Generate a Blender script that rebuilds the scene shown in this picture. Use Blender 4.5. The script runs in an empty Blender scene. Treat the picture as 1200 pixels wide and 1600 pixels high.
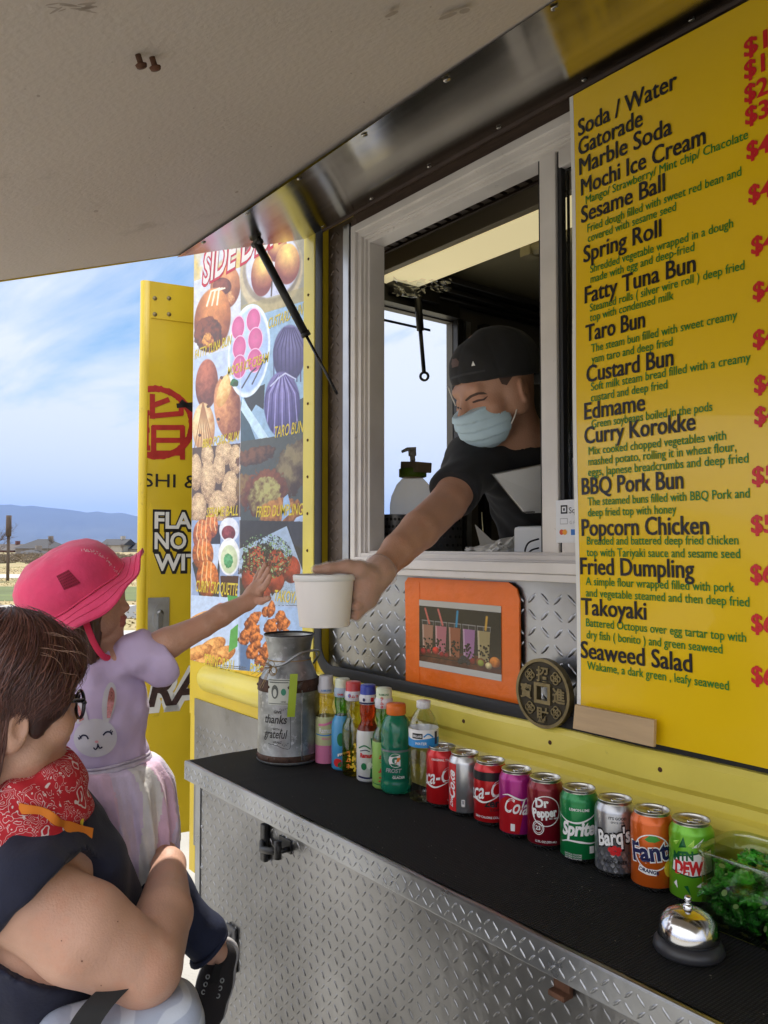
import bpy, bmesh, math, random
import numpy as np
from mathutils import Vector, Matrix
from mathutils.bvhtree import BVHTree
from mathutils.geometry import delaunay_2d_cdt
random.seed(7); np.random.seed(7)
SC = bpy.context.scene
COL = SC.collection
rad = math.radians
# ---------------------------------------------------------------- camera
CAM = np.array([0.0, -1.25, 1.60])
YAW, PITCH, FPX = rad(38.4), rad(2.386), 1248.0
F0 = np.array([-math.cos(YAW), math.sin(YAW), 0.0]); ZUP = np.array([0, 0, 1.0])
FW = F0*math.cos(PITCH) + ZUP*math.sin(PITCH)
RT = np.array([math.sin(YAW), math.cos(YAW), 0.0])
UPV = -F0*math.sin(PITCH) + ZUP*math.cos(PITCH)
cd = bpy.data.cameras.new('camera'); cam = bpy.data.objects.new('camera', cd); COL.objects.link(cam)
cd.sensor_fit = 'VERTICAL'; cd.sensor_height = 36.0; cd.lens = 36.0*FPX/1600.0
cd.clip_start = 0.02; cd.clip_end = 60000
cam.matrix_world = Matrix(((RT[0], UPV[0], -FW[0], CAM[0]), (RT[1], UPV[1], -FW[1], CAM[1]), (RT[2], UPV[2], -FW[2], CAM[2]), (0, 0, 0, 1)))
SC.camera = cam
# ---------------------------------------------------------------- light
SUN_AZ = np.array([-0.90, 0.43]); SUN_EL = rad(58)          # from behind the truck, to its rear
EXPOSURE = 0.8; SKY_STRENGTH = 0.11; SUN_STRENGTH = 3.4
SC.view_settings.view_transform = 'Standard'; SC.view_settings.look = 'None'
SC.view_settings.gamma = 1.0; SC.view_settings.use_curve_mapping = False; SC.view_settings.exposure = EXPOSURE
sd = bpy.data.lights.new('sun', 'SUN'); sd.energy = SUN_STRENGTH; sd.angle = rad(0.53); sd.color = (1, .95, .86)
so = bpy.data.objects.new('sun', sd); COL.objects.link(so); so.location = (-6, 8, 12)
_h = SUN_AZ/np.linalg.norm(SUN_AZ)
SDIR = Vector((_h[0]*math.cos(SUN_EL), _h[1]*math.cos(SUN_EL), math.sin(SUN_EL)))
so.rotation_euler = SDIR.to_track_quat('Z', 'Y').to_euler()
W = bpy.data.worlds.new('World'); SC.world = W; W.use_nodes = True
nt = W.node_tree; N = nt.nodes; L = nt.links; N.clear()
wo = N.new('ShaderNodeOutputWorld'); bg = N.new('ShaderNodeBackground'); bg.inputs['Strength'].default_value = SKY_STRENGTH
sky = N.new('ShaderNodeTexSky'); sky.sky_type = 'NISHITA'; sky.sun_disc = False
sky.sun_elevation = SUN_EL; sky.sun_rotation = math.atan2(_h[0], _h[1]); sky.air_density = 1.3; sky.dust_density = .6; sky.ozone_density = 2.0
tc = N.new('ShaderNodeTexCoord'); sep = N.new('ShaderNodeSeparateXYZ'); L.new(tc.outputs['Generated'], sep.inputs[0])
zz = N.new('ShaderNodeMath'); zz.operation = 'MAXIMUM'; zz.inputs[1].default_value = .0; L.new(sep.outputs['Z'], zz.inputs[0])
za = N.new('ShaderNodeMath'); za.operation = 'ADD'; za.inputs[1].default_value = .16; L.new(zz.outputs[0], za.inputs[0])
dx = N.new('ShaderNodeMath'); dx.operation = 'DIVIDE'; L.new(sep.outputs['X'], dx.inputs[0]); L.new(za.outputs[0], dx.inputs[1])
dy = N.new('ShaderNodeMath'); dy.operation = 'DIVIDE'; L.new(sep.outputs['Y'], dy.inputs[0]); L.new(za.outputs[0], dy.inputs[1])
cm = N.new('ShaderNodeCombineXYZ'); L.new(dx.outputs[0], cm.inputs[0]); L.new(dy.outputs[0], cm.inputs[1])
mp = N.new('ShaderNodeMapping'); mp.inputs['Rotation'].default_value = (0, 0, rad(165)); mp.inputs['Scale'].default_value = (.5, 1.5, 1); mp.inputs['Location'].default_value = (1, 2, 0)
L.new(cm.outputs[0], mp.inputs[0])
n1 = N.new('ShaderNodeTexNoise'); n1.inputs['Scale'].default_value = 1.2; n1.inputs['Detail'].default_value = 9; n1.inputs['Roughness'].default_value = .58; n1.inputs['Distortion'].default_value = .5
L.new(mp.outputs[0], n1.inputs['Vector'])
cr = N.new('ShaderNodeValToRGB'); cr.color_ramp.elements[0].position = .36; cr.color_ramp.elements[1].position = .56
cr.color_ramp.elements[0].color = (0, 0, 0, 1); cr.color_ramp.elements[1].color = (1, 1, 1, 1); lowz = N.new('ShaderNodeMapRange'); lowz.inputs[1].default_value = .02; lowz.inputs[2].default_value = .26; lowz.inputs[3].default_value = .26; lowz.inputs[4].default_value = -.02; L.new(sep.outputs['Z'], lowz.inputs[0])
cadd = N.new('ShaderNodeMath'); cadd.operation = 'ADD'; L.new(n1.outputs['Fac'], cadd.inputs[0]); L.new(lowz.outputs[0], cadd.inputs[1]); L.new(cadd.outputs[0], cr.inputs[0])
mx = N.new('ShaderNodeMix'); mx.data_type = 'RGBA'; L.new(cr.outputs[0], mx.inputs['Factor'])
SKYHUE = N.new('ShaderNodeHueSaturation'); SKYHUE.inputs['Saturation'].default_value = 1.30; SKYHUE.inputs['Value'].default_value = .58; L.new(sky.outputs[0], SKYHUE.inputs['Color'])
# brighter cloud bank added out of view behind the camera, as frontal fill light
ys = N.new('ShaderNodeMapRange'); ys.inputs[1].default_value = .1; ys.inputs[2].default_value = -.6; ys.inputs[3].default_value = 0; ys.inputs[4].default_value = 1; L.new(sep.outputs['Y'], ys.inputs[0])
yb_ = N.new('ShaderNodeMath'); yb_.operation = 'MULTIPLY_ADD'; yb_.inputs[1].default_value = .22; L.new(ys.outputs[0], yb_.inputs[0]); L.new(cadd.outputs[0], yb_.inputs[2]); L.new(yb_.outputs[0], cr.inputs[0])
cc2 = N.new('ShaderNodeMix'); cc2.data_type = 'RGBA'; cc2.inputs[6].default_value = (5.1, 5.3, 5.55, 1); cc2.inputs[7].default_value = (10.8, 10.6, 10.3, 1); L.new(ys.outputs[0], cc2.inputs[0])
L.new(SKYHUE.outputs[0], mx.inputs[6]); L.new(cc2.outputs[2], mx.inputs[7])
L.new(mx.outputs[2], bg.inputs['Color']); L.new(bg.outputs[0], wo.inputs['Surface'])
SC.cycles.use_denoising = True
SC.cycles.max_bounces = 9; SC.cycles.diffuse_bounces = 4; SC.cycles.glossy_bounces = 4; SC.cycles.transmission_bounces = 8
SC.cycles.transparent_max_bounces = 10; SC.cycles.volume_bounces = 0; SC.cycles.caustics_refractive = False; SC.cycles.caustics_reflective = False
SC.cycles.sample_clamp_indirect = 6.0

# ---------------------------------------------------------------- measuring
def ray(u, v):
    return FW + RT*((u-600)/FPX) + UPV*((800-v)/FPX)
def P(u, v, D):            # point seen at photo pixel (u, v), D metres deep
    return CAM + ray(u, v)*D
def onY(u, v, y=0.0):
    d = ray(u, v); return CAM + d*((y-CAM[1])/d[1])
def onZ(u, v, z):
    d = ray(u, v); return CAM + d*((z-CAM[2])/d[2])
def onX(u, v, x):
    d = ray(u, v); return CAM + d*((x-CAM[0])/d[0])
def proj(p):
    p = np.asarray(p, float)-CAM
    D = p@FW
    return np.stack([600+FPX*(p@RT)/D, 800-FPX*(p@UPV)/D], -1)
def unit(v):
    v = np.asarray(v, float); return v/np.linalg.norm(v)

# ---------------------------------------------------------------- materials
MATS = {}
def M(name, col, rough=.5, metal=0., var=0., vscale=8., bump=0., bscale=60., trans=0., ior=1.45, emis=0., coat=0., sheen=0., spec=None, sss=0., stain=None, sscale=3., sthr=.6, alpha=1., stretch=None):
    if name in MATS: return MATS[name]
    m = bpy.data.materials.new(name); m.use_nodes = True; t = m.node_tree; n = t.nodes; l = t.links
    b = n['Principled BSDF']; c = (*col, 1.0)
    b.inputs['Base Color'].default_value = c; b.inputs['Roughness'].default_value = rough; b.inputs['Metallic'].default_value = metal
    b.inputs['IOR'].default_value = ior; b.inputs['Transmission Weight'].default_value = trans
    b.inputs['Coat Weight'].default_value = coat; b.inputs['Sheen Weight'].default_value = sheen; b.inputs['Alpha'].default_value = alpha
    if spec is not None: b.inputs['Specular IOR Level'].default_value = spec
    if sss: b.inputs['Subsurface Weight'].default_value = sss; b.inputs['Subsurface Radius'].default_value = (.01, .004, .002); b.inputs['Subsurface Scale'].default_value = 1.0
    if emis: b.inputs['Emission Color'].default_value = c; b.inputs['Emission Strength'].default_value = emis
    tcn = n.new('ShaderNodeTexCoord'); vec = tcn.outputs['Object']
    if stretch:
        q = n.new('ShaderNodeMapping'); q.inputs['Scale'].default_value = stretch; l.new(vec, q.inputs[0]); vec = q.outputs[0]
    last = None
    if var:
        nz = n.new('ShaderNodeTexNoise'); nz.inputs['Scale'].default_value = vscale; nz.inputs['Detail'].default_value = 6; l.new(vec, nz.inputs['Vector'])
        mr = n.new('ShaderNodeMapRange'); mr.inputs[1].default_value = .3; mr.inputs[2].default_value = .7; mr.inputs[3].default_value = 1-var; mr.inputs[4].default_value = 1+var*.6
        l.new(nz.outputs['Fac'], mr.inputs[0])
        mu = n.new('ShaderNodeMix'); mu.data_type = 'RGBA'; mu.blend_type = 'MULTIPLY'; mu.inputs[0].default_value = 1; mu.inputs[6].default_value = c
        l.new(mr.outputs[0], mu.inputs[7]); last = mu.outputs[2]
        mr2 = n.new('ShaderNodeMapRange'); mr2.inputs[3].default_value = max(.02, rough-.1); mr2.inputs[4].default_value = min(1, rough+.12)
        l.new(nz.outputs['Fac'], mr2.inputs[0]); l.new(mr2.outputs[0], b.inputs['Roughness'])
    if stain:
        ns = n.new('ShaderNodeTexNoise'); ns.inputs['Scale'].default_value = sscale; ns.inputs['Detail'].default_value = 8; ns.inputs['Roughness'].default_value = .65; l.new(vec, ns.inputs['Vector'])
        r = n.new('ShaderNodeMapRange'); r.inputs[1].default_value = sthr; r.inputs[2].default_value = sthr+.1; l.new(ns.outputs['Fac'], r.inputs[0])
        ms = n.new('ShaderNodeMix'); ms.data_type = 'RGBA'; l.new(r.outputs[0], ms.inputs[0])
        if last: l.new(last, ms.inputs[6])
        else: ms.inputs[6].default_value = c
        ms.inputs[7].default_value = (*stain, 1); last = ms.outputs[2]
    if last: l.new(last, b.inputs['Base Color'])
    if bump:
        nb = n.new('ShaderNodeTexNoise'); nb.inputs['Scale'].default_value = bscale; nb.inputs['Detail'].default_value = 4; l.new(vec, nb.inputs['Vector'])
        bp = n.new('ShaderNodeBump'); bp.inputs['Strength'].default_value = bump; bp.inputs['Distance'].default_value = .01
        l.new(nb.outputs['Fac'], bp.inputs['Height']); l.new(bp.outputs[0], b.inputs['Normal'])
    MATS[name] = m; return m
def image_mat(name, arr, rough=.4, bump=0., coat=0.):      # arr: H x W x 3 display colours made by this script, row 0 at the bottom
    h, w = arr.shape[:2]
    im = bpy.data.images.new(name, w, h, alpha=False)
    px = np.ones((h, w, 4), np.float32); px[..., :3] = np.clip(arr, 0, 1)
    im.pixels.foreach_set(px.ravel()); im.update()
    m = M(name, (1, 1, 1), rough, bump=bump, bscale=40, coat=coat)
    n = m.node_tree.nodes; t = n.new('ShaderNodeTexImage'); t.image = im; t.extension = 'EXTEND'
    m.node_tree.links.new(t.outputs[0], n['Principled BSDF'].inputs['Base Color'])
    return m

def thin_clear(name, c, lo=.06, hi=.85):
    g = bpy.data.materials.new(name); g.use_nodes = True; t = g.node_tree; t.nodes.remove(t.nodes['Principled BSDF']); a = t.nodes.new('ShaderNodeBsdfTransparent'); a.inputs[0].default_value = (*c, 1); b = t.nodes.new('ShaderNodeBsdfGlossy'); b.inputs['Roughness'].default_value = .06; x = t.nodes.new('ShaderNodeMixShader'); w = t.nodes.new('ShaderNodeLayerWeight'); w.inputs[0].default_value = .28
    q = t.nodes.new('ShaderNodeMapRange'); q.inputs[3].default_value = lo; q.inputs[4].default_value = hi; pw_ = t.nodes.new('ShaderNodeMath'); pw_.operation = 'POWER'; pw_.inputs[1].default_value = 2.2; t.links.new(w.outputs['Facing'], pw_.inputs[0]); t.links.new(pw_.outputs[0], q.inputs[0]); t.links.new(q.outputs[0], x.inputs[0]); t.links.new(a.outputs[0], x.inputs[1]); t.links.new(b.outputs[0], x.inputs[2]); t.links.new(x.outputs[0], t.nodes['Material Output'].inputs['Surface']); return g
# ---------------------------------------------------------------- text
_TXT = {}
def text_poly(s, bold=0., shear=0.):
    key = (s, bold, shear)
    if key in _TXT: return _TXT[key]
    cu = bpy.data.curves.new('t', 'FONT'); cu.body = s; cu.size = 1; cu.offset = bold; cu.shear = shear; cu.fill_mode = 'FRONT'; cu.resolution_u = 3
    ob = bpy.data.objects.new('t', cu); COL.objects.link(ob)
    me = bpy.data.meshes.new_from_object(ob)
    v = np.array([x.co[:2] for x in me.vertices]).reshape(-1, 2); f = [tuple(p.vertices) for p in me.polygons]
    bpy.data.objects.remove(ob); bpy.data.curves.remove(cu); bpy.data.meshes.remove(me)
    if len(v) == 0: v = np.zeros((0, 2))
    _TXT[key] = (v, f); return v, f

# ---------------------------------------------------------------- mesh builder
def frame_of(d):
    d = unit(d); a = np.array([0, 0, 1.0]) if abs(d[2]) < .9 else np.array([1.0, 0, 0])
    x = unit(np.cross(a, d)); return x, np.cross(d, x), d
class MB:
    def __init__(s): s.v = []; s.f = []; s.m = []; s.n = 0; s.sm = []
    def add(s, verts, faces, mi=0, smooth=False):
        verts = np.asarray(verts, float).reshape(-1, 3); s.v.append(verts)
        s.f += [tuple(int(i)+s.n for i in f) for f in faces]
        if isinstance(mi, (list, np.ndarray)): s.m += [int(q) for q in mi]
        else: s.m += [mi]*len(faces)
        s.sm += [smooth]*len(faces); s.n += len(verts); return s
    def box(s, lo, hi, mi=0, bev=0., R=None, o=None):
        lo = np.minimum(lo, hi).astype(float) if not bev else np.array(lo, float); hi = np.array(hi, float)
        a, b = np.minimum(lo, hi), np.maximum(lo, hi)
        if bev <= 0:
            v = [(x, y, z) for x in (a[0], b[0]) for y in (a[1], b[1]) for z in (a[2], b[2])]
            f = [(0, 1, 3, 2), (4, 6, 7, 5), (0, 4, 5, 1), (2, 3, 7, 6), (0, 2, 6, 4), (1, 5, 7, 3)]
            v = np.array(v)
        else:
            bm = bmesh.new(); bmesh.ops.create_cube(bm, size=1)
            for q in bm.verts: q.co = Vector(((a+b)/2+np.array(q.co)*(b-a)))
            bmesh.ops.bevel(bm, geom=bm.edges[:]+bm.verts[:], offset=min(bev, .45*min(b-a)), segments=2, affect='EDGES', profile=.6)
            bm.verts.index_update(); v = np.array([q.co[:] for q in bm.verts]); f = [tuple(q.index for q in p.verts) for p in bm.faces]; bm.free()
        if R is not None: v = (np.asarray(R) @ (v.T)).T
        if o is not None: v = v+np.asarray(o)
        return s.add(v, f, mi)
    def tube(s, pts, r, n=10, mi=0, caps=True, closed=False, flat=None):
        pts = np.asarray(pts, float); k = len(pts); rs = np.full(k, r) if np.isscalar(r) else np.asarray(r, float)
        vs = []; prev = None
        for i in range(k):
            if closed: d = pts[(i+1) % k]-pts[i-1]
            else: d = pts[min(i+1, k-1)]-pts[max(i-1, 0)]
            d = unit(d)
            if prev is None: x, y, _ = frame_of(d)
            else: x = prev-d*np.dot(prev, d); x = unit(x); y = np.cross(d, x)
            prev = x
            for j in range(n):
                t = 2*math.pi*j/n
                ex = x*math.cos(t)*rs[i]+y*math.sin(t)*rs[i]
                if flat is not None: nn, sc = flat; ex = ex-nn*np.dot(ex, nn)*(1-sc)
                vs.append(pts[i]+ex)
        f = []
        for i in range(k if closed else k-1):
            for j in range(n):
                f.append((i*n+j, i*n+(j+1) % n, ((i+1) % k)*n+(j+1) % n, ((i+1) % k)*n+j))
        if caps and not closed: f += [tuple(range(n))[::-1], tuple(range((k-1)*n, k*n))]
        return s.add(vs, f, mi, True)
    def lathe(s, prof, n=40, c=(0, 0, 0), mi=0, mis=None, axis=None, arc=None):
        prof = np.asarray(prof, float); k = len(prof); vs = []
        for (r, z) in prof:
            for j in range(n):
                t = 2*math.pi*j/n; vs.append((r*math.cos(t), r*math.sin(t), z))
        vs = np.array(vs)
        if axis is not None:
            x, y, d = axis; vs = vs[:, :1]*x+vs[:, 1:2]*y+vs[:, 2:]*d
        vs = vs+np.asarray(c)
        f = []; mm = []
        for i in range(k-1):
            for j in range(n):
                f.append((i*n+j, i*n+(j+1) % n, (i+1)*n+(j+1) % n, (i+1)*n+j)); mm.append(mis[i] if mis else mi)
        return s.add(vs, f, mm, True)
    def prism(s, pts2, o, x, y, d, mi=0, side=None):        # polygon in the x,y frame at o, pushed along d (a vector)
        p = np.asarray(pts2, float); k = len(p); o = np.asarray(o, float); x = np.asarray(x, float); y = np.asarray(y, float); d = np.asarray(d, float)
        a = o+p[:, :1]*x+p[:, 1:]*y
        f = [tuple(range(k)), tuple(range(k, 2*k))[::-1]]+[(i, k+i, k+(i+1) % k, (i+1) % k) for i in range(k)]
        return s.add(np.vstack([a, a+d]), f, [mi, mi]+[mi if side is None else side]*k)
    def poly(s, pts3, mi=0):
        return s.add(pts3, [tuple(range(len(pts3)))], mi)
    def text(s, st, o, x, y, size, width=None, bold=0., shear=0., mi=0, align='l', width_scale=None):
        v, f = text_poly(st, bold, shear)
        if not len(v): return s
        v = v.copy(); w = v[:, 0].max()-v[:, 0].min(); v[:, 0] -= v[:, 0].min()
        sx = size if width is None else width/w
        if width_scale: sx *= width_scale
        v = v*np.array([sx, size])
        if align == 'c': v[:, 0] -= w*sx/2
        if align == 'r': v[:, 0] -= w*sx
        return s.add(np.asarray(o)+v[:, :1]*np.asarray(x)+v[:, 1:]*np.asarray(y), f, mi)
    def wrap(s, v2, f, c, r, a0, mi=0, zoff=0.):              # flat artwork (x along the surface, y up) wrapped on a cylinder about z
        v2 = np.asarray(v2, float); t = a0+v2[:, 0]/r
        return s.add(np.stack([c[0]+r*np.cos(t), c[1]+r*np.sin(t), c[2]+v2[:, 1]+zoff], -1), f, mi, False)
    def text_cyl(s, st, c, r, a0, z, size, width=None, bold=0., shear=0., mi=0, rot=0., align='c'):
        v, f = text_poly(st, bold, shear); 
        if not len(v): return s
        v = v.copy(); w = v[:, 0].max()-v[:, 0].min(); v[:, 0] -= v[:, 0].min()
        sx = size if width is None else width/w
        v = v*np.array([sx, size])
        if align == 'c': v[:, 0] -= w*sx/2
        if align == 'r': v[:, 0] -= w*sx
        if rot: v = v @ np.array([[math.cos(rot), math.sin(rot)], [-math.sin(rot), math.cos(rot)]])
        return s.wrap(v, f, c, r, a0, mi, z)
    def build(s, name, mats, parent=None, smooth=None, auto=None, recalc=False):
        me = bpy.data.meshes.new(name); V = np.vstack(s.v) if s.v else np.zeros((0, 3))
        off = np.zeros(3)
        me.from_pydata(V.tolist(), [], s.f)
        if not isinstance(mats, (list, tuple)): mats = [mats]
        for m in mats: me.materials.append(m)
        me.polygons.foreach_set('material_index', s.m)
        me.polygons.foreach_set('use_smooth', [True]*len(s.f) if smooth else (s.sm if smooth is None else [False]*len(s.f)))
        if recalc:
            bm = bmesh.new(); bm.from_mesh(me); bmesh.ops.recalc_face_normals(bm, faces=bm.faces); bm.to_mesh(me); bm.free()
        me.update()
        o = bpy.data.objects.new(name, me); COL.objects.link(o)
        if parent is not None:
            o.parent = parent; o.matrix_parent_inverse = parent.matrix_world.inverted() if parent.type != 'EMPTY' or True else Matrix()
        return o
def tag(o, label=None, cat=None, group=None, kind=None):
    if label: o['label'] = label
    if cat: o['category'] = cat
    if group: o['group'] = group
    if kind: o['kind'] = kind
    return o
def thing(name, loc, label, cat, group=None):
    o = bpy.data.objects.new(name, None); COL.objects.link(o); o.location = tuple(loc); o.empty_display_size = .1
    o.matrix_world = Matrix.Translation(Vector(tuple(loc)))
    return tag(o, label, cat, group)
def copy_tree(o, parent=None):
    c = o.copy(); COL.objects.link(c)
    if parent is not None: c.parent = parent
    for ch in list(o.children): copy_tree(ch, c)
    return c

# ---------------------------------------------------------------- implicit surfaces
def vnoise(p, s=1., seed=0):
    r = np.random.RandomState(seed); o = np.zeros(p.shape[:-1])
    for k in range(7):
        d = r.normal(size=3); d /= np.linalg.norm(d); w = s*(1+.9*r.rand()); o = o+np.sin(p@(d*w)+r.rand()*6.28+1.3*np.sin(p@(np.roll(d, 1)*w*.6)))
    return o/7
class SDF:
    def __init__(s, h): s.h = h; s.ops = []
    def _add(s, fn, lo, hi, k, mode='u'): s.ops.append((fn, np.asarray(lo, float), np.asarray(hi, float), k, mode)); return s
    def cap(s, a, b, ra, rb, k=.01, mode='u', flat=None):
        a = np.asarray(a, float); b = np.asarray(b, float)
        def fn(p):
            ab = b-a; t = np.clip(((p-a)@ab)/max(ab@ab, 1e-12), 0, 1)
            q = p-a-t[..., None]*ab
            if flat is not None:
                n, sc = flat; n = unit(n); c = q@n; q = q+n*(c*(1/sc-1))[..., None]
                return (np.sqrt((q*q).sum(-1))-(ra+(rb-ra)*t))*(sc*.5+.5)
            return np.sqrt((q*q).sum(-1))-(ra+(rb-ra)*t)
        r = max(ra, rb); return s._add(fn, np.minimum(a, b)-r, np.maximum(a, b)+r, k, mode)
    def chain(s, pts, rs, k=.01, mode='u', flat=None):
        if np.isscalar(rs): rs = [rs]*len(pts)
        for i in range(len(pts)-1): s.cap(pts[i], pts[i+1], rs[i], rs[i+1], k, mode, flat)
        return s
    def ell(s, c, r, axes=None, k=.01, mode='u'):
        c = np.asarray(c, float); r = np.asarray(r, float) if not np.isscalar(r) else np.full(3, float(r))
        A = np.eye(3) if axes is None else np.array([unit(q) for q in axes])
        def fn(p):
            q = (p-c)@A.T; k0 = np.sqrt(((q/r)**2).sum(-1)); k1 = np.sqrt(((q/r**2)**2).sum(-1))+1e-9
            return k0*(k0-1)/k1
        ext = np.sqrt(((A*r[:, None])**2).sum(0)); return s._add(fn, c-ext, c+ext, k, mode)
    def rbox(s, c, half, rr, axes=None, k=.01, mode='u'):
        c = np.asarray(c, float); half = np.asarray(half, float); A = np.eye(3) if axes is None else np.array([unit(q) for q in axes])
        def fn(p):
            q = np.abs((p-c)@A.T)-half+rr
            return np.sqrt((np.maximum(q, 0)**2).sum(-1))+np.minimum(q.max(-1), 0)-rr
        ext = (np.abs(A)*half[:, None]).sum(0); return s._add(fn, c-ext, c+ext, k, mode)
    def cut(s, o, n, k=.004):                                   # keeps the side n points away from
        o = np.asarray(o, float); n = unit(n); return s._add(lambda p: (p-o)@n, None, None, k, 'i') if False else s.func(lambda p, d: smax(d, (p-o)@n, k))
    def func(s, fn): s.ops.append((fn, None, None, 0, 'f')); return s
    def mesh(s, smooth=1):
        h = s.h; los = [o[1] for o in s.ops if o[4] == 'u']; his = [o[2] for o in s.ops if o[4] == 'u']
        lo = np.min(los, 0)-4*h-.008; hi = np.max(his, 0)+4*h+.008
        n = np.ceil((hi-lo)/h).astype(int)+1
        ax = [lo[i]+h*np.arange(n[i]) for i in range(3)]
        D = np.full(n, .6, np.float32)
        full = None
        for fn, l, u, k, mode in s.ops:
            if mode == 'f':
                if full is None: full = np.stack(np.meshgrid(*ax, indexing='ij'), -1)
                sel = np.abs(D) < .12
                D[sel] = fn(full[sel], D[sel]); continue
            mg = k+5*h+.012
            i0 = np.clip(np.floor((l-mg-lo)/h).astype(int), 0, n); i1 = np.clip(np.ceil((u+mg-lo)/h).astype(int)+1, 0, n)
            if (i1 <= i0).any(): continue
            sl = tuple(slice(i0[i], i1[i]) for i in range(3))
            p = np.stack(np.meshgrid(*[ax[i][sl[i]] for i in range(3)], indexing='ij'), -1)
            d = fn(p); e = D[sl]
            if mode == 'u': D[sl] = smin(e, d, k)
            else: D[sl] = smax(e, -d, k)
        return nets(D, lo, h, smooth)
def smin(a, b, k):
    if k <= 0: return np.minimum(a, b)
    t = np.clip(.5+.5*(b-a)/k, 0, 1); return b*(1-t)+a*t-k*t*(1-t)
def smax(a, b, k): return -smin(-a, -b, k)
def nets(D, lo, h, smooth=1):
    ins = D < 0; nx, ny, nz = D.shape
    c = [(i, j, k) for i in (0, 1) for j in (0, 1) for k in (0, 1)]
    cnt = np.zeros((nx-1, ny-1, nz-1), np.int8)
    for (i, j, k) in c: cnt += ins[i:nx-1+i, j:ny-1+j, k:nz-1+k]
    act = np.argwhere((cnt > 0) & (cnt < 8))
    idx = np.full(cnt.shape, -1, np.int32); idx[tuple(act.T)] = np.arange(len(act))
    vals = {q: D[act[:, 0]+q[0], act[:, 1]+q[1], act[:, 2]+q[2]] for q in c}
    acc = np.zeros((len(act), 3)); num = np.zeros(len(act))
    for a in range(3):
        for q in c:
            if q[a]: continue
            r = list(q); r[a] = 1; r = tuple(r)
            A, B = vals[q], vals[r]; m = (A < 0) != (B < 0); t = np.where(m, A/np.where(m, A-B, 1), 0)
            pos = np.tile(np.array(q, float), (len(act), 1)); pos[:, a] = t
            acc += pos*m[:, None]; num += m
    V = lo+h*(act+acc/num[:, None])
    F = []
    for a in range(3):
        b, cc = (a+1) % 3, (a+2) % 3
        s0 = [slice(None)]*3; s1 = [slice(None)]*3; s0[a] = slice(0, -1); s1[a] = slice(1, None)
        A = ins[tuple(s0)]; B = ins[tuple(s1)]; e = np.argwhere(A != B)
        ok = (e[:, b] > 0) & (e[:, cc] > 0) & (e[:, b] < D.shape[b]-1) & (e[:, cc] < D.shape[cc]-1); e = e[ok]
        fl = A[tuple(e.T)]
        def g(db, dc):
            q = e.copy(); q[:, b] -= db; q[:, cc] -= dc; return idx[tuple(q.T)]
        Q = np.stack([g(1, 1), g(0, 1), g(0, 0), g(1, 0)], -1); Q[~fl] = Q[~fl][:, ::-1]; F.append(Q)
    F = np.vstack(F); F = F[(F >= 0).all(1)]
    for _ in range(smooth):
        S = np.zeros_like(V); C = np.zeros(len(V))
        for i in range(4):
            np.add.at(S, F[:, i], V[F[:, (i+1) % 4]]); np.add.at(S, F[:, (i+1) % 4], V[F[:, i]]); np.add.at(C, F[:, i], 1); np.add.at(C, F[:, (i+1) % 4], 1)
        V = V*.5+.5*S/np.maximum(C, 1)[:, None]
    return V, F
def sdf_obj(V, F, name, mats, parent=None, mi=None, extra=None):
    me = bpy.data.meshes.new(name); nv, nf = len(V), len(F)
    V = np.asarray(V, np.float32); F = np.asarray(F, np.int32)
    me.vertices.add(nv); me.vertices.foreach_set('co', V.ravel()); me.loops.add(4*nf); me.loops.foreach_set('vertex_index', F.ravel())
    me.polygons.add(nf); me.polygons.foreach_set('loop_start', np.arange(0, 4*nf, 4, dtype=np.int32)); me.polygons.foreach_set('loop_total', np.full(nf, 4, np.int32))
    if not isinstance(mats, (list, tuple)): mats = [mats]
    for m in mats: me.materials.append(m)
    if mi is not None: me.polygons.foreach_set('material_index', np.asarray(mi, np.int32))
    me.polygons.foreach_set('use_smooth', np.ones(nf, bool)); me.update(calc_edges=True); me.validate()
    if extra is not None and extra.n:
        bm = bmesh.new(); bm.from_mesh(me); EV = np.vstack(extra.v); vv = [bm.verts.new(q) for q in EV]
        for f, mm, sm in zip(extra.f, extra.m, extra.sm):
            try: q = bm.faces.new([vv[i] for i in f]); q.material_index = mm; q.smooth = sm
            except ValueError: pass
        bm.to_mesh(me); bm.free()
    o = bpy.data.objects.new(name, me); COL.objects.link(o)
    if parent is not None: o.parent = parent; o.matrix_parent_inverse = parent.matrix_world.inverted()
    return o
def bvh_of(V, F): return BVHTree.FromPolygons([tuple(map(float, q)) for q in V], [tuple(map(int, f)) for f in F])
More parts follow.
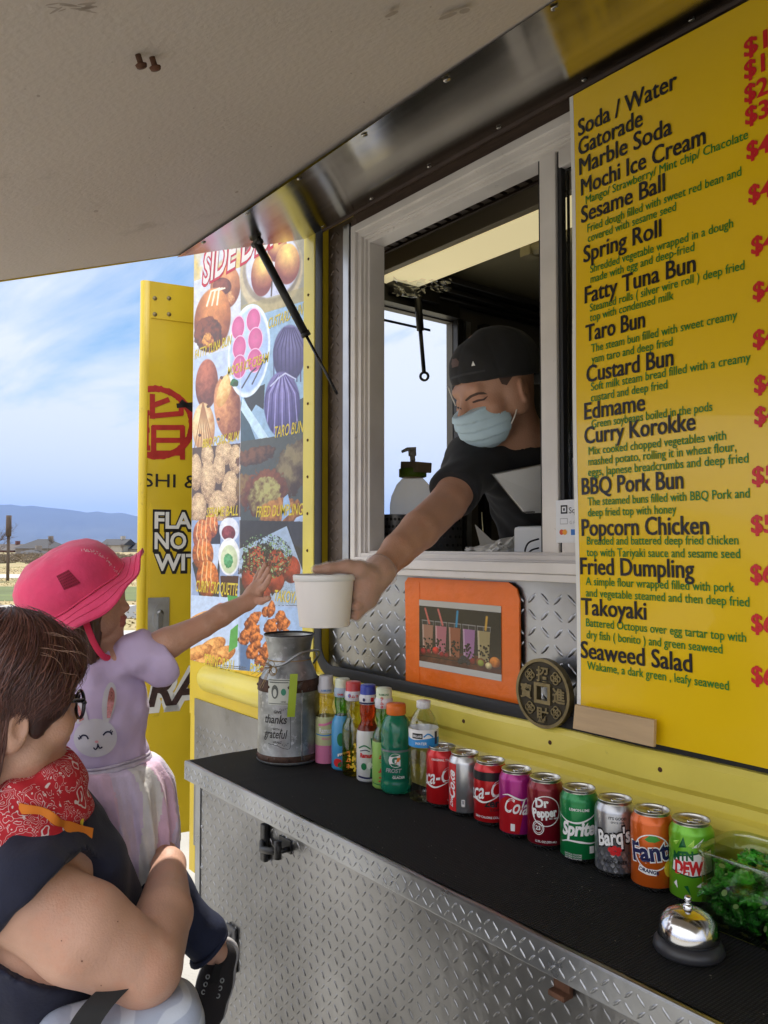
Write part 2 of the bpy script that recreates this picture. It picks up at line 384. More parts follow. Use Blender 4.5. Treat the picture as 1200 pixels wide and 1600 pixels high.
def drape(mb, bvh, outline, step, mi, lift=.0012, dist=5.):   # a patch with a photo-pixel outline laid on a surface
    o = np.asarray(outline, float); pts = []
    for i in range(len(o)):
        a, b = o[i], o[(i+1) % len(o)]; k = max(1, int(np.linalg.norm(b-a)/step))
        for j in range(k): pts.append(a+(b-a)*j/k)
    ne = len(pts); lo = o.min(0); hi = o.max(0)
    g = [np.array((x, y)) for x in np.arange(lo[0]+step/2, hi[0], step) for y in np.arange(lo[1]+step/2, hi[1], step)]
    e = np.array(pts)
    def inside(q):
        x, y = q; c = False
        for i in range(ne):
            x1, y1 = e[i]; x2, y2 = e[(i+1) % ne]
            if (y1 > y) != (y2 > y) and x < (x2-x1)*(y-y1)/(y2-y1)+x1: c = not c
        return c
    g = [q for q in g if inside(q) and np.min(((e-q)**2).sum(1)) > (step*.4)**2]
    allp = pts+g
    r = delaunay_2d_cdt([Vector(q) for q in allp], [], [list(range(ne))], 1, 1e-4)
    v2, f = r[0], r[2]; out = []; good = []
    for q in v2:
        d = ray(q[0], q[1]); h, nn, ii, dd = bvh.ray_cast(Vector(CAM), Vector(unit(d)), dist)
        if h is None: out.append((0, 0, 0)); good.append(False)
        else: out.append(np.array(h)-unit(d)*lift); good.append(True)
    f = [t for t in f if all(good[i] for i in t)]
    use = sorted({i for t in f for i in t}); rm = {i: q for q, i in enumerate(use)}
    if f: mb.add([out[i] for i in use], [tuple(rm[i] for i in t) for t in f], mi, True)
def ellipse2(cx, cy, rx, ry, rot=0, n=24, a0=0, a1=2*math.pi):
    t = np.linspace(a0, a1, n, endpoint=False); x = rx*np.cos(t); y = ry*np.sin(t); c, s = math.cos(rot), math.sin(rot)
    return np.stack([cx+c*x-s*y, cy+s*x+c*y], -1)
def stroke2(pts, w):                                          # a polyline as a band of width w (a number or one per point)
    pts = np.asarray(pts, float); k = len(pts); w = np.full(k, w) if np.isscalar(w) else np.asarray(w, float)
    d = np.gradient(pts, axis=0); n = np.stack([-d[:, 1], d[:, 0]], -1); n /= np.linalg.norm(n, axis=1, keepdims=True)+1e-9
    return np.vstack([pts+n*w[:, None]/2, (pts-n*w[:, None]/2)[::-1]])
def spline(pts, n=24):
    p = np.asarray(pts, float); k = len(p); q = np.vstack([2*p[0]-p[1], p, 2*p[-1]-p[-2]]); o = []
    for s in np.linspace(0, k-1-1e-9, n):
        i = int(s); t = s-i; a, b, c, d = q[i], q[i+1], q[i+2], q[i+3]
        o.append(.5*((2*b)+(-a+c)*t+(2*a-5*b+4*c-d)*t*t+(-a+3*b-3*c+d)*t**3))
    return np.array(o)
# ================================================================ materials of the truck
yellow = M('yellow_paint', (.66, .475, .018), .42, var=.10, vscale=5, bump=.06, bscale=25, stain=(.30, .19, .02), sscale=9, sthr=.66, coat=.15)
lemon = M('lemon_paint', (.72, .60, .10), .38, var=.10, vscale=6, bump=.08, bscale=30, stain=(.16, .13, .04), sscale=14, sthr=.66, coat=.2)
alu = M('bright_aluminium', (.36, .37, .39), .30, 1, var=.22, vscale=9, bump=.05, bscale=60)
tread = M('tread_plate', (.265, .265, .27), .33, 1, var=.40, vscale=3.5, bump=.22, bscale=22, stain=(.17, .165, .16), sscale=6, sthr=.63)
treadd = M('dirty_tread_plate', (.13, .10, .08), .5, .6, var=.3, vscale=9)
steel = M('brushed_steel', (.52, .50, .46), .17, 1, var=.22, vscale=4, bump=.03, bscale=120, stretch=(.3, 6, 6))
whitealu = M('white_frame', (.70, .66, .62), .45, var=.10, vscale=9, stain=(.22, .19, .17), sscale=22, sthr=.66)
board = M('white_board', (.50, .45, .41), .6, var=.10, vscale=1.6, bump=.16, bscale=120, stain=(.30, .26, .235), sscale=2.6, sthr=.64)
rubber = M('black_rubber', (.014, .014, .016), .62)
blackp = M('black_plastic', (.012, .012, .013), .38)
rust = M('rusty_steel', (.10, .045, .025), .75, .3, var=.4, vscale=60)
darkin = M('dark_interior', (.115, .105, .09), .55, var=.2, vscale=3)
ceilm = M('olive_ceiling', (.34, .31, .20), .6, var=.15, vscale=2)
galv = M('galvanised', (.36, .37, .38), .45, .85, var=.35, vscale=14)
brownm = M('brown_slats', (.085, .06, .042), .55)
mtfloor = M('truck_floor', (.16, .15, .14), .6)
glassm = M('window_glass', (1, 1, 1), .01, trans=1., ior=1.2)
rng = random.Random(3)

def lugs(mb, o, x, y, n, W_, H_, sp, mi, ln=.0105, wd=.0026, ht=.0016, keep=None, tilt=math.pi/4):
    o = np.asarray(o, float); ns = int(W_/sp); ms = int(H_/sp)
    k = 8; th = 2*math.pi*np.arange(k)/k
    for i in range(ns):
        for j in range(ms):
            a, b = (i+.5)*sp, (j+.5)*sp
            if keep and not keep(a, b): continue
            r = tilt if (i+j) % 2 else -tilt
            c, s = math.cos(r), math.sin(r); c_ = o+x*a+y*b
            vs = []
            for sc, h in ((1, 0), (.72, ht*.8), (.3, ht)):
                lx = ln*np.cos(th)*sc; ly = wd*np.sin(th)*sc
                vs.append(c_+np.outer(lx*c-ly*s, x)+np.outer(lx*s+ly*c, y)+n*h)
            f = [(q*k+t, q*k+(t+1) % k, (q+1)*k+(t+1) % k, (q+1)*k+t) for q in (0, 1) for t in range(k)]+[tuple(range(2*k, 3*k))]
            mb.add(np.vstack(vs), f, mi, True)
X_, Y_, Z_ = np.array([1., 0, 0]), np.array([0, 1., 0]), np.array([0, 0, 1.])
XREAR = -2.70; XFRONT = 1.6; ZC = 1.055
truck = thing('food_truck', (-.5, 1.0, 0), 'yellow food truck with its serving hatch propped open and a diamond plate counter', 'food truck')
# hatch opening
xo0, zo0, zo1, xo1 = -1.862, 1.258, 2.50, .75
m = MB()
m.box((XREAR, 0, 1.0), (xo0, .045, 2.86)); m.box((xo0, 0, zo1), (XFRONT, .045, 2.86)); m.box((xo1, 0, 1.0), (XFRONT, .045, zo1)); m.box((xo0, 0, 1.0), (xo1, .045, zo0))
m.box((XREAR+.004, 0.002, .45), (XREAR+.05, .043, 1.0))
for z in np.arange(1.25, 2.5, .12):
    for x in (-1.96,):
        m.lathe([(0, .003), (.004, .002), (.005, 0)], 8, (x, 0, z), axis=(X_, Z_, -Y_))
m.build('side_wall', yellow, truck)
# painted trim strip between the poster and the hatch
m = MB(); m.box((-1.942, -.010, 1.20), (-1.884, -.0005, 2.86), bev=.004)
for z in np.arange(1.27, 2.6, .105): m.lathe([(0, .0025), (.0035, .002), (.0045, 0)], 8, (-1.915, -.010, z), mi=1, axis=(X_, Z_, -Y_))
m.build('trim_strip', [lemon, rust], truck)
# rub rail (two ribs) under the hatch and along the wall
m = MB()
prof = [(-.001, 1.005), (-.014, 1.012), (-.016, 1.075), (-.010, 1.086), (-.020, 1.098), (-.038, 1.110), (-.043, 1.130), (-.040, 1.150), (-.026, 1.164), (-.014, 1.170), (-.012, 1.185), (-.022, 1.196), (-.022, 1.236), (-.016, 1.246), (-.001, 1.248)]
k = len(prof)
for (x0, x1) in ((-1.925, XFRONT),):
    xs = np.linspace(x0, x1, 40); vs = [(x, y+.0012*math.sin(x*23+z*30), z+.001*math.sin(x*17)) for x in xs for (y, z) in prof]
    m.add(vs, [(i*k+j, i*k+j+1, (i+1)*k+j+1, (i+1)*k+j) for i in range(39) for j in range(k-1)], 0, False)
    m.poly([(x0, y, z) for (y, z) in prof])
for x in np.arange(-1.75, 1.4, .24): m.lathe([(0, .0025), (.003, .0022), (.0045, 0)], 8, (x, -.022, 1.217), mi=1, axis=(X_, Z_, -Y_))
m.build('rub_rail', [lemon, rust], truck)
m = MB()                                                     # the short rounded rail at the rear
t_ = np.linspace(-math.pi/2, math.pi/2, 9); hp = [(-.002-.036*math.cos(a), 1.142+.045*math.sin(a)) for a in t_]
ins = [(-2.60, .2), (-2.585, .75), (-2.56, 1), (-1.99, 1), (-1.965, .75), (-1.957, .2)]
k = len(hp); vs = [(x, -.002+(y+.002)*s, 1.142+(z-1.142)*s) for x, s in ins for (y, z) in hp]
m.add(vs, [(i*k+j, i*k+j+1, (i+1)*k+j+1, (i+1)*k+j) for i in range(len(ins)-1) for j in range(k-1)], 0, True); m.poly(vs[:k]); m.poly(vs[-k:])
m.build('rear_rail', lemon, truck)
# lower wall of tread plate
m = MB(); m.box((XREAR+.05, -.004, .55), (-1.9, .03, 1.0)); m.box((XREAR+.05, -.005, .999), (-1.93, -.001, 1.06))
lugs(m, (XREAR+.06, -.004, .56), X_, Z_, -Y_, .74, .44, .026, 0, .0115, .003)
m.box((-1.9, -.003, .55), (XFRONT, .03, 1.0)); m.build('lower_wall', tread, truck)
# rubber gasket round the hatch
m = MB(); R = .075; pts = [(xo0, 2.52), (xo0, 2.2), (xo0, zo0+R)]
for a in np.linspace(0, math.pi/2, 8)[1:]: pts.append((xo0+R-R*math.cos(a), zo0+R-R*math.sin(a)))
pts += [(xo0+R+.3, zo0), (0, zo0), (xo1, zo0)]
p3 = np.array([(x, -.006, z) for x, z in pts]); dirs = np.gradient(p3, axis=0)
m.tube(p3-np.array([.004, 0, .002]), .0185, 12, 0, flat=(Y_, .22))
m.build('gasket', rubber, truck)
# recessed panel inside the hatch
wx0, wx1, wz0, wz1 = -1.706, .45, 1.55, 2.452
yp = .022
m = MB(); m.box((xo0+.01, yp, zo0), (xo1, yp+.02, wz0-.015)); sp = .034
lugs(m, (xo0+.02, yp, zo0+.012), X_, Z_, -Y_, 2.55, wz0-zo0-.03, sp, 0, .0155, .0042, .0026)
m.build('hatch_plate', alu, truck)
m = MB(); m.box((xo0+.005, yp-.002, wz0-.016), (wx0, yp+.05, wz1+.06)); lugs(m, (xo0+.01, yp-.002, wz0), X_, Z_, -Y_, .075, .95, .026, 0, .012, .0032, .0022)
m.box((xo0+.088, yp-.012, wz0-.01), (xo0+.118, yp-.002, wz1+.03), 1, bev=.003)
m.box((xo0+.128, yp-.012, wz0-.01), (wx0-.003, yp-.002, wz1+.03), 2)
m.box((wx0-.02, yp-.010, wz1+.003), (.75, yp+.04, zo1-.002), 2); m.box((xo0-.01, -.007, 2.486), (1.19, -.0008, 2.545), 2)
m.build('hatch_side_strip', [treadd, alu, M('brown_wood', (.07, .045, .032), .7, var=.3, vscale=30, stretch=(1, 1, 8))], truck)
# window frame with steps
fr = thing('window_frame', (-1.0, 0, 1.5), None, None); fr.parent = truck; fr.matrix_parent_inverse = truck.matrix_world.inverted()
def ring(m, x0, x1, z0, z1, w, y0, y1, bev=.002, mi=0):
    m.box((x0, y0, z0), (x0+w, y1, z1), mi, bev); m.box((x1-w, y0, z0), (x1, y1, z1), mi, bev)
    m.box((x0+w, y0, z1-w), (x1-w, y1, z1), mi, bev); m.box((x0+w, y0, z0), (x1-w, y1, z0+w), mi, bev)
m = MB()
ring(m, wx0, wx1, wz0, wz1, .020, -.012, .030); ring(m, wx0+.020, wx1-.02, wz0+.014, wz1-.020, .016, -.004, .034)
ring(m, wx0+.036, wx1-.036, wz0+.02, wz1-.036, .007, .004, .048); ring(m, wx0+.043, wx1-.043, wz0+.026, wz1-.043, .010, .012, .062)
m.box((wx0+.10, -.034, wz0-.006), (wx1, -.002, wz0+.016), 0, .003); m.box((wx0+.10, -.026, wz0-.022), (wx1, -.006, wz0-.0065), 0, .003)
m.build('outer_frame', whitealu, fr)
# sliding sash, slid to the front
sx0 = -1.073
m = MB(); m.box((sx0, .010, wz0+.034), (sx0+.042, .044, wz1-.05), 0, .003); m.box((sx0+.043, .016, wz0+.034), (sx0+.05, .038, wz1-.05), 1)
m.box((sx0+.05, .010, wz0+.034), (wx1-.06, .044, wz0+.072), 0, .003); m.box((sx0+.05, .010, wz1-.09), (wx1-.06, .044, wz1-.05), 0, .003)
m.box((sx0-.007, .016, wz0+.034), (sx0-.0005, .040, wz1-.05), 1)
m.box((sx0+.050, .012, wz0+.0725), (sx0+.056, .040, wz1-.0905), 1)
sash = m.build('window_sash', [whitealu, rubber], truck)
m = MB(); m.box((sx0+.057, .024, wz0+.073), (wx1-.07, .029, wz1-.091)); m.build('glass', glassm, sash)
# ---- awning: the hatch door, hinged at its top
SL = .37; aw0, aw1 = -1.925, 1.2; ny = unit([0, -1, -SL]); nn = unit([0, SL, -1]); hinge = np.array([0, -.012, 2.497])
def aw(x, d, h=0): return np.array([x, 0, 0])+hinge*np.array([0, 1, 1])+ny*d-nn*0+nn*h
awn = thing('awning', hinge, None, None); awn.parent = truck; awn.matrix_parent_inverse = truck.matrix_world.inverted()
def slab(m, x0, x1, d0, d1, h0, h1, mi=0):
    v = [aw(x, d, h) for x in (x0, x1) for d in (d0, d1) for h in (h0, h1)]
    m.add(v, [(0, 1, 3, 2), (4, 6, 7, 5), (0, 4, 5, 1), (2, 3, 7, 6), (0, 2, 6, 4), (1, 5, 7, 3)], mi)
m = MB(); slab(m, aw0, aw1, 0, 1.30, -.045, -.004); slab(m, aw0-.004, aw0-.0005, 0, 1.30, -.045, .004)
m.build('hatch_skin', yellow, awn)
m = MB(); nx = 160; ds = np.linspace(.405, 1.295, 60); xs = np.linspace(aw0+.002, aw1, nx)
vs = [aw(x, d, .003+.004*math.sin(x*1.7+d*2)*math.sin(d*3.1)+.0025*math.sin(x*5.1-d*3)) for x in xs for d in ds]; kk = len(ds)
m.add(vs, [(i*kk+j, (i+1)*kk+j, (i+1)*kk+j+1, i*kk+j+1) for i in range(nx-1) for j in range(kk-1)], 0, True)
def onaw(u, v, h):
    d0 = ray(u, v); t = np.dot(hinge+nn*h-CAM, nn)/np.dot(d0, nn); return CAM+d0*t
rj = np.random.RandomState(17)
sc_ = [(485, 370, 5, 2), (726, 17, 9, 4), (612, 22, 12, 3), (700, 25, 16, 3), (548, 243, 3, 2), (370, 300, 3, 1.5), (150, 330, 4, 2), (60, 150, 3, 2)]+[(rj.uniform(10, 760), rj.uniform(5, 380), rj.uniform(.8, 2), rj.uniform(.6, 1.4)) for _ in range(26)]
sc_ += [(70+rj.uniform(0, 75), 14+rj.normal(0, 5), rj.uniform(5, 16), rj.uniform(.8, 2)) for _ in range(16)]
for (u, v, a, b) in sc_:
    if v > 380-.55*(u-250) and u > 250: continue
    m.add([onaw(x, y, .0105) for x, y in ellipse2(u, v, a, b, rj.uniform(-.5, .2), 10)*(1+0)], [tuple(range(10))], 1)
m.build('awning_board', [board, M('scuff', (.33, .285, .25), .7)], awn)
m = MB(); xs = np.linspace(aw0+.001, aw1, 70); ds = np.linspace(.006, .425, 16); kk = len(ds)
vs = [aw(x, d, .0075+.0011*math.sin(x*6+d*9)+.001*math.sin(x*2.3)+.001*math.sin(d*17)) for x in xs for d in ds]
m.add(vs, [(i*kk+j, (i+1)*kk+j, (i+1)*kk+j+1, i*kk+j+1) for i in range(69) for j in range(kk-1)], 0, True)
for x in np.arange(-1.8, 1, .22): 
    for d in (.408, .03): m.lathe([(0, .003), (.0055, .002), (.0065, 0)], 10, aw(x, d, .0085), axis=(X_, ny, nn), mi=0)
m.build('steel_flashing', steel, awn)
for (u, v) in ((215, 84), (237, 88)):
    d0 = ray(u, v); o0 = hinge; t = np.dot(o0-CAM, nn)/np.dot(d0, nn); q = CAM+d0*t
    m = MB(); m.tube([q-nn*.002, q+nn*.012], .0035, 8); m.lathe([(0, .004), (.006, .003), (.007, 0), (.0035, -.001)], 10, q+nn*.012, axis=(X_, ny, nn)); m.build('hook_screw', rust, awn)
# gas strut
a_ = aw(-1.86, .17, .03); a_ = P(402, 380, 2.13); b_ = onY(527, 616, -.015); mid = a_+(b_-a_)*.60
st = thing('gas_strut', a_, None, None); st.parent = truck; st.matrix_parent_inverse = truck.matrix_world.inverted()
m = MB(); m.tube([a_, mid], .0115, 12); m.tube([mid-(b_-a_)*.01, mid+(b_-a_)*.012], .0135, 12); m.build('strut_cylinder', blackp, st)
m = MB(); m.tube([mid, b_], .0042, 8); m.build('strut_rod', M('dark_rod', (.06, .06, .065), .25, .9), st)
d0 = ray(402, 380); q = a_
m = MB(); m.box((-.03, -.016, -.004), (.03, .016, .004), bev=.002, o=a_+np.array([0, 0, .030])); m.box((-.012, -.007, -.002), (.012, .007, .034), bev=.002, o=a_); m.tube([a_-np.array([.02, 0, 0]), a_+np.array([.02, 0, 0])], .008, 8); m.build('strut_bracket', blackp, st)
# ---- interior shell
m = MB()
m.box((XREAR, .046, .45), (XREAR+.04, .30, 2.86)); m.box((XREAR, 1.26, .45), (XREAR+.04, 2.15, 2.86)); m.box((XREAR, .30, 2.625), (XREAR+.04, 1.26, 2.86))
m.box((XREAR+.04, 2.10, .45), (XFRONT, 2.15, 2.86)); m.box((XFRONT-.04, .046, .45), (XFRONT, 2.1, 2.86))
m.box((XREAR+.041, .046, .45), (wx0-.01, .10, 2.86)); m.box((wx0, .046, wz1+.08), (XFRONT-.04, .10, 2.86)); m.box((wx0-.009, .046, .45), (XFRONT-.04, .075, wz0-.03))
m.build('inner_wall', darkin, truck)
m = MB(); m.box((XREAR, 0.002, 2.861), (XFRONT, 2.15, 2.93)); m.build('roof', M('white_roof', (.7, .7, .68), .5), truck)
m = MB(); m.box((XREAR+.041, .101, 2.84), (XFRONT-.041, 2.099, 2.8605)); m.build('ceiling', ceilm, truck)
m = MB(); m.box((XREAR+.01, .06, .40), (XFRONT, 2.14, .449)); m.build('truck_floor', mtfloor, truck)
m = MB()                                                     # beams, conduits and door frame on the rear wall
for z, y, r in ((2.79, 0, .016), (2.745, 0, .012), (2.71, 0, .012)): m.tube([(XREAR+.06, .3, z), (XREAR+.06, 2.09, z)], r, 8)
m.box((XREAR+.041, .31, 2.63), (XREAR+.10, 1.25, 2.69)); m.box((XREAR+.041, 1.262, .5), (XREAR+.075, 1.30, 2.64), bev=.004); m.box((XREAR+.041, 1.33, .5), (XREAR+.06, 1.36, 2.64), 1); m.box((XREAR+.041, 1.42, .5), (XREAR+.09, 1.46, 2.64), bev=.004)
m.build('rear_door_frame', [blackp, galv], truck)
m = MB(); m.box((XREAR+.03, .32, 2.612), (XREAR-.10, 1.25, 2.624)); m.build('rear_header', whitealu, truck)
q0 = onX(652, 458, XREAR+.13); q1 = onX(663, 588, XREAR+.13); qm = q0+(q1-q0)*.45
m = MB(); m.tube([q0, qm], .016, 10); m.tube([qm, q0+(q1-q0)*.95], .009, 8); m.box((-.05, -.13, -.02), (.0, .13, .03), o=q0)
t_ = np.linspace(0, 2*math.pi, 15)[:-1]; m.tube([q1+(RT*math.cos(t)+UPV*math.sin(t))*.017 for t in t_], .006, 8, closed=True)
m.build('door_stay', blackp, truck)
lt = thing('ceiling_light', (-.8, .72, 2.76), None, None); lt.parent = truck; lt.matrix_parent_inverse = truck.matrix_world.inverted()
m = MB(); m.box((-2.64, .742, 2.715), (.9, .776, 2.80), bev=.004); m.box((-2.64, .7765, 2.76), (.9, 1.0, 2.80)); m.build('light_housing', M('cream_metal', (.42, .36, .25), .5), lt)
m = MB(); m.box((-2.63, .780, 2.712), (.89, .985, 2.755), bev=.012); m.build('light_diffuser', M('lit_diffuser', (.80, .68, .38), .6, emis=.40), lt)
m = MB(); m.tube([(-2.0, 1.06, 2.73), (.9, 1.06, 2.73)], .028, 10); m.box((-2.04, 1.03, 2.70), (-1.99, 1.09, 2.76), 0, .004); m.build('conduit', ceilm, truck)
m = MB(); m.box((-2.5, .105, 2.81), (.9, .72, 2.835))
for x in np.arange(-2.45, .85, .055): m.box((x, .11, 2.772), (x+.034, .715, 2.808), 0)
for y in (.12, .40, .70): m.box((-2.46, y, 2.764), (.86, y+.012, 2.7715), 0)
m.build('ceiling_grille', brownm, truck)
film_m = thin_clear('clear_film', (.85, .88, .9), .18, .8)
for (c, r, sd_) in ((P(640, 440, 3.25), .060, 5), (P(688, 440, 3.1), .036, 6)):
    m = MB(); rr = np.random.RandomState(sd_); g = 9; vs = [c+RT*((i/(g-1)-.5)*2.2*r)+UPV*(-(j/(g-1))*r*1.2)+np.array([rr.normal(), rr.normal(), rr.normal()*.6])*r*.09-UPV*(-r*.5*abs(i/(g-1)-.5)) for i in range(g) for j in range(g)]
    m.add(vs, [(i*g+j, (i+1)*g+j, (i+1)*g+j+1, i*g+j+1) for i in range(g-1) for j in range(g-1)], 0, False)
    m.build('plastic_film', film_m, truck)
# inner counter under the window
m = MB(); m.box((-2.5, .101, 1.46), (1.4, .52, 1.50), bev=.004); m.box((-2.5, .11, .46), (1.4, .50, 1.459)); m.build('inner_counter', galv, truck)
# ---- rear door, swung open past the corner
p0 = np.array([-2.945, -.078]); dd = unit(np.array([.20, .98])); dn = np.array([dd[1], -dd[0]]); D3 = np.array([dd[0], dd[1], 0]); N3 = np.array([dn[0], dn[1], 0])   # N3 faces the counter side
dr = thing('rear_door', (p0[0], p0[1], .5), None, None); dr.parent = truck; dr.matrix_parent_inverse = truck.matrix_world.inverted()
def onD(u, v, h=0.):
    d = ray(u, v); o = np.array([p0[0], p0[1], 0])+N3*h; return CAM+d*(np.dot(o-CAM, N3)/np.dot(d, N3))
zt, zb = onD(222, 437)[2], onD(216, 1312)[2]
def dcoord(u, v): q = onD(u, v); return np.dot(q-np.array([p0[0], p0[1], 0]), D3), q[2]
oD = np.array([p0[0], p0[1], 0])
m = MB()
A = [(0, zb), (.80, zb), (.80, zt), (0, zt)]
m.prism(A, oD, D3, Z_, -N3*.045); 
m.prism([(.022, dcoord(240, 787)[1]), (.8, dcoord(240, 787)[1]), (.8, zb+.02), (.022, zb+.02)], oD+N3*.0035, D3, Z_, -N3*.003)
m.tube([oD+D3*.0+Z_*zb+N3*-.02, oD+Z_*zt+N3*-.02], .0225, 12)
red = M('red_paint', (.42, .022, .018), .5, var=.2, vscale=40, stain=(.60, .40, .02), sscale=55, sthr=.66)
blk = M('black_ink', (.012, .011, .012), .5); wht = M('white_ink', (.72, .72, .70), .5); brn = M('brown_lettering', (.045, .022, .020), .6, var=.4, vscale=60)
def dtext(mm, s, u, v, uw, hpx, mi, bold=0, shear=0, h=.001, D0=None, width=None):
    a, z = dcoord(u, v); b, _ = dcoord(uw, v); sc = np.linalg.norm(onD(u, v)-CAM)/FPX
    mm.text(s, oD+D3*a+Z_*z+N3*h, D3, Z_, hpx*sc/.73, width=(b-a) if width is None else width, bold=bold, shear=shear, mi=mi)
c0 = dcoord(244, 660); sc = 3.0/FPX
def clip0(poly, x0=.003):
    p = [q for q in np.asarray(poly)]; o = []
    for i in range(len(p)):
        a, b = p[i], p[(i+1) % len(p)]
        if a[0] >= x0: o.append(a)
        if (a[0] >= x0) != (b[0] >= x0): t = (x0-a[0])/(b[0]-a[0]); o.append(a+(b-a)*t)
    return np.array(o)
rj = np.random.RandomState(4)
tt = np.linspace(rad(-180), rad(180), 120)
outer = np.stack([c0[0]+(.150+rj.normal(0, .0012, 120))*np.cos(tt), c0[1]+(.142+rj.normal(0, .0015, 120))*np.sin(tt)], -1)
inner = np.stack([c0[0]+(.124+rj.normal(0, .0012, 120))*np.cos(tt)*1.0, c0[1]+(.118+rj.normal(0, .0015, 120))*np.sin(tt)], -1)
quads = [np.array([outer[i], outer[i+1], inner[i+1], inner[i]]) for i in range(119)]
for q in quads:
    q = clip0(q)
    if len(q) > 2: m.poly([oD+D3*x+Z_*z+N3*.0012 for x, z in q], 1)
def dband(pts, w, mi=1, h=.0013):
    for i in range(len(pts)-1):
        a, b = np.array(dcoord(*pts[i])), np.array(dcoord(*pts[i+1])); d = unit(b-a); n = np.array([-d[1], d[0]])*w/2; e = d*w*.3
        q = clip0([a-e+n, b+e+n, b+e-n, a-e-n]); 
        if len(q) > 2: m.poly([oD+D3*x+Z_*z+N3*h for x, z in q], mi)
# seal character strokes
for s_ in ([(262, 625), (238, 634)], [(238, 618), (238, 652)], [(238, 650), (283, 646)], [(283, 646), (283, 632)], [(240, 668), (240, 712)], [(240, 668), (285, 668)], [(285, 668), (285, 716)], [(240, 688), (285, 688)], [(238, 708), (286, 708)], [(222, 645), (231, 645)], [(222, 672), (231, 672)], [(228, 645), (228, 700)], [(222, 700), (232, 700)]): dband(s_, .020, 1, .0014+.00002*len(m.f) % .0004)
for s_ in ([(278, 634), (303, 632)], [(284, 628), (300, 640)]): dband(s_, .018, 2, .0019)
dtext(m, 'SHI &', 224, 760, 310, 21, 2, bold=.004)
for (s, v, u1) in (('FLAM', 826, 324), ('NO SM', 858, 337), ('WITH', 892, 336)):
    dtext(m, s, 238, v+1, u1+4, 28, 2, bold=.10, h=.0042); dtext(m, s, 241, v-1, u1, 25, 3, bold=.028, h=.0050)
dtext(m, 'RAM', 226, 1106, 372, 52, 3, bold=.12, shear=.25, h=.0042); dtext(m, 'RAM', 230, 1103, 368, 48, 4, bold=.03, shear=.25, h=.0050)
m.build('door_panel', [yellow, red, blk, wht, brn], dr)
m = MB(); a, z = dcoord(236, 448); b, z2 = dcoord(300, 505); m.prism([(a, z2), (.40, z2), (.40, z), (a, z)], oD+N3*.0005, D3, Z_, N3*.004)
for (u, v) in ((242, 466), (264, 466), (242, 491), (264, 491)):
    m.lathe([(0, .006), (.006, .005), (.009, 0)], 10, onD(u, v, .0045), axis=(D3, Z_, N3), mi=1)
m.build('hinge_plate', [yellow, M('bolt', (.25, .2, .1), .4, .7)], dr)
m = MB(); a, z = dcoord(231, 934); b, _ = dcoord(264, 934); z2 = dcoord(231, 996)[1]
m.prism([(a, z2), (b, z2), (b, z), (a, z)], oD+N3*.0036, D3, Z_, N3*.004); c1 = dcoord(249, 965)
m.prism(ellipse2(c1[0], c1[1], (b-a)*.33, (z-z2)*.36, n=20), oD+N3*.0077, D3, Z_, N3*.006, 0); m.prism([(c1[0]-.008, c1[1]-.05), (c1[0]+.008, c1[1]-.05), (c1[0]+.008, c1[1]+.02), (c1[0]-.008, c1[1]+.02)], oD+N3*.0138, D3, Z_, N3*.012, 1)
m.lathe([(0, .010), (.011, .008), (.013, 0)], 12, oD+D3*c1[0]+Z_*(c1[1]+.018)+N3*.0138, axis=(D3, Z_, N3), mi=1)
m.build('door_handle', [galv, M('dark_chrome', (.2, .2, .2), .3, .9)], dr)
# ---- serving counter
fx0, fx1, fy, by = -1.915, 1.1, -.372, -.018
cn = thing('serving_counter', (-.6, -.2, ZC), None, None); cn.parent = truck; cn.matrix_parent_inverse = truck.matrix_world.inverted()
m = MB(); m.box((fx0, fy, ZC-.030), (fx1, -.043, ZC-.004), bev=.003)
m.box((fx0-.001, fy-.004, ZC-.045), (fx1, fy-.0005, ZC-.001), bev=.0015); m.box((fx0-.001, fy-.0035, ZC-.003), (fx1, fy+.020, ZC+.0012), bev=.004)
lugs(m, (fx0, fy-.004, ZC-.042), X_, Z_, -Y_, 3.0, .036, .0175, 0, .009, .0022, .0014)
m.build('counter_top', alu, cn)
# front panel of tread plate; the rear lower corner is cut back
pf = fy+.022
def keepf(a, b, px0=-1.895, pz0=.46):
    x, z = px0+a, pz0+b
    return z > .50 and (x > -1.72 or z > .62-.9*(x+1.885)-.02)
cut = [(-1.895, ZC-.031), (-1.895, .64), (-1.70, .47), (1.0, .47), (1.0, ZC-.031)]
m = MB(); m.prism(cut, (0, pf, 0), X_, Z_, np.array([0, .006, 0])); lugs(m, (-1.895, pf, .46), X_, Z_, -Y_, 2.85, .545, .0222, 0, .0098, .0026, .0015, keep=keepf)
for (x, z) in [(-1.885+.02, zz) for zz in (.70, .80, .90, .995)]+[(xx, .998) for xx in np.arange(-1.7, .9, .17)]: m.lathe([(0, .003), (.004, .002), (.005, 0)], 8, (x, pf, z), axis=(X_, Z_, -Y_))
m.build('front_panel', tread, cn)
m = MB(); m.box((-1.898, pf-.003, .66), (-1.872, pf-.0005, ZC-.046), bev=.001); m.build('panel_edge', alu, cn)
q = onY(418, 1315, pf); q2 = onY(445, 1318, pf)
m = MB(); m.box((-.010, -.014, -.040), (.010, -.001, .040), bev=.004, o=q); m.tube([q+[0, -.012, .002], q+[.03, -.03, -.002], q2+[.02, -.03, -.004]], .0075, 10); m.tube([q2+[.022, -.03, -.018], q2+[.022, -.03, .018]], .008, 10); m.box((-.008, -.004, -.014), (.040, -.0005, .014), bev=.002, o=q2-[.01, 0, 0]); m.tube([q2+[.022, -.001, -.004], q2+[.022, -.03, -.004]], .006, 8)
m.build('latch', blackp, cn)
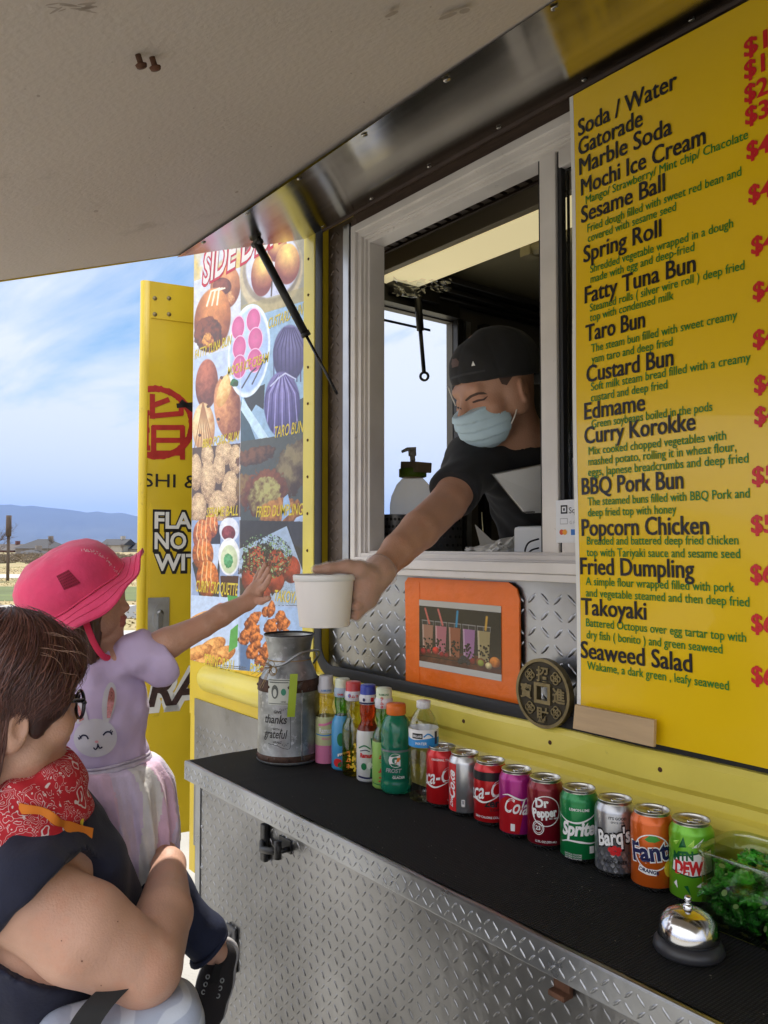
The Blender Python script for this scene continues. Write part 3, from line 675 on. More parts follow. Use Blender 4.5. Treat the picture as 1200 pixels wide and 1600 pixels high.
q = onY(884, 1527, pf); m = MB(); m.box((-.014, -.010, -.022), (.014, -.001, .022), bev=.002, o=q); m.box((-.014, -.022, -.022), (.014, -.009, -.014), bev=.002, o=q); m.build('bracket', rust, cn)
q = onY(364, 1480, pf); m = MB(); m.box((-.022, -.008, -.05), (.022, -.001, .05), bev=.003, o=q); m.lathe([(0, .004), (.006, .003), (.007, 0)], 8, q+[0, -.008, .03], axis=(X_, Z_, -Y_)); m.lathe([(0, .004), (.006, .003), (.007, 0)], 8, q+[0, -.008, -.03], axis=(X_, Z_, -Y_)); m.build('hinge', M('dark_hinge', (.10, .10, .105), .5, .7, var=.3, vscale=30), cn)
# undercarriage hidden mostly behind the counter
for x in (-.6,):
    for y in (.32, 1.85):
        m = MB(); m.lathe([(.0, -.10), (.20, -.10), (.30, -.10), (.335, -.07), (.335, .07), (.30, .10), (.20, .10), (0, .10)], 28, (x, y, .336), axis=(X_, Z_, Y_)); m.build('wheel', rubber, truck)
# ================================================================ ground and distance
gm = M('concrete_lot', (.40, .385, .35), .85, var=.22, vscale=2.2, bump=.25, bscale=160, stain=(.24, .23, .21), sscale=90, sthr=.60)
grassm = M('dry_grass', (.34, .27, .135), .95, var=.30, vscale=.35, stain=(.20, .185, .075), sscale=.11, sthr=.52)
greenm = M('green_grass', (.105, .135, .042), .95, var=.3, vscale=.6)
roadm = M('pale_road', (.44, .43, .41), .9, var=.1, vscale=.5)
def sheet(name, pts, z, mat, th=None):
    m = MB(); m.poly([(x, y, z) for x, y in pts]); return tag(m.build(name, mat), kind='structure')
S = 15000
sheet('ground', [(-S, -S), (S, -S), (S, S), (-S, S)], 0.0, grassm)
sheet('parking_lot', [(-7.5, -14), (14, -14), (14, 14), (-7.5, 14)], .006, gm)
F2, R2 = F0, RT
def gq(name, d0, d1, l0, l1, z, mat):
    pts = [CAM[:2]+F0[:2]*d+R2[:2]*l for d, l in ((d0, l0), (d0, l1), (d1, l1), (d1, l0))]; return sheet(name, pts, z, mat)
# strips seen beyond the lot (distance along the view, lateral)
gq('lawn_strip', 23, 31, -60, 60, .008, greenm)
gq('road', 39, 44, -160, 120, .010, roadm)
gq('pavement', 19.2, 21.4, -60, -6.4, .010, roadm)
gq('footpath', 13.6, 15.0, -40, 20, .012, roadm)
gq('asphalt_lane', 17.5, 24.5, -6.6, -5.2, .012, M('asphalt', (.13, .135, .14), .9, var=.1))
# mountains: a long ridge mesh
mm_ = M('mountain_rock', (.075, .08, .07), .95, var=.3, vscale=.0016, stain=(.30, .30, .30), sscale=.0011, sthr=.66)
prof = [(-260, 782), (-140, 788), (0, 789), (15, 788), (35, 791), (50, 790), (72, 793), (95, 795), (120, 798), (135, 801), (152, 799), (170, 802), (190, 801), (215, 807), (260, 812), (330, 806), (460, 800), (600, 812), (640, 818), (700, 815), (800, 806), (1000, 800), (1300, 812)]
pu = np.array([p_[0] for p_ in prof], float); pv = np.array([p_[1] for p_ in prof], float)
us = np.linspace(-260, 1300, 300); rj = np.random.RandomState(11); D0 = 9000
m = MB(); rows = 16; vs = []
hv = np.interp(us, pu, pv)
for j in range(rows):
    t = j/(rows-1)
    for i, u in enumerate(us):
        top = (852-hv[i])/FPX*D0
        nz_ = sum(math.sin(u*f+ph+t*3*g)*a for f, ph, g, a in ((.05, 1, 1, .5), (.11, 2, -1, .3), (.23, .3, 2, .2), (.37, 1.2, 1, .12)))
        h = top*(1-t)**1.25*(1+.22*nz_*t*(1-t)*4)
        Dd = D0-2600*t+500*nz_*t*(1-t)*3
        q = CAM+(F0+RT*((u-600)/FPX))*Dd; vs.append((q[0], q[1], max(h*(Dd/D0) if t < 1 else -20, -20)+1.6*(1-t)))
n_ = len(us); m.add(vs, [(j*n_+i, j*n_+i+1, (j+1)*n_+i+1, (j+1)*n_+i) for j in range(rows-1) for i in range(n_-1)], 0, True)
tag(m.build('mountains', mm_), kind='structure')
# houses
roofm = [M('dark_shingle', (.055, .055, .062), .9, var=.2, vscale=2), M('brown_shingle', (.10, .085, .08), .9, var=.2, vscale=2)]
wallm = [M('taupe_siding', (.30, .26, .23), .85, var=.1, vscale=1), M('cream_siding', (.50, .46, .40), .85, var=.1, vscale=1), M('brick_wall', (.20, .085, .06), .9, var=.2, vscale=3), M('grey_siding', (.26, .25, .25), .85, var=.1)]
winm = M('house_window', (.03, .035, .045), .15); trimm = M('house_trim', (.62, .60, .56), .7)
def house(u0, u1, veave, vridge, D, wm, rm, label, dep=9., gable=False, vbase=None):
    zb = 0.; o = P(0.5*(u0+u1), 852, D); o[2] = 0; w = (u1-u0)*D/FPX
    ze = 1.6+(852-veave)/FPX*D; zr = 1.6+(852-vridge)/FPX*D
    h = thing('house', o, label, 'house', 'houses beyond the field'); ex = R2; ey = F0; ex = np.array([ex[0], ex[1], 0])
    m = MB(); m.prism([(-w/2, -.0), (w/2, 0), (w/2, ze), (-w/2, ze)], o, ex, Z_, ey*dep); m.build('wall', wm, h)
    e = .5; m = MB()
    B = [o+ex*(-w/2-e)+ey*(-e)+Z_*ze, o+ex*(w/2+e)+ey*(-e)+Z_*ze, o+ex*(w/2+e)+ey*(dep+e)+Z_*ze, o+ex*(-w/2-e)+ey*(dep+e)+Z_*ze]
    k = .0 if gable else min(.34*w, dep*.5)
    r0, r1 = o+ex*(-w/2+k-(e if gable else 0))+ey*dep/2+Z_*zr, o+ex*(w/2-k+(e if gable else 0))+ey*dep/2+Z_*zr
    m.add(B+[r0, r1], [(0, 1, 5, 4), (1, 2, 5), (2, 3, 4, 5), (3, 0, 4), (3, 2, 1, 0)]); rf = m.build('roof', rm, h)
    cx = o+ex*(w*.22)+ey*dep*.5; m = MB(); m.box((-.45, -.45, ze), (.45, .45, zr+.7), o=(cx[0], cx[1], 0)); m.build('chimney', wm, rf)
    nwin = max(2, int(w/3.2))
    for i in range(nwin):
        for zl in ((1.0, 2.3), (3.6, 4.9)):
            if zl[1] > ze-.3: continue
            a = -w/2+w*(i+.5)/nwin
            m = MB(); m.prism([(a-.75, zl[0]-.1), (a+.75, zl[0]-.1), (a+.75, zl[1]+.1), (a-.75, zl[1]+.1)], o-ey*.06, ex, Z_, ey*.055); wf = m.build('window', trimm, h)
            m = MB(); m.prism([(a-.62, zl[0]), (a+.62, zl[0]), (a+.62, zl[1]), (a-.62, zl[1])], o-ey*.10, ex, Z_, ey*.03); m.build('pane', winm, wf)
    return h
house(24, 78, 857, 842, 175, wallm[0], roofm[0], 'brown two storey house with a dark hipped roof left of the pink hat', 11)
house(21, 56, 866, 859, 135, wallm[0], roofm[0], 'low dark roofed garage in front of the brown hipped roof house', 7)
house(-12, 21, 860, 850, 180, wallm[2], roofm[1], 'red brick house at the left edge beside the bare pole', 10, True)
house(80, 118, 856, 848, 210, wallm[3], roofm[1], 'small grey house rising behind the crown of the pink hat', 10)
house(158, 190, 852, 842, 185, wallm[1], roofm[0], 'cream house with a dark gabled roof above the hat brim', 10, True)
house(196, 222, 858, 848, 190, wallm[1], roofm[0], 'cream house partly behind the open yellow door', 10, True)
house(118, 156, 857, 850, 230, wallm[3], roofm[0], 'far grey house between the brown house and the cream house', 10)
# bare trees
barkm = M('bare_bark', (.13, .095, .075), .95)
def bare_tree(u, vtop, vbase, D, label, sd_=1, spread=.55, r0=None, group='bare trees among the houses'):
    r = random.Random(sd_); o = P(u, vbase, D); o[2] = 0; H = 1.6+(852-vtop)/FPX*D
    t = thing('bare_tree', o, label, 'tree', group); m = MB(); top = o+Z_*H*.55; rr = r0 or H*.014
    m.tube([o, o+Z_*H*.3+X_*.05*r.uniform(-1, 1), top], [rr*1.3, rr, rr*.7], 6); m.build('trunk', barkm, t); m = MB()
    def br(p, d, L_, rad_, lev):
        q = p+d*L_; m.tube([p, (p+q)/2+np.array([r.gauss(0, .04), r.gauss(0, .04), 0])*L_, q], [rad_, rad_*.8, rad_*.5], 4 if lev < 2 else 3, caps=False)
        if lev < 4:
            for _ in range(3 if lev else 4):
                e = unit(d+np.array([r.gauss(0, spread), r.gauss(0, spread), r.uniform(-.05, .4)])); br(p+d*L_*r.uniform(.5, 1), e, L_*r.uniform(.55, .8), rad_*.58, lev+1)
    for _ in range(5): br(o+Z_*H*r.uniform(.25, .52), unit(np.array([r.gauss(0, spread), r.gauss(0, spread), .9])), H*.22, rr*.6, 0)
    m.build('crown', barkm, t); return t
bare_tree(76, 837, 868, 170, 'bare brown tree beside the brown hipped roof house', 2)
bare_tree(105, 844, 868, 190, 'bare tree just behind the crown of the pink hat', 3)
bare_tree(122, 843, 868, 200, 'bare tree right of the hat crown, left of the cream house', 4)
bare_tree(147, 840, 868, 175, 'bare tree directly left of the cream gabled house', 5)
bare_tree(192, 846, 872, 150, 'bare bushy tree in front of the cream gabled house', 6)
bare_tree(168, 846, 872, 145, 'bare tree in front of the left part of the cream gabled house', 7)
bare_tree(-14, 806, 905, 36, 'nearest bare tree, its twigs reaching in at the left edge', 8, .7, r0=.04, group='bare trees near the road')
t = thing('utility_pole', P(13, 905, 36)*np.array([1, 1, 0]), 'bare wooden pole standing in the grass at the left edge', 'pole')
o = P(12, 905, 36); o[2] = 0; m = MB(); m.tube([o, o+Z_*2.0], .07, 8); m.tube([o+Z_*2.0, o+Z_*2.95], .12, 8); m.build('shaft', barkm, t)
bm_ = M('brush', (.17, .13, .085), .95, var=.4, vscale=.8)
r = random.Random(9); m = MB()                              # far scrub line
for i in range(420):
    u = r.uniform(-60, 330); D = r.uniform(70, 125); o = P(u, 852, D); o[2] = 0; h = r.uniform(.25, .8)
    for j in range(7):
        e = o+np.array([r.gauss(0, .8), r.gauss(0, .8), h*r.uniform(.5, 1)]); m.tube([o+np.array([r.gauss(0, .4), r.gauss(0, .4), 0]), e], [.045, .015], 3, caps=False)
tag(m.build('scrub', bm_), 'brown scrub growing along the field edge before the houses', 'scrub', kind='stuff')
# dry grass tufts nearer
m = MB()
for i in range(5200):
    D = r.uniform(14, 60); lat = r.uniform(-.52, -.22)*D; o = CAM+F0*D+R2*lat; o[2] = 0
    if o[0] > -7.6 and o[1] < 14: continue
    if 19 < D < 21.6 or 13.4 < D < 15.2 or 38.7 < D < 44.3 or 23 < D < 31: continue
    h = r.uniform(.02, .06); e = o+np.array([r.gauss(0, .05), r.gauss(0, .05), h]); w = R2*.03*r.uniform(.5, 1.5)
    m.add([o-w, o+w, e], [(0, 1, 2)], 0)
tag(m.build('grass', M('straw', (.42, .33, .17), .9, var=.3, vscale=.5)), 'dry straw coloured grass in the field behind the truck', 'grass', kind='stuff')
# haze
m = MB(); m.box((-16000, -16000, -25), (16000, 16000, 760)); hz = m.build('haze', M('haze_air', (1, 1, 1))); tag(hz, kind='stuff')
t_ = MATS['haze_air'].node_tree; t_.nodes.remove(t_.nodes['Principled BSDF']); pv_ = t_.nodes.new('ShaderNodeVolumePrincipled')
pv_.inputs['Color'].default_value = (.24, .44, 1.0, 1); pv_.inputs['Density'].default_value = 8.0e-5; pv_.inputs['Anisotropy'].default_value = .3
t_.links.new(pv_.outputs[0], t_.nodes['Material Output'].inputs['Volume'])
# ================================================================ menu banner
def lin(c):
    c = np.asarray(c, float)/255; return np.where(c <= .04045, c/12.92, ((c+.055)/1.055)**2.4)
ban_y = M('yellow_vinyl', (.80, .52, .006), .22, var=.05, vscale=2, bump=.10, bscale=5, coat=.35)
inkk = M('banner_black', (.014, .013, .016), .35); inkg = M('banner_green', (.012, .20, .025), .35); inkr = M('banner_red', (.62, .02, .025), .35)
by = -.040
bx0, bx1 = onY(899, 600, by)[0], -.50; bz0, bz1 = 1.262, onY(900, 148, by)[2]
def bulge(x, z):                                             # the vinyl hangs slightly wavy
    return .004*math.sin((z-1.2)*7+x*3)+.003*math.sin(x*9+z*4)
m = MB(); nx, nz = 30, 60; xs = np.linspace(bx0, bx1, nx); zs = np.linspace(bz0, bz1, nz)
m.add([(x, by-bulge(x, z), z) for x in xs for z in zs], [(i*nz+j, (i+1)*nz+j, (i+1)*nz+j+1, i*nz+j+1) for i in range(nx-1) for j in range(nz-1)], 0, True)
e = [(bx0, by-bulge(bx0, z)) for z in zs]
m.add([(bx0+q, by-bulge(bx0, z)-.0006, z) for z in zs for q in (-.0055, .003)], [(2*j, 2*j+1, 2*j+3, 2*j+2) for j in range(nz-1)], 4, True)
def btext(s, u, v, ur, cap, mi, bold):
    a = onY(u, v, by); b = onY(ur, v, by); D = np.dot(a-CAM, FW); sz = cap*D/FPX/.72
    mm = MB(); mm.text(s, (a[0], 0, a[2]), X_, Z_, sz, width=b[0]-a[0], bold=bold, mi=0)
    V = np.vstack(mm.v)
    for q, (sh, sv) in enumerate([(-.009, 0), (.009, 0), (0, .006), (0, -.006)] if mi == 2 else [(-.021, .007), (.021, .007), (-.021, -.007), (.021, -.007), (0, .010), (0, -.010)]):
        W2 = V.copy(); W2[:, 0] += sh*sz; W2[:, 2] += sv*sz; W2[:, 1] = [by-bulge(x, z)-.0012-.0002*q for x, z in W2[:, [0, 2]]]
        m.add(W2, mm.f, mi)
T1 = [('Soda / Water', 904.4, 213.7, 1059), ('Gatorade', 904.4, 243.7, 1005), ('Marble Soda', 905.5, 273.7, 1050.7), ('Mochi Ice Cream', 908, 305.6, 1103), ('Sesame Ball', 908, 348.7, 1039.4), ('Spring Roll', 911.9, 410.6, 1033.8),
 ('Fatty Tuna Bun', 914.5, 474.4, 1088), ('Taro Bun', 916.4, 534.4, 1009.4), ('Custard Bun', 918.3, 598, 1055), ('Edmame', 915, 656, 1010.5), ('Curry Korokke', 915, 693.7, 1090), ('BBQ Pork Bun', 910, 773, 1070.6),
 ('Popcorn Chicken', 909, 837, 1110), ('Fried Dumpling', 906, 897, 1085), ('Takoyaki', 907, 960, 1007.6), ('Seaweed Salad', 906, 1027.5, 1078.8)]
T2 = [('Mango/ Strawberry/ Mint chip/ Chacolate', 915, 318.7, 1169.6), ('Fried dough filled with sweet red bean and', 917.5, 363, 1158.7), ('covered with sesame seed', 918.3, 378.7, 1057), ('Shredded vegetable wrapped in a dough', 922.4, 426.7, 1146),
 ('made with egg and deep-fried', 923, 442.5, 1086), ('Steamed rolls ( silver wire roll ) deep fried', 922.4, 487.5, 1164.4), ('top with condensed milk', 922.4, 503, 1054.4), ('The steam bun filled with sweet creamy', 925, 551, 1154),
 ('yam taro and deep fried', 925.8, 568, 1053.7), ('Soft milk steam bread filled with a creamy', 925, 611, 1176), ('custard and deep fried', 925, 628, 1046), ('Green soybeans boiled in the pods', 925.8, 669, 1117), ('Mix cooked chopped vegetables with', 921, 711, 1138.8),
 ('mashed potato, rolling it in wheat flour,', 920.5, 727.5, 1155), ('eggs, Japnese breadcrumbs and deep fried', 919.8, 744, 1173.7), ('The steamed buns filled with BBQ Pork and', 918.6, 790, 1175.6), ('deep fried top with honey', 918.6, 807, 1059),
 ('Breaded and battered deep fried chicken', 916.4, 851, 1157), ('top with Tariyaki sauce and sesame seed', 915.6, 869, 1159.5), ('A simple flour wrapped filled with pork', 913.8, 914, 1149), ('and vegetable steamed and then deep fried', 913.8, 932, 1172.6),
 ('Battered Octopus over egg tartar top with', 913.8, 978.7, 1166), ('dry fish ( bonito ) and green seaweed', 914.5, 997.5, 1128), ('Wakame, a dark green , leafy seaweed', 915.6, 1046, 1137)]
T3 = [('$1', 1163, 90), ('$1.', 1163, 124), ('$2', 1163, 160.5), ('$3', 1164, 195), ('$4', 1166, 249), ('$4', 1169, 317), ('$4', 1174, 397.5), ('$4', 1177.5, 469), ('$4', 1179, 544), ('$4', 1182, 615), ('$4', 1183, 664), ('$5', 1180, 757), ('$5', 1178, 832.5), ('$6', 1176, 909), ('$6', 1176, 986), ('$6', 1174.5, 1067)]
for s, u, v, ur in T1: btext(s, u, v, ur, 27, 1, 0)
for s, u, v, ur in T2: btext(s, u, v, ur, 13.2, 2, 0)
for s, u, v in T3: btext(s, u, v, u+(36 if len(s) == 2 else 46), 28, 3, .012)
tag(m.build('menu_banner', [ban_y, inkk, inkg, inkr, M('white_hem', (.75, .74, .7), .5)]), 'tall yellow vinyl menu banner with black dish names and red prices', 'banner')
# block of wood wedged at the banner's foot
woodm = M('bare_wood', (.50, .35, .20), .65, var=.14, vscale=7, stretch=(1, 1, 9), bump=.08, bscale=50)
c = [onY(903, 1100, by-.008), onY(1027, 1124, by-.008), onY(1026, 1166, by-.008), onY(900, 1137, by-.008)]
m = MB(); m.prism([(q[0], q[2]) for q in c], (0, by-.010, 0), X_, Z_, np.array([0, -.007, 0])); tag(m.build('wood_block', woodm), 'small plain wooden board lying against the foot of the yellow menu banner', 'board')

# ================================================================ dish poster (printed photographs)
py0, px_a, px_b, pz_a, pz_b = -.004, -2.69, -1.946, 1.19, 2.68
TW, TH = 620, 1240
gx, gz = np.meshgrid(np.linspace(px_a, px_b, TW), np.linspace(pz_a, pz_b, TH))
uv = proj(np.stack([gx, np.full_like(gx, py0), gz], -1)); U_, V_ = uv[..., 0], uv[..., 1]
IMG = np.zeros((TH, TW, 3)); IMG[:] = (.62, .68, .80)
rn = np.random.RandomState(21)
def fbm(sc, seed, oct_=4):
    r = np.random.RandomState(seed); o = np.zeros_like(U_)
    for k in range(oct_):
        s = 2**k/sc
        for _ in range(3):
            a = r.rand()*6.28; o += np.sin((U_*np.cos(a)*1.6+V_*np.sin(a))*s+r.rand()*6.28+2*np.sin((U_*np.sin(a)-V_*np.cos(a))*s*.7+r.rand()*6))/(3*1.7**k)
    return o
NZ = [fbm(22, 1), fbm(9, 2), fbm(4, 3), fbm(2.2, 5, 3)]
gr = rn.rand(TH, TW)
def put(mask, col): 
    a = mask[..., None]; IMG[:] = IMG*(1-a)+np.asarray(col)*a
def ell_(cx, cy, rx, ry, rot, c_in, c_out, nz=1, amp=.12, hl=(-.3, -.35), edge=None, soft=.06, clip=None, rag=0.):
    x, y = U_-cx, V_-cy; c, s = math.cos(rot), math.sin(rot); X = (x*c+y*s)/rx; Y = (-x*s+y*c)/ry
    d = np.sqrt(X*X+Y*Y)+rag*NZ[2]*.12; mk = np.clip((1-d)/soft, 0, 1)
    if clip is not None: mk = mk*clip
    dd = np.clip(np.sqrt((X-hl[0])**2+(Y-hl[1])**2)/1.35, 0, 1)
    t = np.clip(dd**1.4+amp*NZ[nz], 0, 1)[..., None]
    put(mk, np.asarray(c_in)*(1-t)+np.asarray(c_out)*t)
    if edge is not None: put(mk*np.clip((d-.86)/.06, 0, 1), edge)
    return mk
def area(u0, u1, v0, v1, slope=.0):
    return ((U_ >= u0) & (U_ < u1) & (V_-slope*(U_-u0) >= v0) & (V_-slope*(U_-u0) < v1)).astype(float)
def polym(pts):
    p = np.asarray(pts, float); m_ = np.zeros_like(U_, bool)
    for i in range(len(p)):
        (x1, y1), (x2, y2) = p[i], p[(i+1) % len(p)]
        if y1 == y2: continue
        m_ ^= ((y1 > V_) != (y2 > V_)) & (U_ < (x2-x1)*(V_-y1)/(y2-y1)+x1)
    return m_.astype(float)
def line_(pts, w, col, clip=1):
    pts = np.asarray(pts, float); d = np.full_like(U_, 1e9)
    for a, b in zip(pts[:-1], pts[1:]):
        ab = b-a; t = np.clip(((U_-a[0])*ab[0]+(V_-a[1])*ab[1])/(ab@ab+1e-9), 0, 1); d = np.minimum(d, np.hypot(U_-a[0]-t*ab[0], V_-a[1]-t*ab[1]))
    put(np.clip((w/2-d)+.5, 0, 1)*clip, col)
# tuna bun (top left)
put(area(300, 376, 300, 565, -.25), (.78, .80, .86)); put(area(300, 376, 300, 440, -.3)*np.clip((NZ[0]+.4), 0, 1), (.80, .72, .45))
ell_(352, 448, 24, 36, .1, (.86, .62, .42), (.45, .22, .12), hl=(-.1, -.6)); ell_(347, 447, 15, 14, 0, (.55, .28, .20), (.30, .10, .08), 2, .4)
ell_(332, 500, 29, 52, .12, (.88, .60, .34), (.42, .18, .08), hl=(0, -.7)); ell_(325, 522, 23, 28, .1, (.50, .24, .12), (.22, .08, .05), 2, .5, rag=.6); ell_(325, 532, 10, 12, 0, (.85, .62, .3), (.5, .25, .1), 3, .5, rag=1)
for k in range(3): line_([(323+8*k, 478-k), (330+6*k, 455-k), (343+4*k, 450)], 2.6, (.95, .88, .80))
ell_(361, 465, 6, 10, 0, (.82, .62, .42), (.6, .35, .2), 3, .5, rag=1)
# custard buns in a steamer (top right)
put(area(376, 480, 300, 520, -.30), (.56, .55, .50)); put(area(376, 480, 350, 395, -.3), (.42, .22, .24))
ell_(424, 425, 50, 66, .25, (.82, .78, .68), (.66, .60, .48), hl=(0, 0)); ell_(425, 417, 46, 60, .25, (.70, .66, .60), (.50, .46, .42)); ell_(426, 414, 42, 54, .25, (.84, .85, .90), (.72, .74, .84))
for (x, y, rx, ry) in ((433, 386, 16, 24), (449, 412, 20, 33), (410, 428, 18, 36)): ell_(x, y, rx, ry, .08, (.96, .84, .50), (.46, .20, .20), hl=(.0, -.65), amp=.06)
line_([(425, 440), (424, 462)], 2, (.25, .2, .2))
put(area(376, 480, 478, 520, -.30)*.6, (.60, .56, .40))
# pork bun
put(area(300, 376, 560, 705, -.25), (.70, .76, .88)); ell_(323, 600, 18, 40, .05, (.72, .42, .32), (.34, .14, .10), hl=(-.2, -.6), nz=2, amp=.25)
ell_(356, 638, 22, 52, -.12, (.86, .62, .42), (.42, .20, .12), hl=(-.5, -.3), nz=2, amp=.25); ell_(350, 610, 10, 28, .3, (.92, .82, .58), (.75, .55, .3), 2, .4)
ell_(318, 668, 18, 40, 0, (.94, .86, .68), (.66, .46, .28), hl=(-.3, -.3), nz=2, amp=.3)
for k in range(7): line_([(317, 628), (304+5*k, 700)], 1.4, (.60, .42, .26), area(298, 337, 628, 706))
for (x, y) in ((312, 680), (341, 655), (346, 590), (325, 635)): ell_(x, y, 2.5, 2.5, 0, (.35, .18, .08), (.2, .1, .05))
# taro bun
put(area(376, 480, 500, 700, -.30), (.56, .68, .80)); put(polym([(378, 615), (414, 600), (412, 640), (400, 632), (392, 645)]), (.12, .16, .20)); put(polym([(376, 625), (402, 694), (376, 700)]), (.22, .32, .38))
put(polym([(379, 622), (424, 690), (410, 694), (376, 640)]), (.74, .84, .92)); put(polym([(440, 640), (476, 620), (476, 690), (430, 692)]), (.16, .25, .32))
ell_(452, 552, 26, 46, .05, (.48, .46, .66), (.17, .15, .34), hl=(0, -.5), nz=0, amp=.1)
for k in range(-4, 5): line_([(452+2*k, 512), (452+6*k, 545), (452+6*k, 596)], 1.5, (.20, .18, .38), area(424, 480, 500, 598))
mk = ell_(441, 632, 29, 53, .0, (.52, .49, .72), (.17, .15, .36), hl=(-.1, -.5), nz=0, amp=.1)
for k in range(-5, 6): line_([(441+1.2*k, 586), (441+5*k, 615), (441+6.3*k, 682)], 1.8, (.24, .21, .45) if k % 2 else (.60, .58, .80), mk)
line_([(423, 603), (436, 590), (446, 583), (462, 592)], 2.2, (.76, .78, .90))
# mochi plate
ell_(389, 548, 33, 74, .10, (.72, .80, .92), (.60, .70, .88), edge=(.84, .89, .97), soft=.02); 
for (x, y, rx) in ((372, 512, 10.5), (396, 500, 11.5), (374, 543, 11), (399, 530, 12), (374, 573, 11.5), (398, 563, 12.5)): ell_(x, y, rx, 20, .12, (.80, .42, .62), (.66, .26, .48), nz=2, amp=.12, hl=(0, 0), edge=(.90, .78, .88))
ell_(366, 598, 7, 6, 0, (.15, .40, .22), (.08, .22, .1), 3, .5, rag=1); line_([(378, 606), (392, 582), (400, 575)], 2, (.2, .2, .28)); line_([(394, 600), (408, 572), (413, 560)], 1.8, (.2, .2, .28))
# sesame balls
put(area(300, 376, 700, 815, -.10), (.30, .22, .16))
for (x, y, rx, ry) in ((350, 708, 14, 20), (324, 712, 10, 20), (368, 718, 11, 24), (342, 733, 10, 24), (306, 738, 10, 30), (325, 752, 12, 36), (360, 765, 14, 30), (310, 795, 13, 26), (341, 795, 16, 30)):
    mk = ell_(x, y, rx, ry, 0, (.86, .74, .58), (.42, .29, .19), nz=3, amp=.22, hl=(0, -.3)); put(mk*(gr > .70)*.75, (.94, .86, .72)); put(mk*(gr < .13)*.6, (.38, .25, .16))
# fried dumpling
put(area(376, 480, 690, 820, -.15), (.27, .29, .28)); ell_(455, 735, 26, 55, .4, (.50, .45, .32), (.24, .17, .12), 1, .5, rag=1); ell_(400, 712, 34, 14, -.3, (.45, .30, .20), (.22, .14, .1), 2, .5, rag=1); ell_(382, 765, 14, 26, 0, (.52, .42, .24), (.32, .20, .12), 2, .4, rag=.6)
ell_(414, 770, 33, 40, .5, (.50, .30, .18), (.30, .16, .10), 2, .4, rag=1); ell_(413, 775, 25, 32, .5, (.66, .64, .40), (.34, .24, .14), 2, .5, hl=(0, -.4), rag=.5)
ell_(440, 800, 36, 22, -.2, (.72, .52, .28), (.42, .26, .14), 2, .5, rag=1); put(polym([(443, 778), (450, 772), (456, 800), (440, 815)]), (.56, .66, .80))
# croquette
put(area(300, 376, 813, 935, .02), (.55, .62, .76)); put(polym([(338, 820), (345, 820), (342, 935), (312, 935), (300, 880), (330, 840)]), (.16, .17, .22)); put(polym([(328, 850), (344, 850), (336, 920), (330, 910)]), (.72, .78, .88))
for (x, y, rx, ry) in ((330, 822, 11, 20), (316, 838, 15, 27), (317, 866, 17, 26), (324, 905, 18, 30)):
    mk = ell_(x, y, rx, ry, 0, (.84, .50, .24), (.42, .18, .08), nz=3, amp=.3, hl=(.1, -.4)); 
    for k in range(3): line_([(x-6+6*k, y-ry*.9), (x-9+7*k, y-ry*.1), (x-7+7*k, y+ry*.35)], 1.3, (.90, .78, .60), mk)
put(polym([(344, 900), (373, 900), (370, 935), (346, 935)]), (.25, .12, .12)); ell_(358, 828, 16, 20, 0, (.88, .89, .92), (.78, .80, .86)); ell_(357, 833, 11, 12, 0, (.55, .25, .28), (.35, .1, .12), 3, .4)
ell_(358, 870, 17, 30, 0, (.93, .93, .93), (.82, .83, .86), soft=.03); ell_(358, 874, 13.5, 23, 0, (.80, .84, .72), (.70, .74, .62)); ell_(357, 876, 8, 11, 0, (.38, .66, .48), (.25, .5, .33), 3, .5, rag=1.2)
# takoyaki
put(area(374, 480, 813, 945, .02), (.20, .19, .18)); put(polym([(374, 858), (448, 822), (476, 900), (476, 946), (400, 946), (374, 900)]), (.60, .67, .76)); put(area(374, 480, 813, 945)*(polym([(450, 815), (478, 815), (478, 862), (458, 850)])), (.22, .22, .24))
ell_(412, 890, 38, 40, -.1, (.20, .12, .08), (.12, .08, .06), 2, .3, rag=1)
for (x, y) in ((392, 905), (409, 920), (430, 905), (455, 890), (432, 880), (400, 875)): ell_(x, y, 15, 22, 0, (.70, .30, .18), (.30, .10, .07), nz=2, amp=.3, hl=(.2, -.3))
sp = area(380, 458, 835, 905)*(np.hypot((U_-415)/42, (V_-870)/36) < 1)
put(sp*(NZ[3] > .15)*(NZ[2] > -.6)*.9, (.16, .18, .13)); put(sp*(NZ[3]*NZ[2] > .22)*.85, (.62, .70, .52)); put(sp*(NZ[3] < -.65)*.8, (.36, .52, .30)); put(area(440, 478, 860, 945)*(gr > .93)*.7, (.2, .26, .22))
# spring roll
put(area(298, 374, 930, 1055, .06), (.70, .77, .88)); 
for (x, y, r_, rot) in ((318, 965, 8, -.35), (330, 1012, 11, -.55), (345, 1025, 11, -.5), (322, 1035, 10, -.4), (308, 1020, 9, -.4)): ell_(x, y, 26, r_*1.15, rot, (.90, .68, .42), (.55, .30, .14), nz=3, amp=.3, hl=(0, -.4))
ell_(346, 955, 12, 13, 0, (.82, .35, .28), (.66, .2, .16)); ell_(346, 955, 8, 8, 0, (.88, .62, .52), (.78, .42, .35), 3, .4); put(polym([(355, 930), (372, 932), (370, 945), (358, 950)]), (.25, .55, .28)); put(polym([(360, 985), (372, 975), (371, 1010), (357, 1020)]), (.30, .58, .30))
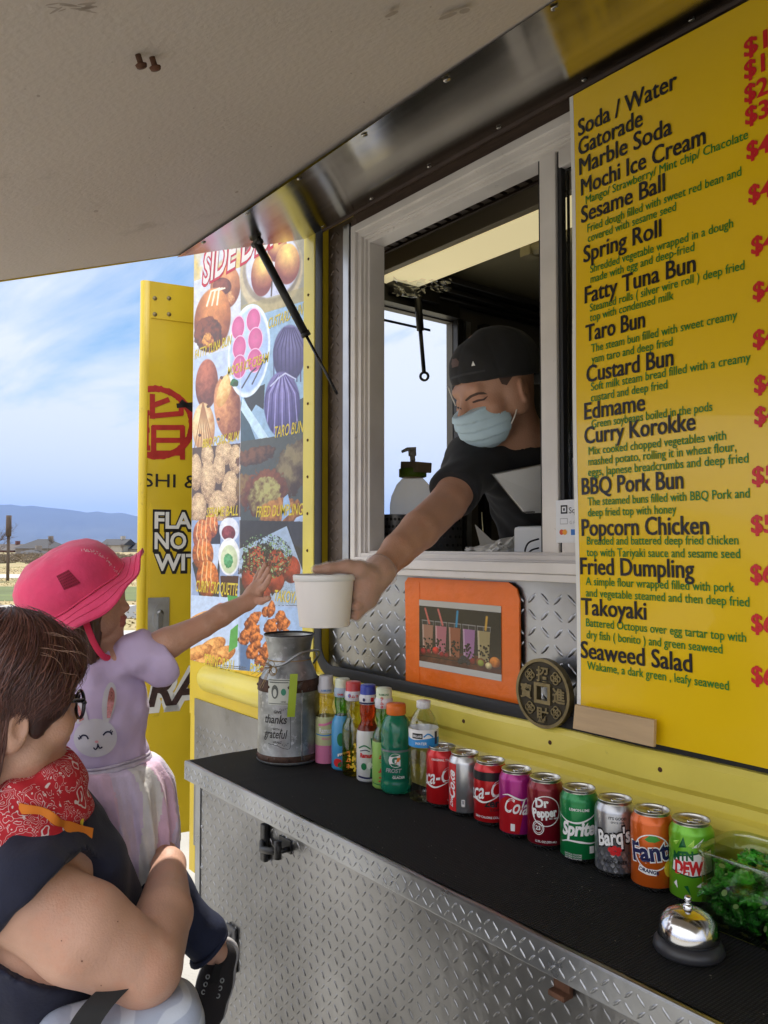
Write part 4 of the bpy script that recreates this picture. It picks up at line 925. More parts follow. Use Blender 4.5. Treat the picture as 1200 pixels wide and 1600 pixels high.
# popcorn chicken
put(area(373, 480, 943, 1060, .08), (.60, .70, .84)); put(polym([(373, 985), (390, 1015), (392, 1050), (373, 1050)]), (.30, .42, .58))
rr = np.random.RandomState(8)
for k in range(46):
    a = rr.rand()*6.28; q = math.sqrt(rr.rand()); x = 415+34*q*math.cos(a); y = 1000+50*q*math.sin(a); ell_(x, y, rr.uniform(5, 9), rr.uniform(8, 14), rr.rand(), (.84, .52, .28), (.34, .12, .07), nz=3, amp=.45, hl=(.1, -.4), rag=1)
put(((V_-.10*(U_-300)) > 1040).astype(float), (.80, .66, .13))
for k, c in ((1034, .3), (1037, .5)): put(((V_-.10*(U_-300)) > k).astype(float)*((V_-.10*(U_-300)) < k+1.4)*(U_ < 385)*(gr > .3), (.25, .22, .2))
# column edges, soft print grain
for k in ((375.5, 560, 700), (374.5, 700, 1040)): put(((np.abs(U_-k[0]) < .6) & (V_ > k[1]) & (V_ < k[2])).astype(float)*.5, (.8, .8, .85))
IMG *= (1+.05*NZ[2]+.05*(gr-.5))[..., None]; lum = IMG.mean(-1, keepdims=True); IMG = lum+(IMG-lum)*1.06; IMG = np.clip((IMG-.46)*1.12+.49, 0, 1)
pm = image_mat('poster_print', IMG, .28, bump=.02, coat=.25)
ypr = M('yellow_brush', (.74, .58, .05), .4, stain=(.25, .2, .1), sscale=110, sthr=.56); rpr = M('crimson_print', (.55, .03, .07), .4); wpr = M('pale_print', (.80, .76, .76), .4)
m = MB(); m.box((px_a, py0+.0005, pz_a), (px_b, -.0005, pz_b), 1)
m.add([(px_a, py0, pz_a), (px_b, py0, pz_a), (px_b, py0, pz_b), (px_a, py0, pz_b)], [(0, 1, 2, 3)], 0)
def ptext(s, u, v, ur, cap, mi, bold=.012, shear=.3, lift=.0008):
    a = onY(u, v, py0-lift); b = onY(ur, v, py0-lift); D = np.dot(a-CAM, FW); m.text(s, a, X_, Z_, cap*D/FPX/.72, width=b[0]-a[0], bold=bold, shear=shear, mi=mi)
for s, u, v, ur, cp in (('FATTY TUNA BUN', 304, 562, 362, 15), ('CUSTARD BUN', 419, 514, 474, 17), ('MOCHI ICE CREAM', 355, 588, 420, 15), ('BBQ PORK BUN', 316, 700, 374, 14), ('TARO BUN', 429, 684, 475, 18), ('SESAME BALL', 322, 808, 372, 15), ('FRIED DUMPLING', 400, 808, 474, 17),
    ('CURRY CROQUETTE', 306, 924, 372, 18), ('TAKOYAKI', 429, 939, 476, 18), ('SPRING ROLL', 318, 1038, 367, 18), ('POPCORN CHICKEN', 390, 1051, 470, 16)): ptext(s, u, v, ur, cp, 2)
ptext('SIDE DISHES', 315, 446, 482, 52, 3, .07, .18); ptext('SIDE DISHES', 317, 444.5, 481, 49, 4, .018, .18, .0014)
po = m.build('dish_poster', [pm, M('poster_edge', (.7, .7, .7), .5), ypr, rpr, wpr])
uvl = po.data.uv_layers.new(name='UVMap')
for p_ in po.data.polygons:
    if p_.material_index == 0:
        for li in p_.loop_indices:
            q = po.data.vertices[po.data.loops[li].vertex_index].co; uvl.data[li].uv = ((q.x-px_a)/(px_b-px_a), (q.z-pz_a)/(pz_b-pz_a))
tag(po, 'tall poster of side dish photographs fixed to the wall left of the hatch', 'poster')

# ================================================================ orange drinks sign under the window
orm = M('orange_tape', (.80, .155, .008), .34, bump=.30, bscale=32, coat=.2, var=.06, vscale=20)
yb = .0145
cs = [onY(634, 904, yb), onY(812, 908, yb), onY(815, 1111, yb), onY(636, 1076, yb)]
x0, x1 = cs[0][0], (cs[1][0]+cs[2][0])/2; z1 = (cs[0][2]+cs[1][2])/2; z0 = (cs[2][2]+cs[3][2])/2
m = MB(); w_, h_ = x1-x0, z1-z0
m.prism([(.006, 0), (w_, .0), (w_, h_-.035), (w_-.008, h_-.012), (w_-.03, h_), (.012, h_), (0, h_-.012)], (x0, yb+.001, z0), X_, Z_, np.array([0, -.004, 0]))
for (a, b, c, d) in ((.0, .055, 0, h_), (w_-.062, w_, 0, h_-.04)): m.prism([(a+.004, c+.002), (b, c+.002), (b, d-.012), (a+.004, d-.012)], (x0, yb-.0032, z0), X_, Z_, np.array([0, -.0007, 0]))
c2 = [onY(655, 936, yb-.005), onY(783, 948, yb-.005), onY(784, 1064, yb-.005), onY(656, 1042, yb-.005)]
a0_, a1_ = c2[0][0], c2[1][0]; b1_, b0_ = (c2[0][2]+c2[1][2])/2, (c2[2][2]+c2[3][2])/2
BW, BH = 420, 340
gx2, gz2 = np.meshgrid(np.linspace(0, 1, BW), np.linspace(0, 1, BH)); 
sU, sV, sI, sN, sg = U_, V_, IMG, NZ, gr
U_, V_ = gx2*100, (1-gz2)*80; IMG = np.zeros((BH, BW, 3)); IMG[:] = (.105, .10, .105); NZ = [fbm(22, 1), fbm(9, 2), fbm(4, 3), fbm(2.2, 5, 3)]; gr = np.random.RandomState(2).rand(BH, BW)
IMG += .02*NZ[0][..., None]
put((V_ < 7).astype(float), (.74, .74, .72)); put((V_ > 73).astype(float), (.76, .76, .75)); put(((V_ > 57) & (V_ < 73)).astype(float), (.30, .13, .08)); put(((V_ > 57) & (V_ < 73)).astype(float)*np.clip(NZ[1], 0, 1)*.6, (.48, .26, .16)); put(((V_ > 66) & (V_ < 67)).astype(float), (.15, .07, .05))
for i, (c, sc_) in enumerate((((.66, .48, .40), (.80, .40, .36)), ((.74, .44, .50), (.80, .42, .40)), ((.62, .36, .26), (.20, .55, .72)), ((.66, .46, .66), None), ((.66, .60, .42), (.80, .62, .25)))):
    x = 11+17.3*i; dx_ = 1.1; put(polym([(x-7, 24), (x+8, 24), (x+7-dx_, 62), (x-6, 62)]), np.array(c)*.93); put(polym([(x-7, 24), (x+8, 24), (x+7.8, 29), (x-6.9, 29)]), (.20, .19, .2))
    put(polym([(x-7, 29), (x-5, 29), (x-4, 62), (x-6, 62)])*.4, (.95, .9, .88)); line_([(x-7.2, 24), (x+8.2, 24)], .8, (.72, .72, .72))
    for q in (-7, 0, 8): line_([(x+q, 24), (x+q*.98, 29)], .5, (.6, .6, .6))
    if sc_: line_([(x+2.5, 27), (x+(-3 if i < 2 else 4), 10+3*(i > 3))], 2.6, sc_)
    rr = np.random.RandomState(i)
    for k in range(28): ell_(x+rr.uniform(-5.2, 6), rr.uniform(44, 62), 1.15, 1.15, 0, (.10, .06, .06), (.06, .03, .03))
for (x, y, r_, c) in ((6, 61, 4, (.50, .10, .12)), (13, 60, 3, (.45, .1, .12)), (22, 58, 4.5, (.78, .16, .14)), (30, 62, 3.5, (.45, .06, .12)), (36, 62, 3.2, (.42, .06, .1)), (57, 63, 4.5, (.12, .12, .16)), (62, 66, 3, (.14, .12, .16)), (53, 66, 3.5, (.1, .1, .13)), (68, 64, 4, (.40, .12, .12)), (77, 64, 5.5, (.42, .25, .15)), (93, 61, 6, (.82, .42, .18)), (86, 66, 4, (.72, .62, .45))): ell_(x, y, r_, r_, 0, np.minimum(1, np.array(c)*1.5), np.array(c)*.6, 3, .2)
ell_(77, 64, 3.6, 3.6, 0, (.70, .72, .36), (.45, .5, .15)); 
bm2 = image_mat('drinks_print', IMG*.95, .2, coat=.4)
m.add([(a0_, yb-.0052, b0_), (a1_, yb-.0052, b0_), (a1_, yb-.0052, b1_), (a0_, yb-.0052, b1_)], [(0, 1, 2, 3)], 1)
so_ = m.build('drinks_sign', [orm, bm2]); uvl = so_.data.uv_layers.new(name='UVMap')
for p_ in so_.data.polygons:
    if p_.material_index == 1:
        for li in p_.loop_indices:
            q = so_.data.vertices[so_.data.loops[li].vertex_index].co; uvl.data[li].uv = ((q.x-a0_)/(a1_-a0_), (q.z-b0_)/(b1_-b0_))
tag(so_, 'orange taped sign with a photo of five bubble tea drinks under the window', 'sign')

# ================================================================ big coin ornament
coinm = M('antique_brass', (.24, .19, .095), .48, .75, var=.3, vscale=40); coind = M('coin_recess', (.055, .045, .028), .6, .5, var=.3, vscale=60)
cc = onY(855, 1082, -.012); cr_ = (onY(855, 1082, -.012)[2]-onY(855, 1136, -.012)[2])*1.0
o = cc+np.array([0, -.006, 0]); ax_ = (X_, Z_, -Y_)
m = MB(); n = 64; sq = .20*cr_
t_ = np.linspace(0, 2*math.pi, n, endpoint=False); ringp = np.stack([np.cos(t_), np.sin(t_)], -1)
mxx = np.max(np.abs(ringp), 1, keepdims=True); sqp = ringp/mxx
def annulus(a, b, h, mi):
    va = o+a[:, :1]*X_+a[:, 1:]*Z_-Y_*h; vb = o+b[:, :1]*X_+b[:, 1:]*Z_-Y_*h; m.add(np.vstack([va, vb]), [(i, (i+1) % n, n+(i+1) % n, n+i) for i in range(n)], mi)
def wall_(a, h0, h1, mi): m.add(np.vstack([o+a[:, :1]*X_+a[:, 1:]*Z_-Y_*h0, o+a[:, :1]*X_+a[:, 1:]*Z_-Y_*h1]), [(i, (i+1) % n, n+(i+1) % n, n+i) for i in range(n)], mi)
annulus(ringp*cr_, ringp*cr_*.91, .010, 0); wall_(ringp*cr_, -.004, .010, 0); wall_(ringp*cr_*.91, .010, .006, 0); annulus(ringp*cr_*.91, sqp*sq*1.5, .006, 1); wall_(sqp*sq*1.5, .006, .010, 0); annulus(sqp*sq*1.5, sqp*sq, .010, 0); wall_(sqp*sq, .010, -.004, 0)
for s, a, b in (('招', 0, .55), ('財', 0, -.62), ('進', .60, 0), ('寶', -.62, 0)):
    v, f = text_poly(s, .02, 0); v = v-(v.max(0)+v.min(0))/2; v = v*(.44*cr_/max(np.ptp(v[:, 1]), .1)); p3 = o+(v[:, :1]+a*cr_)*X_+(v[:, 1:]+b*cr_)*Z_-Y_*.0095
    m.add(p3, f, 0); m.add(p3+Y_*.0015, f, 0)
for a, b in ((.48, .48), (-.48, .48), (.48, -.48), (-.48, -.48)):
    for (dx_, dz_) in ((.08, 0), (-.08, 0), (0, .08), (0, -.08)):
        cp = o+X_*(a+dx_)*cr_+Z_*(b+dz_)*cr_-Y_*.0075; m.tube([cp+X_*math.cos(t)*.09*cr_+Z_*math.sin(t)*.09*cr_ for t in np.linspace(0, 2*math.pi, 17)[:-1]], .0016, 6, closed=True)
tag(m.build('coin_ornament', [coinm, coind]), 'large round bronze coin ornament with a square hole beside the menu banner', 'ornament')

# ================================================================ payment card in the sash window
c = [onY(869, 782, .008), onY(905, 782, .008), onY(905, 848, .008), onY(869, 848, .008)]
x0, x1, z1, z0 = c[0][0], c[1][0], c[0][2], c[2][2]; s_ = (z1-z0)
m = MB(); m.box((x0, .007, z0), (x0+s_*1.35, .0085, z1)); f0 = .0066
def ctext(t, u, v, size, mi, bold=0): a = onY(u, v, f0); m.text(t, a, X_, Z_, size, mi=mi, bold=bold)
def crect(u0, v0, u1, v1, mi, h=f0): a, b = onY(u0, v0, h), onY(u1, v1, h); m.poly([(a[0], h, b[2]), (b[0], h, b[2]), (b[0], h, a[2]), (a[0], h, a[2])], mi)
crect(876, 789.5, 886.5, 802.5, 1); crect(878, 792, 884.5, 800, 0, f0-.0003); crect(879.8, 794, 882.6, 798, 1, f0-.0006); ctext('Sq', 889, 802, s_*.20, 1)
crect(875, 810, 887, 819, 2); crect(875.7, 811, 886.3, 818, 0, f0-.0003); ctext('Pay', 877, 817, s_*.08, 1); ctext('G P', 890, 819, s_*.11, 2)
for u, mi in ((877.5, 3), (882.5, 4)):
    q = onY(u, 831.5, f0); m.prism(ellipse2(q[0], q[2], s_*.065, s_*.065, n=16), (0, f0+(-.0003 if mi == 4 else 0), 0), X_, Z_, np.array([0, .0002, 0]), mi)
crect(892, 827, 903, 836, 5)
tag(m.build('payment_card', [M('card_white', (.72, .73, .75), .4), blk, M('card_grey', (.35, .35, .37), .5), M('card_red', (.6, .08, .03), .5), M('card_amber', (.75, .32, .03), .5), M('card_blue', (.03, .16, .5), .5)]), 'white payment card sign standing in the corner of the sliding sash', 'card')
# ================================================================ things on the counter
ZM = ZC+.0035
matm = M('woven_mat', (.013, .013, .014), .8, spec=.25)
t_ = matm.node_tree; b_ = t_.nodes['Principled BSDF']; tc_ = t_.nodes.new('ShaderNodeTexCoord'); hs = []
for dirn in ('X', 'Y'):
    w = t_.nodes.new('ShaderNodeTexWave'); w.bands_direction = dirn; w.inputs['Scale'].default_value = 62 if dirn == 'X' else 75; w.inputs['Distortion'].default_value = .4; t_.links.new(tc_.outputs['Object'], w.inputs['Vector']); hs.append(w)
ad = t_.nodes.new('ShaderNodeMath'); ad.operation = 'MULTIPLY'; t_.links.new(hs[0].outputs['Fac'], ad.inputs[0]); t_.links.new(hs[1].outputs['Fac'], ad.inputs[1])
bp = t_.nodes.new('ShaderNodeBump'); bp.inputs['Strength'].default_value = .8; bp.inputs['Distance'].default_value = .004; t_.links.new(ad.outputs[0], bp.inputs['Height']); t_.links.new(bp.outputs[0], b_.inputs['Normal'])
cr = t_.nodes.new('ShaderNodeMapRange'); cr.inputs[3].default_value = .006; cr.inputs[4].default_value = .030; t_.links.new(ad.outputs[0], cr.inputs[0]); t_.links.new(cr.outputs[0], b_.inputs['Base Color'])
m = MB(); nx, ny_ = 160, 24; xs = np.linspace(fx0+.008, fx1, nx); ys = np.linspace(fy+.005, -.046, ny_)
vs = [(x, y, ZM-.0012+.0007*math.sin(x*31+y*9)*math.sin(y*40)+.0012*math.exp(-((x+1.62-.3*(y+.2))/.012)**2)) for x in xs for y in ys]
m.add(vs, [(i*ny_+j, (i+1)*ny_+j, (i+1)*ny_+j+1, i*ny_+j+1) for i in range(nx-1) for j in range(ny_-1)], 0, True)
rr = np.random.RandomState(31)
for k in range(150):
    c = np.array([rr.uniform(fx0+.03, .2), rr.uniform(fy+.02, -.07), ZM+.0004]); s_ = rr.uniform(.0004, .0012); m.add([c+np.array([s_*math.cos(a)*rr.uniform(.6, 1.4), s_*math.sin(a)*rr.uniform(.6, 1.4), 0]) for a in (0, 1.3, 2.6, 3.9, 5.1)], [(0, 1, 2, 3, 4)], 1)
tag(m.build('counter_mat', [matm, M('crumb', (.26, .23, .19), .9)]), 'black woven non slip mat covering the top of the metal counter', 'mat')

metal = M('can_aluminium', (.66, .66, .67), .22, 1); canedge = M('can_rim', (.55, .54, .50), .3, 1, var=.1, vscale=80)
def paint(name, c, rough=.28, met=.35): return M(name, c, rough, met, coat=.25)
inkw = M('label_white', (.78, .78, .78), .35, coat=.2); inkb = M('label_black', (.012, .012, .014), .35); inknavy = M('label_navy', (.012, .014, .075), .35); inkred = M('label_red', (.55, .018, .022), .35); inklg = M('label_leaf', (.05, .28, .04), .35); inkyel = M('label_yellow', (.78, .55, .04), .35); inkora = M('label_orange', (.75, .20, .02), .35); inkgrey = M('label_grey', (.32, .32, .34), .4); inkpink = M('label_pink', (.75, .22, .38), .35); inkblue = M('label_blue', (.05, .25, .62), .35); inkdg = M('label_green', (.01, .16, .06), .35)
def facing(p): return math.atan2(CAM[1]-p[1], CAM[0]-p[0])
def wband(m, c, r, a0, pts, w, mi):                          # a painted stroke round a cylinder
    q = stroke2(spline(pts, 40), w); n = len(q)//2; m.wrap(q, [(i, i+1, 2*n-2-i, 2*n-1-i) for i in range(n-1)], c, r, a0, mi)
def wpoly(m, c, r, a0, pts, mi, step=.004):
    p = np.asarray(pts, float); e = []
    for i in range(len(p)):
        a, b = p[i], p[(i+1) % len(p)]; k = max(1, int(np.linalg.norm(b-a)/step)); e += [a+(b-a)*j/k for j in range(k)]
    lo, hi = p.min(0), p.max(0); n = len(e)
    xs = np.arange(lo[0]+step/2, hi[0], step)
    g = [np.array((x, y)) for x in xs for y in np.arange(lo[1]+step/2, hi[1], step)]; E = np.array(e)
    g = [q for q in g if np.min(((E-q)**2).sum(1)) > (step*.4)**2]
    r_ = delaunay_2d_cdt([Vector(q) for q in list(e)+g], [], [list(range(n))], 1, 1e-6); m.wrap(np.array([q[:] for q in r_[0]]), [tuple(f) for f in r_[2]], c, r, a0, mi)
CANP = [(0, .006), (.021, .004), (.0245, 0), (.0265, .001), (.0331, .0105), (.0331, .104), (.0318, .1085), (.0275, .1165)]
CANL = [(.0275, .1165), (.0272, .119), (.0286, .1210), (.0283, .1222), (.0270, .1222), (.0262, .1205), (.0258, .1165), (0, .1165)]
def can(uc, vb, label, mats, art, twist=0.):
    p = onZ(uc, vb-11, ZM); p[2] = ZM
    t = thing('soda_can', p, label, 'can', 'soda cans in a row on the counter'); a0 = facing(p)
    m = MB(); m.lathe(CANP, 40, p, mis=[1, 1, 1, 1, 0, 0, 0]); art(m, p, .0334, a0); m.build('can_body', mats, t)
    m = MB(); m.lathe(CANL, 40, p); m.build('lid', canedge, t)
    th = a0+1.9+twist; ex = np.array([math.cos(th), math.sin(th), 0]); ey = np.array([-math.sin(th), math.cos(th), 0]); q = p+Z_*.1182
    m = MB(); m.tube([q+ex*(.006+.009*math.cos(k))+ey*.0065*math.sin(k) for k in np.linspace(0, 2*math.pi, 15)[:-1]], .0013, 6, closed=True); m.lathe([(0, .0016), (.0025, .0012), (.003, -.001)], 8, q-ex*.004); m.box((-.004, -.0035, -.0006), (.003, .0035, .0006), o=q-ex*.001); m.build('pull_tab', metal, t)
    return t
def script_cola(m, c, r, a0, dx=0., y=.052, sz=.034, mi=2, tilt=.16):
    m.text_cyl('Coca-Cola', c, r, a0+dx/r, y, sz*1.25, width=.142, bold=.012, shear=.42, mi=mi, rot=tilt); wband(m, c, r, a0, [(dx-.050, y-.012), (dx-.03, y-.004), (dx-.005, y-.008), (dx+.02, y+.002)], np.concatenate([np.linspace(.001, .0045, 20), np.linspace(.0045, .001, 20)]), mi)
def a_cola(m, c, r, a0):
    script_cola(m, c, r, a0, -.010); m.text_cyl('ORIGINAL TASTE', c, r, a0, .098, .0062, mi=2, bold=.02); m.text_cyl('12 FL OZ', c, r, a0+.6, .018, .0045, mi=2)
can(691, 1268, 'bright red soda can, first can right of the clear water bottle', [paint('red_can', (.52, .010, .014)), metal, inkw], a_cola)
def a_diet(m, c, r, a0):
    a0 -= .35
    wpoly(m, c, r-.0001, a0, [(-.032, .011), (-.0075, .011), (-.0075, .104), (-.032, .104)], 2); m.text_cyl('Diet', c, r+.0002, a0-.016/r, .018, .013, bold=.02, shear=.3, mi=3, rot=math.pi/2, align='l'); m.text_cyl('Coke', c, r+.0002, a0-.011/r, .036, .026, width=.055, bold=.03, shear=.35, mi=3, rot=math.pi/2, align='l')
    wpoly(m, c, r, a0, [(.004, .022), (.011, .022), (.011, .036), (.004, .036)], 3); wpoly(m, c, r+.0002, a0, [(.0055, .027), (.0095, .027), (.0095, .034), (.0055, .034)], 4); m.text_cyl('12 FL OZ', c, r, a0+.008/r, .014, .004, mi=4)
can(727, 1281, 'plain silver soda can with a narrow red stripe down its side', [paint('silver_can', (.52, .53, .55), .3, .85), metal, inkred, inkw, inkgrey], a_diet)
def a_zero(m, c, r, a0):
    wpoly(m, c, r-.0001, a0, [(x, .088 if abs(x) < .0001 else .088) for x in (-.10, .10)]+[(.10, .1045), (-.10, .1045)], 3); script_cola(m, c, r+.0003, a0, -.008, .056, .034, 2); m.text_cyl('zero', c, r+.0002, a0+.008/r, .040, .022, bold=.03, mi=3); m.text_cyl('SUGAR', c, r+.0002, a0+.008/r, .032, .006, mi=3, bold=.02); m.text_cyl('ZERO CALORIE COLA', c, r+.0002, a0-.008/r, .018, .0055, mi=2, bold=.02)
can(767, 1296, 'red soda can with a black band round its top', [paint('red_black_can', (.50, .010, .014)), metal, inkw, inkb], a_zero)
def a_cherry(m, c, r, a0):
    wpoly(m, c, r-.0001, a0, [(-.05, .011), (.004, .011), (.012, .05), (.006, .075), (-.02, .078), (-.05, .06)], 3)
    m.text_cyl('Cola', c, r+.0003, a0-.002/r, .048, .038, width=.046, bold=.016, shear=.4, mi=2, rot=-.08); wband(m, c, r+.0003, a0, [(-.030, .078), (-.016, .081), (-.002, .076), (.012, .073), (.026, .079)], np.concatenate([np.linspace(.001, .0038, 20), np.linspace(.0038, .0012, 20)]), 2)
    wpoly(m, c, r+.0002, a0, [(-.012, .016), (-.004, .016), (-.004, .029), (-.012, .029)], 2); wpoly(m, c, r+.0002, a0, [(.020, .018), (.026, .018), (.026, .036), (.020, .036)], 2)
can(808, 1314, 'magenta and red soda can, third to the left of the green can', [paint('magenta_can', (.36, .015, .20)), metal, inkw, paint('cherry_red', (.50, .012, .02))], a_cherry)
def a_pepper(m, c, r, a0):
    for q, w in ((ellipse2(.0, .070, .026, .026, .15, 40), .0016), (ellipse2(-.014, .040, .0105, .0115, 0, 30), .0014), (ellipse2(-.014, .040, .0080, .0088, 0, 30), .0010)):
        q = np.vstack([q, q[:1]]); s_ = stroke2(q, w); n = len(q); m.wrap(s_, [(i, i+1, 2*n-2-i, 2*n-1-i) for i in range(n-1)], c, r+.0002, a0, 2)
    m.text_cyl('Dr', c, r+.0003, a0-.006/r, .077, .021, bold=.045, mi=2, rot=.08); m.text_cyl('Pepper', c, r+.0003, a0-.001/r, .060, .021, width=.045, bold=.045, mi=2, rot=.10); m.text_cyl('23', c, r+.0003, a0-.014/r, .0365, .010, bold=.03, mi=2); m.text_cyl('12 FL OZ (355 mL)', c, r+.0003, a0, .015, .005, mi=2, bold=.02); m.text_cyl('EST. 1885', c, r+.0003, a0+.014/r, .0565, .004, mi=2, bold=.02)
can(853, 1331, 'dark maroon soda can with a white ring, left of the green can', [paint('maroon_can', (.19, .006, .016)), metal, inkw], a_pepper)
def a_sprite(m, c, r, a0):
    m.text_cyl('Sprite', c, r+.0003, a0-.002/r, .050, .031, width=.062, bold=.045, shear=.28, mi=2, rot=.08); wband(m, c, r+.0002, a0, [(-.038, .078), (-.02, .071), (.0, .071), (.02, .079), (.034, .088)], np.concatenate([np.linspace(.0012, .0032, 20), np.linspace(.0032, .0012, 20)]), 2); wband(m, c, r+.0002, a0, [(-.036, .034), (-.02, .039), (.0, .039), (.02, .037), (.036, .038)], np.concatenate([np.linspace(.001, .0035, 20), np.linspace(.0035, .001, 20)]), 2)
    m.text_cyl('LEMON-LIME', c, r+.0003, a0-.002, .090, .0062, mi=2, bold=.02); wpoly(m, c, r+.0002, a0, [(.017, .020), (.026, .020), (.026, .032), (.017, .032)], 2)
    for k in range(3): m.text_cyl('NATURAL FLAVORS', c, r+.0003, a0-.012/r, .016-.0035*k, .0035, mi=2)
can(906, 1352, 'emerald green soda can with white curved bands', [paint('emerald_can', (.008, .20, .055)), metal, inkw], a_sprite)
def a_barq(m, c, r, a0):
    wpoly(m, c, r-.0001, a0, [(.019, .011), (.052, .011), (.052, .10), (.024, .085)], 5)
    m.text_cyl("Barq's", c, r+.0002, a0-.001/r, .056, .036, width=.062, bold=.10, shear=.2, mi=4, rot=.20); m.text_cyl("Barq's", c, r+.0005, a0-.001/r, .0568, .034, width=.058, bold=.03, shear=.2, mi=2, rot=.20)
    for (x, y) in ((-.008, .048), (-.001, .051), (.006, .049), (-.004, .043), (.004, .043)): wpoly(m, c, r+.0003, a0, ellipse2(x, y, .0045, .0042, 0, 14), 3)
    m.text_cyl('ROOT BEER', c, r+.0003, a0+.0, .026, .0075, bold=.03, mi=4); m.text_cyl("IT'S GOOD", c, r+.0003, a0+.004/r, .096, .006, mi=4, bold=.02); m.text_cyl('SINCE 1898', c, r+.0003, a0+.004/r, .090, .0045, mi=4)
    for i in range(-5, 5):
        for j in range(4): wpoly(m, c, r, a0, [(i*.009-.0+(j % 2)*.0045, .010+j*.008+.001), (i*.009+.004+(j % 2)*.0045, .010+j*.008+.0045), (i*.009+(j % 2)*.0045, .010+j*.008+.012), (i*.009-.004+(j % 2)*.0045, .010+j*.008+.0045)], 6 if (i+j) % 2 else 7, .02)
can(962, 1374, 'silver diamond patterned soda can between the green and orange cans', [paint('pewter_can', (.42, .43, .46), .28, .85), metal, inkw, inkred, inkb, paint('copper_tint', (.40, .25, .20), .3, .7), paint('slate', (.20, .21, .25), .3, .7), paint('silver_d', (.5, .51, .55), .3, .8)], a_barq)
def a_fanta(m, c, r, a0):
    q = ellipse2(.0, .064, .029, .027, 0, 44); q = np.vstack([q, q[:1]]); s_ = stroke2(q, .0018); n = len(q); m.wrap(s_, [(i, i+1, 2*n-2-i, 2*n-1-i) for i in range(n-1)], c, r+.0002, a0, 2)
    m.text_cyl('Fanta', c, r+.0004, a0+.004/r, .052, .040, width=.080, bold=.075, mi=2, rot=.14); m.text_cyl('Fanta', c, r+.0007, a0+.004/r, .0524, .039, width=.076, bold=.035, mi=3, rot=.14)
    wpoly(m, c, r+.0005, a0, [(-.012, .083), (-.004, .090), (.006, .090), (.013, .084), (.004, .080), (-.006, .080)], 4); m.text_cyl('ORANGE', c, r+.0004, a0-.006/r, .033, .0075, bold=.04, mi=3, rot=-.12); wband(m, c, r+.0002, a0, [(-.022, .038), (-.008, .0345), (.006, .034)], .0095, 2)
    wpoly(m, c, r+.0003, a0, ellipse2(.030, .040, .012, .014, 0, 24), 5)
can(1020, 1396, 'orange soda can standing left of the lime green can', [paint('orange_can', (.62, .115, .012)), metal, inkw, inknavy, inklg, inkyel], a_fanta)
def a_dew(m, c, r, a0):
    q = [(-.034, .048), (-.030, .072), (.032, .088), (.036, .052), (.0, .044)]; wpoly(m, c, r+.0001, a0, q, 4); q2 = [(-.032, .050), (-.0285, .070), (.031, .0855), (.034, .054), (.0, .0465)]; wpoly(m, c, r+.0003, a0, q2, 2)
    m.text_cyl('MTN', c, r+.0005, a0-.012/r, .068, .018, width=.034, bold=.05, shear=.2, mi=4, rot=.18); m.text_cyl('DEW', c, r+.0005, a0-.004/r, .049, .026, width=.046, bold=.06, shear=.15, mi=3, rot=.08)
    for (pts, mi) in (([(-.02, .085), (-.012, .103), (-.008, .088)], 4), ([(.0, .088), (.018, .103), (.01, .09)], 2), ([(-.006, .090), (.004, .101), (.003, .089)], 5), ([(-.03, .03), (-.022, .024), (-.024, .036)], 2), ([(-.012, .03), (-.002, .018), (-.006, .032)], 4), ([(-.03, .092), (-.018, .097), (-.024, .088)], 5), ([(.006, .032), (.02, .028), (.016, .04)], 2)): wpoly(m, c, r+.0002, a0, pts, mi, .01)
can(1082, 1416, 'lime green soda can partly behind the clear candy tub', [paint('lime_can', (.14, .42, .02)), metal, inkw, inkred, paint('forest', (.01, .13, .04)), paint('bright_lime', (.4, .72, .10))], a_dew)

# ---------------------------------------------------------------- bottles
def clearm(name, c, rough=.04, tr=.92): return M(name, c, rough, trans=tr, ior=1.36)
RAM = [(0, 0), (.023, 0), (.0270, .004), (.0272, .060), (.0272, .096), (.0255, .108), (.0185, .121), (.0160, .128), (.0185, .139), (.0200, .150), (.0195, .160), (.0188, .163), (.0212, .165), (.0215, .178), (.0188, .184), (.0182, .200), (.0172, .2035), (0, .2035)]
def ramune(uc, vb, vt, label, mats, split, art, capi=2, topi=3, neck=0):
    p = onZ(uc, vb-7, ZM); p[2] = ZM; D = np.dot(p-CAM, FW); H = (vb-7-vt-3)*D/FPX; s = H/.2035; a0 = facing(p)
    t = thing('soda_bottle', p, label, 'bottle', 'small round soda bottles'); pr = [(r*min(s, 1.0)*.98, z*s) for r, z in RAM]
    mis = []
    for i in range(len(pr)-1): z = RAM[i][1]; mis.append(topi if z >= .183 else capi if z >= .1625 else (1 if z < split else neck))
    m = MB(); m.lathe(pr, 32, p, mis=mis); art(m, p, .0272*min(s, 1)*.98+.0004, a0, s); m.build('bottle_body', mats, t); return t
capg = M('shrink_cap', (.62, .62, .66), .3, coat=.3)
def cap_art(m, c, r, a0, s, mi, txt='RAMUNE', col=None):
    m.text_cyl(txt, c, .0219*min(s, 1)*.98, a0, .168*s, .0065, mi=mi, bold=.02)
def b1(m, c, r, a0, s):
    wpoly(m, c, r, a0, [(-.08, .0), (.08, .0), (.08, .042*s), (-.08, .042*s)], 5, .006); m.text_cyl('Ramune', c, r+.0005, a0+.003/r, .072*s, .017, width=.042, bold=.03, mi=4); m.text_cyl('PEACH', c, r+.0005, a0+.001/r, .056*s, .0075, mi=6, bold=.03); wband(m, c, r+.0003, a0, [(-.03, .068*s), (0, .066*s), (.03, .070*s)], .003, 7); wband(m, c, r+.0003, a0, [(-.02, .090*s), (0, .092*s), (.02, .099*s)], .006, 6)
    wpoly(m, c, r+.0004, a0, ellipse2(.016, .028*s, .008, .010, 0, 14), 6); cap_art(m, c, r, a0, s, 7)
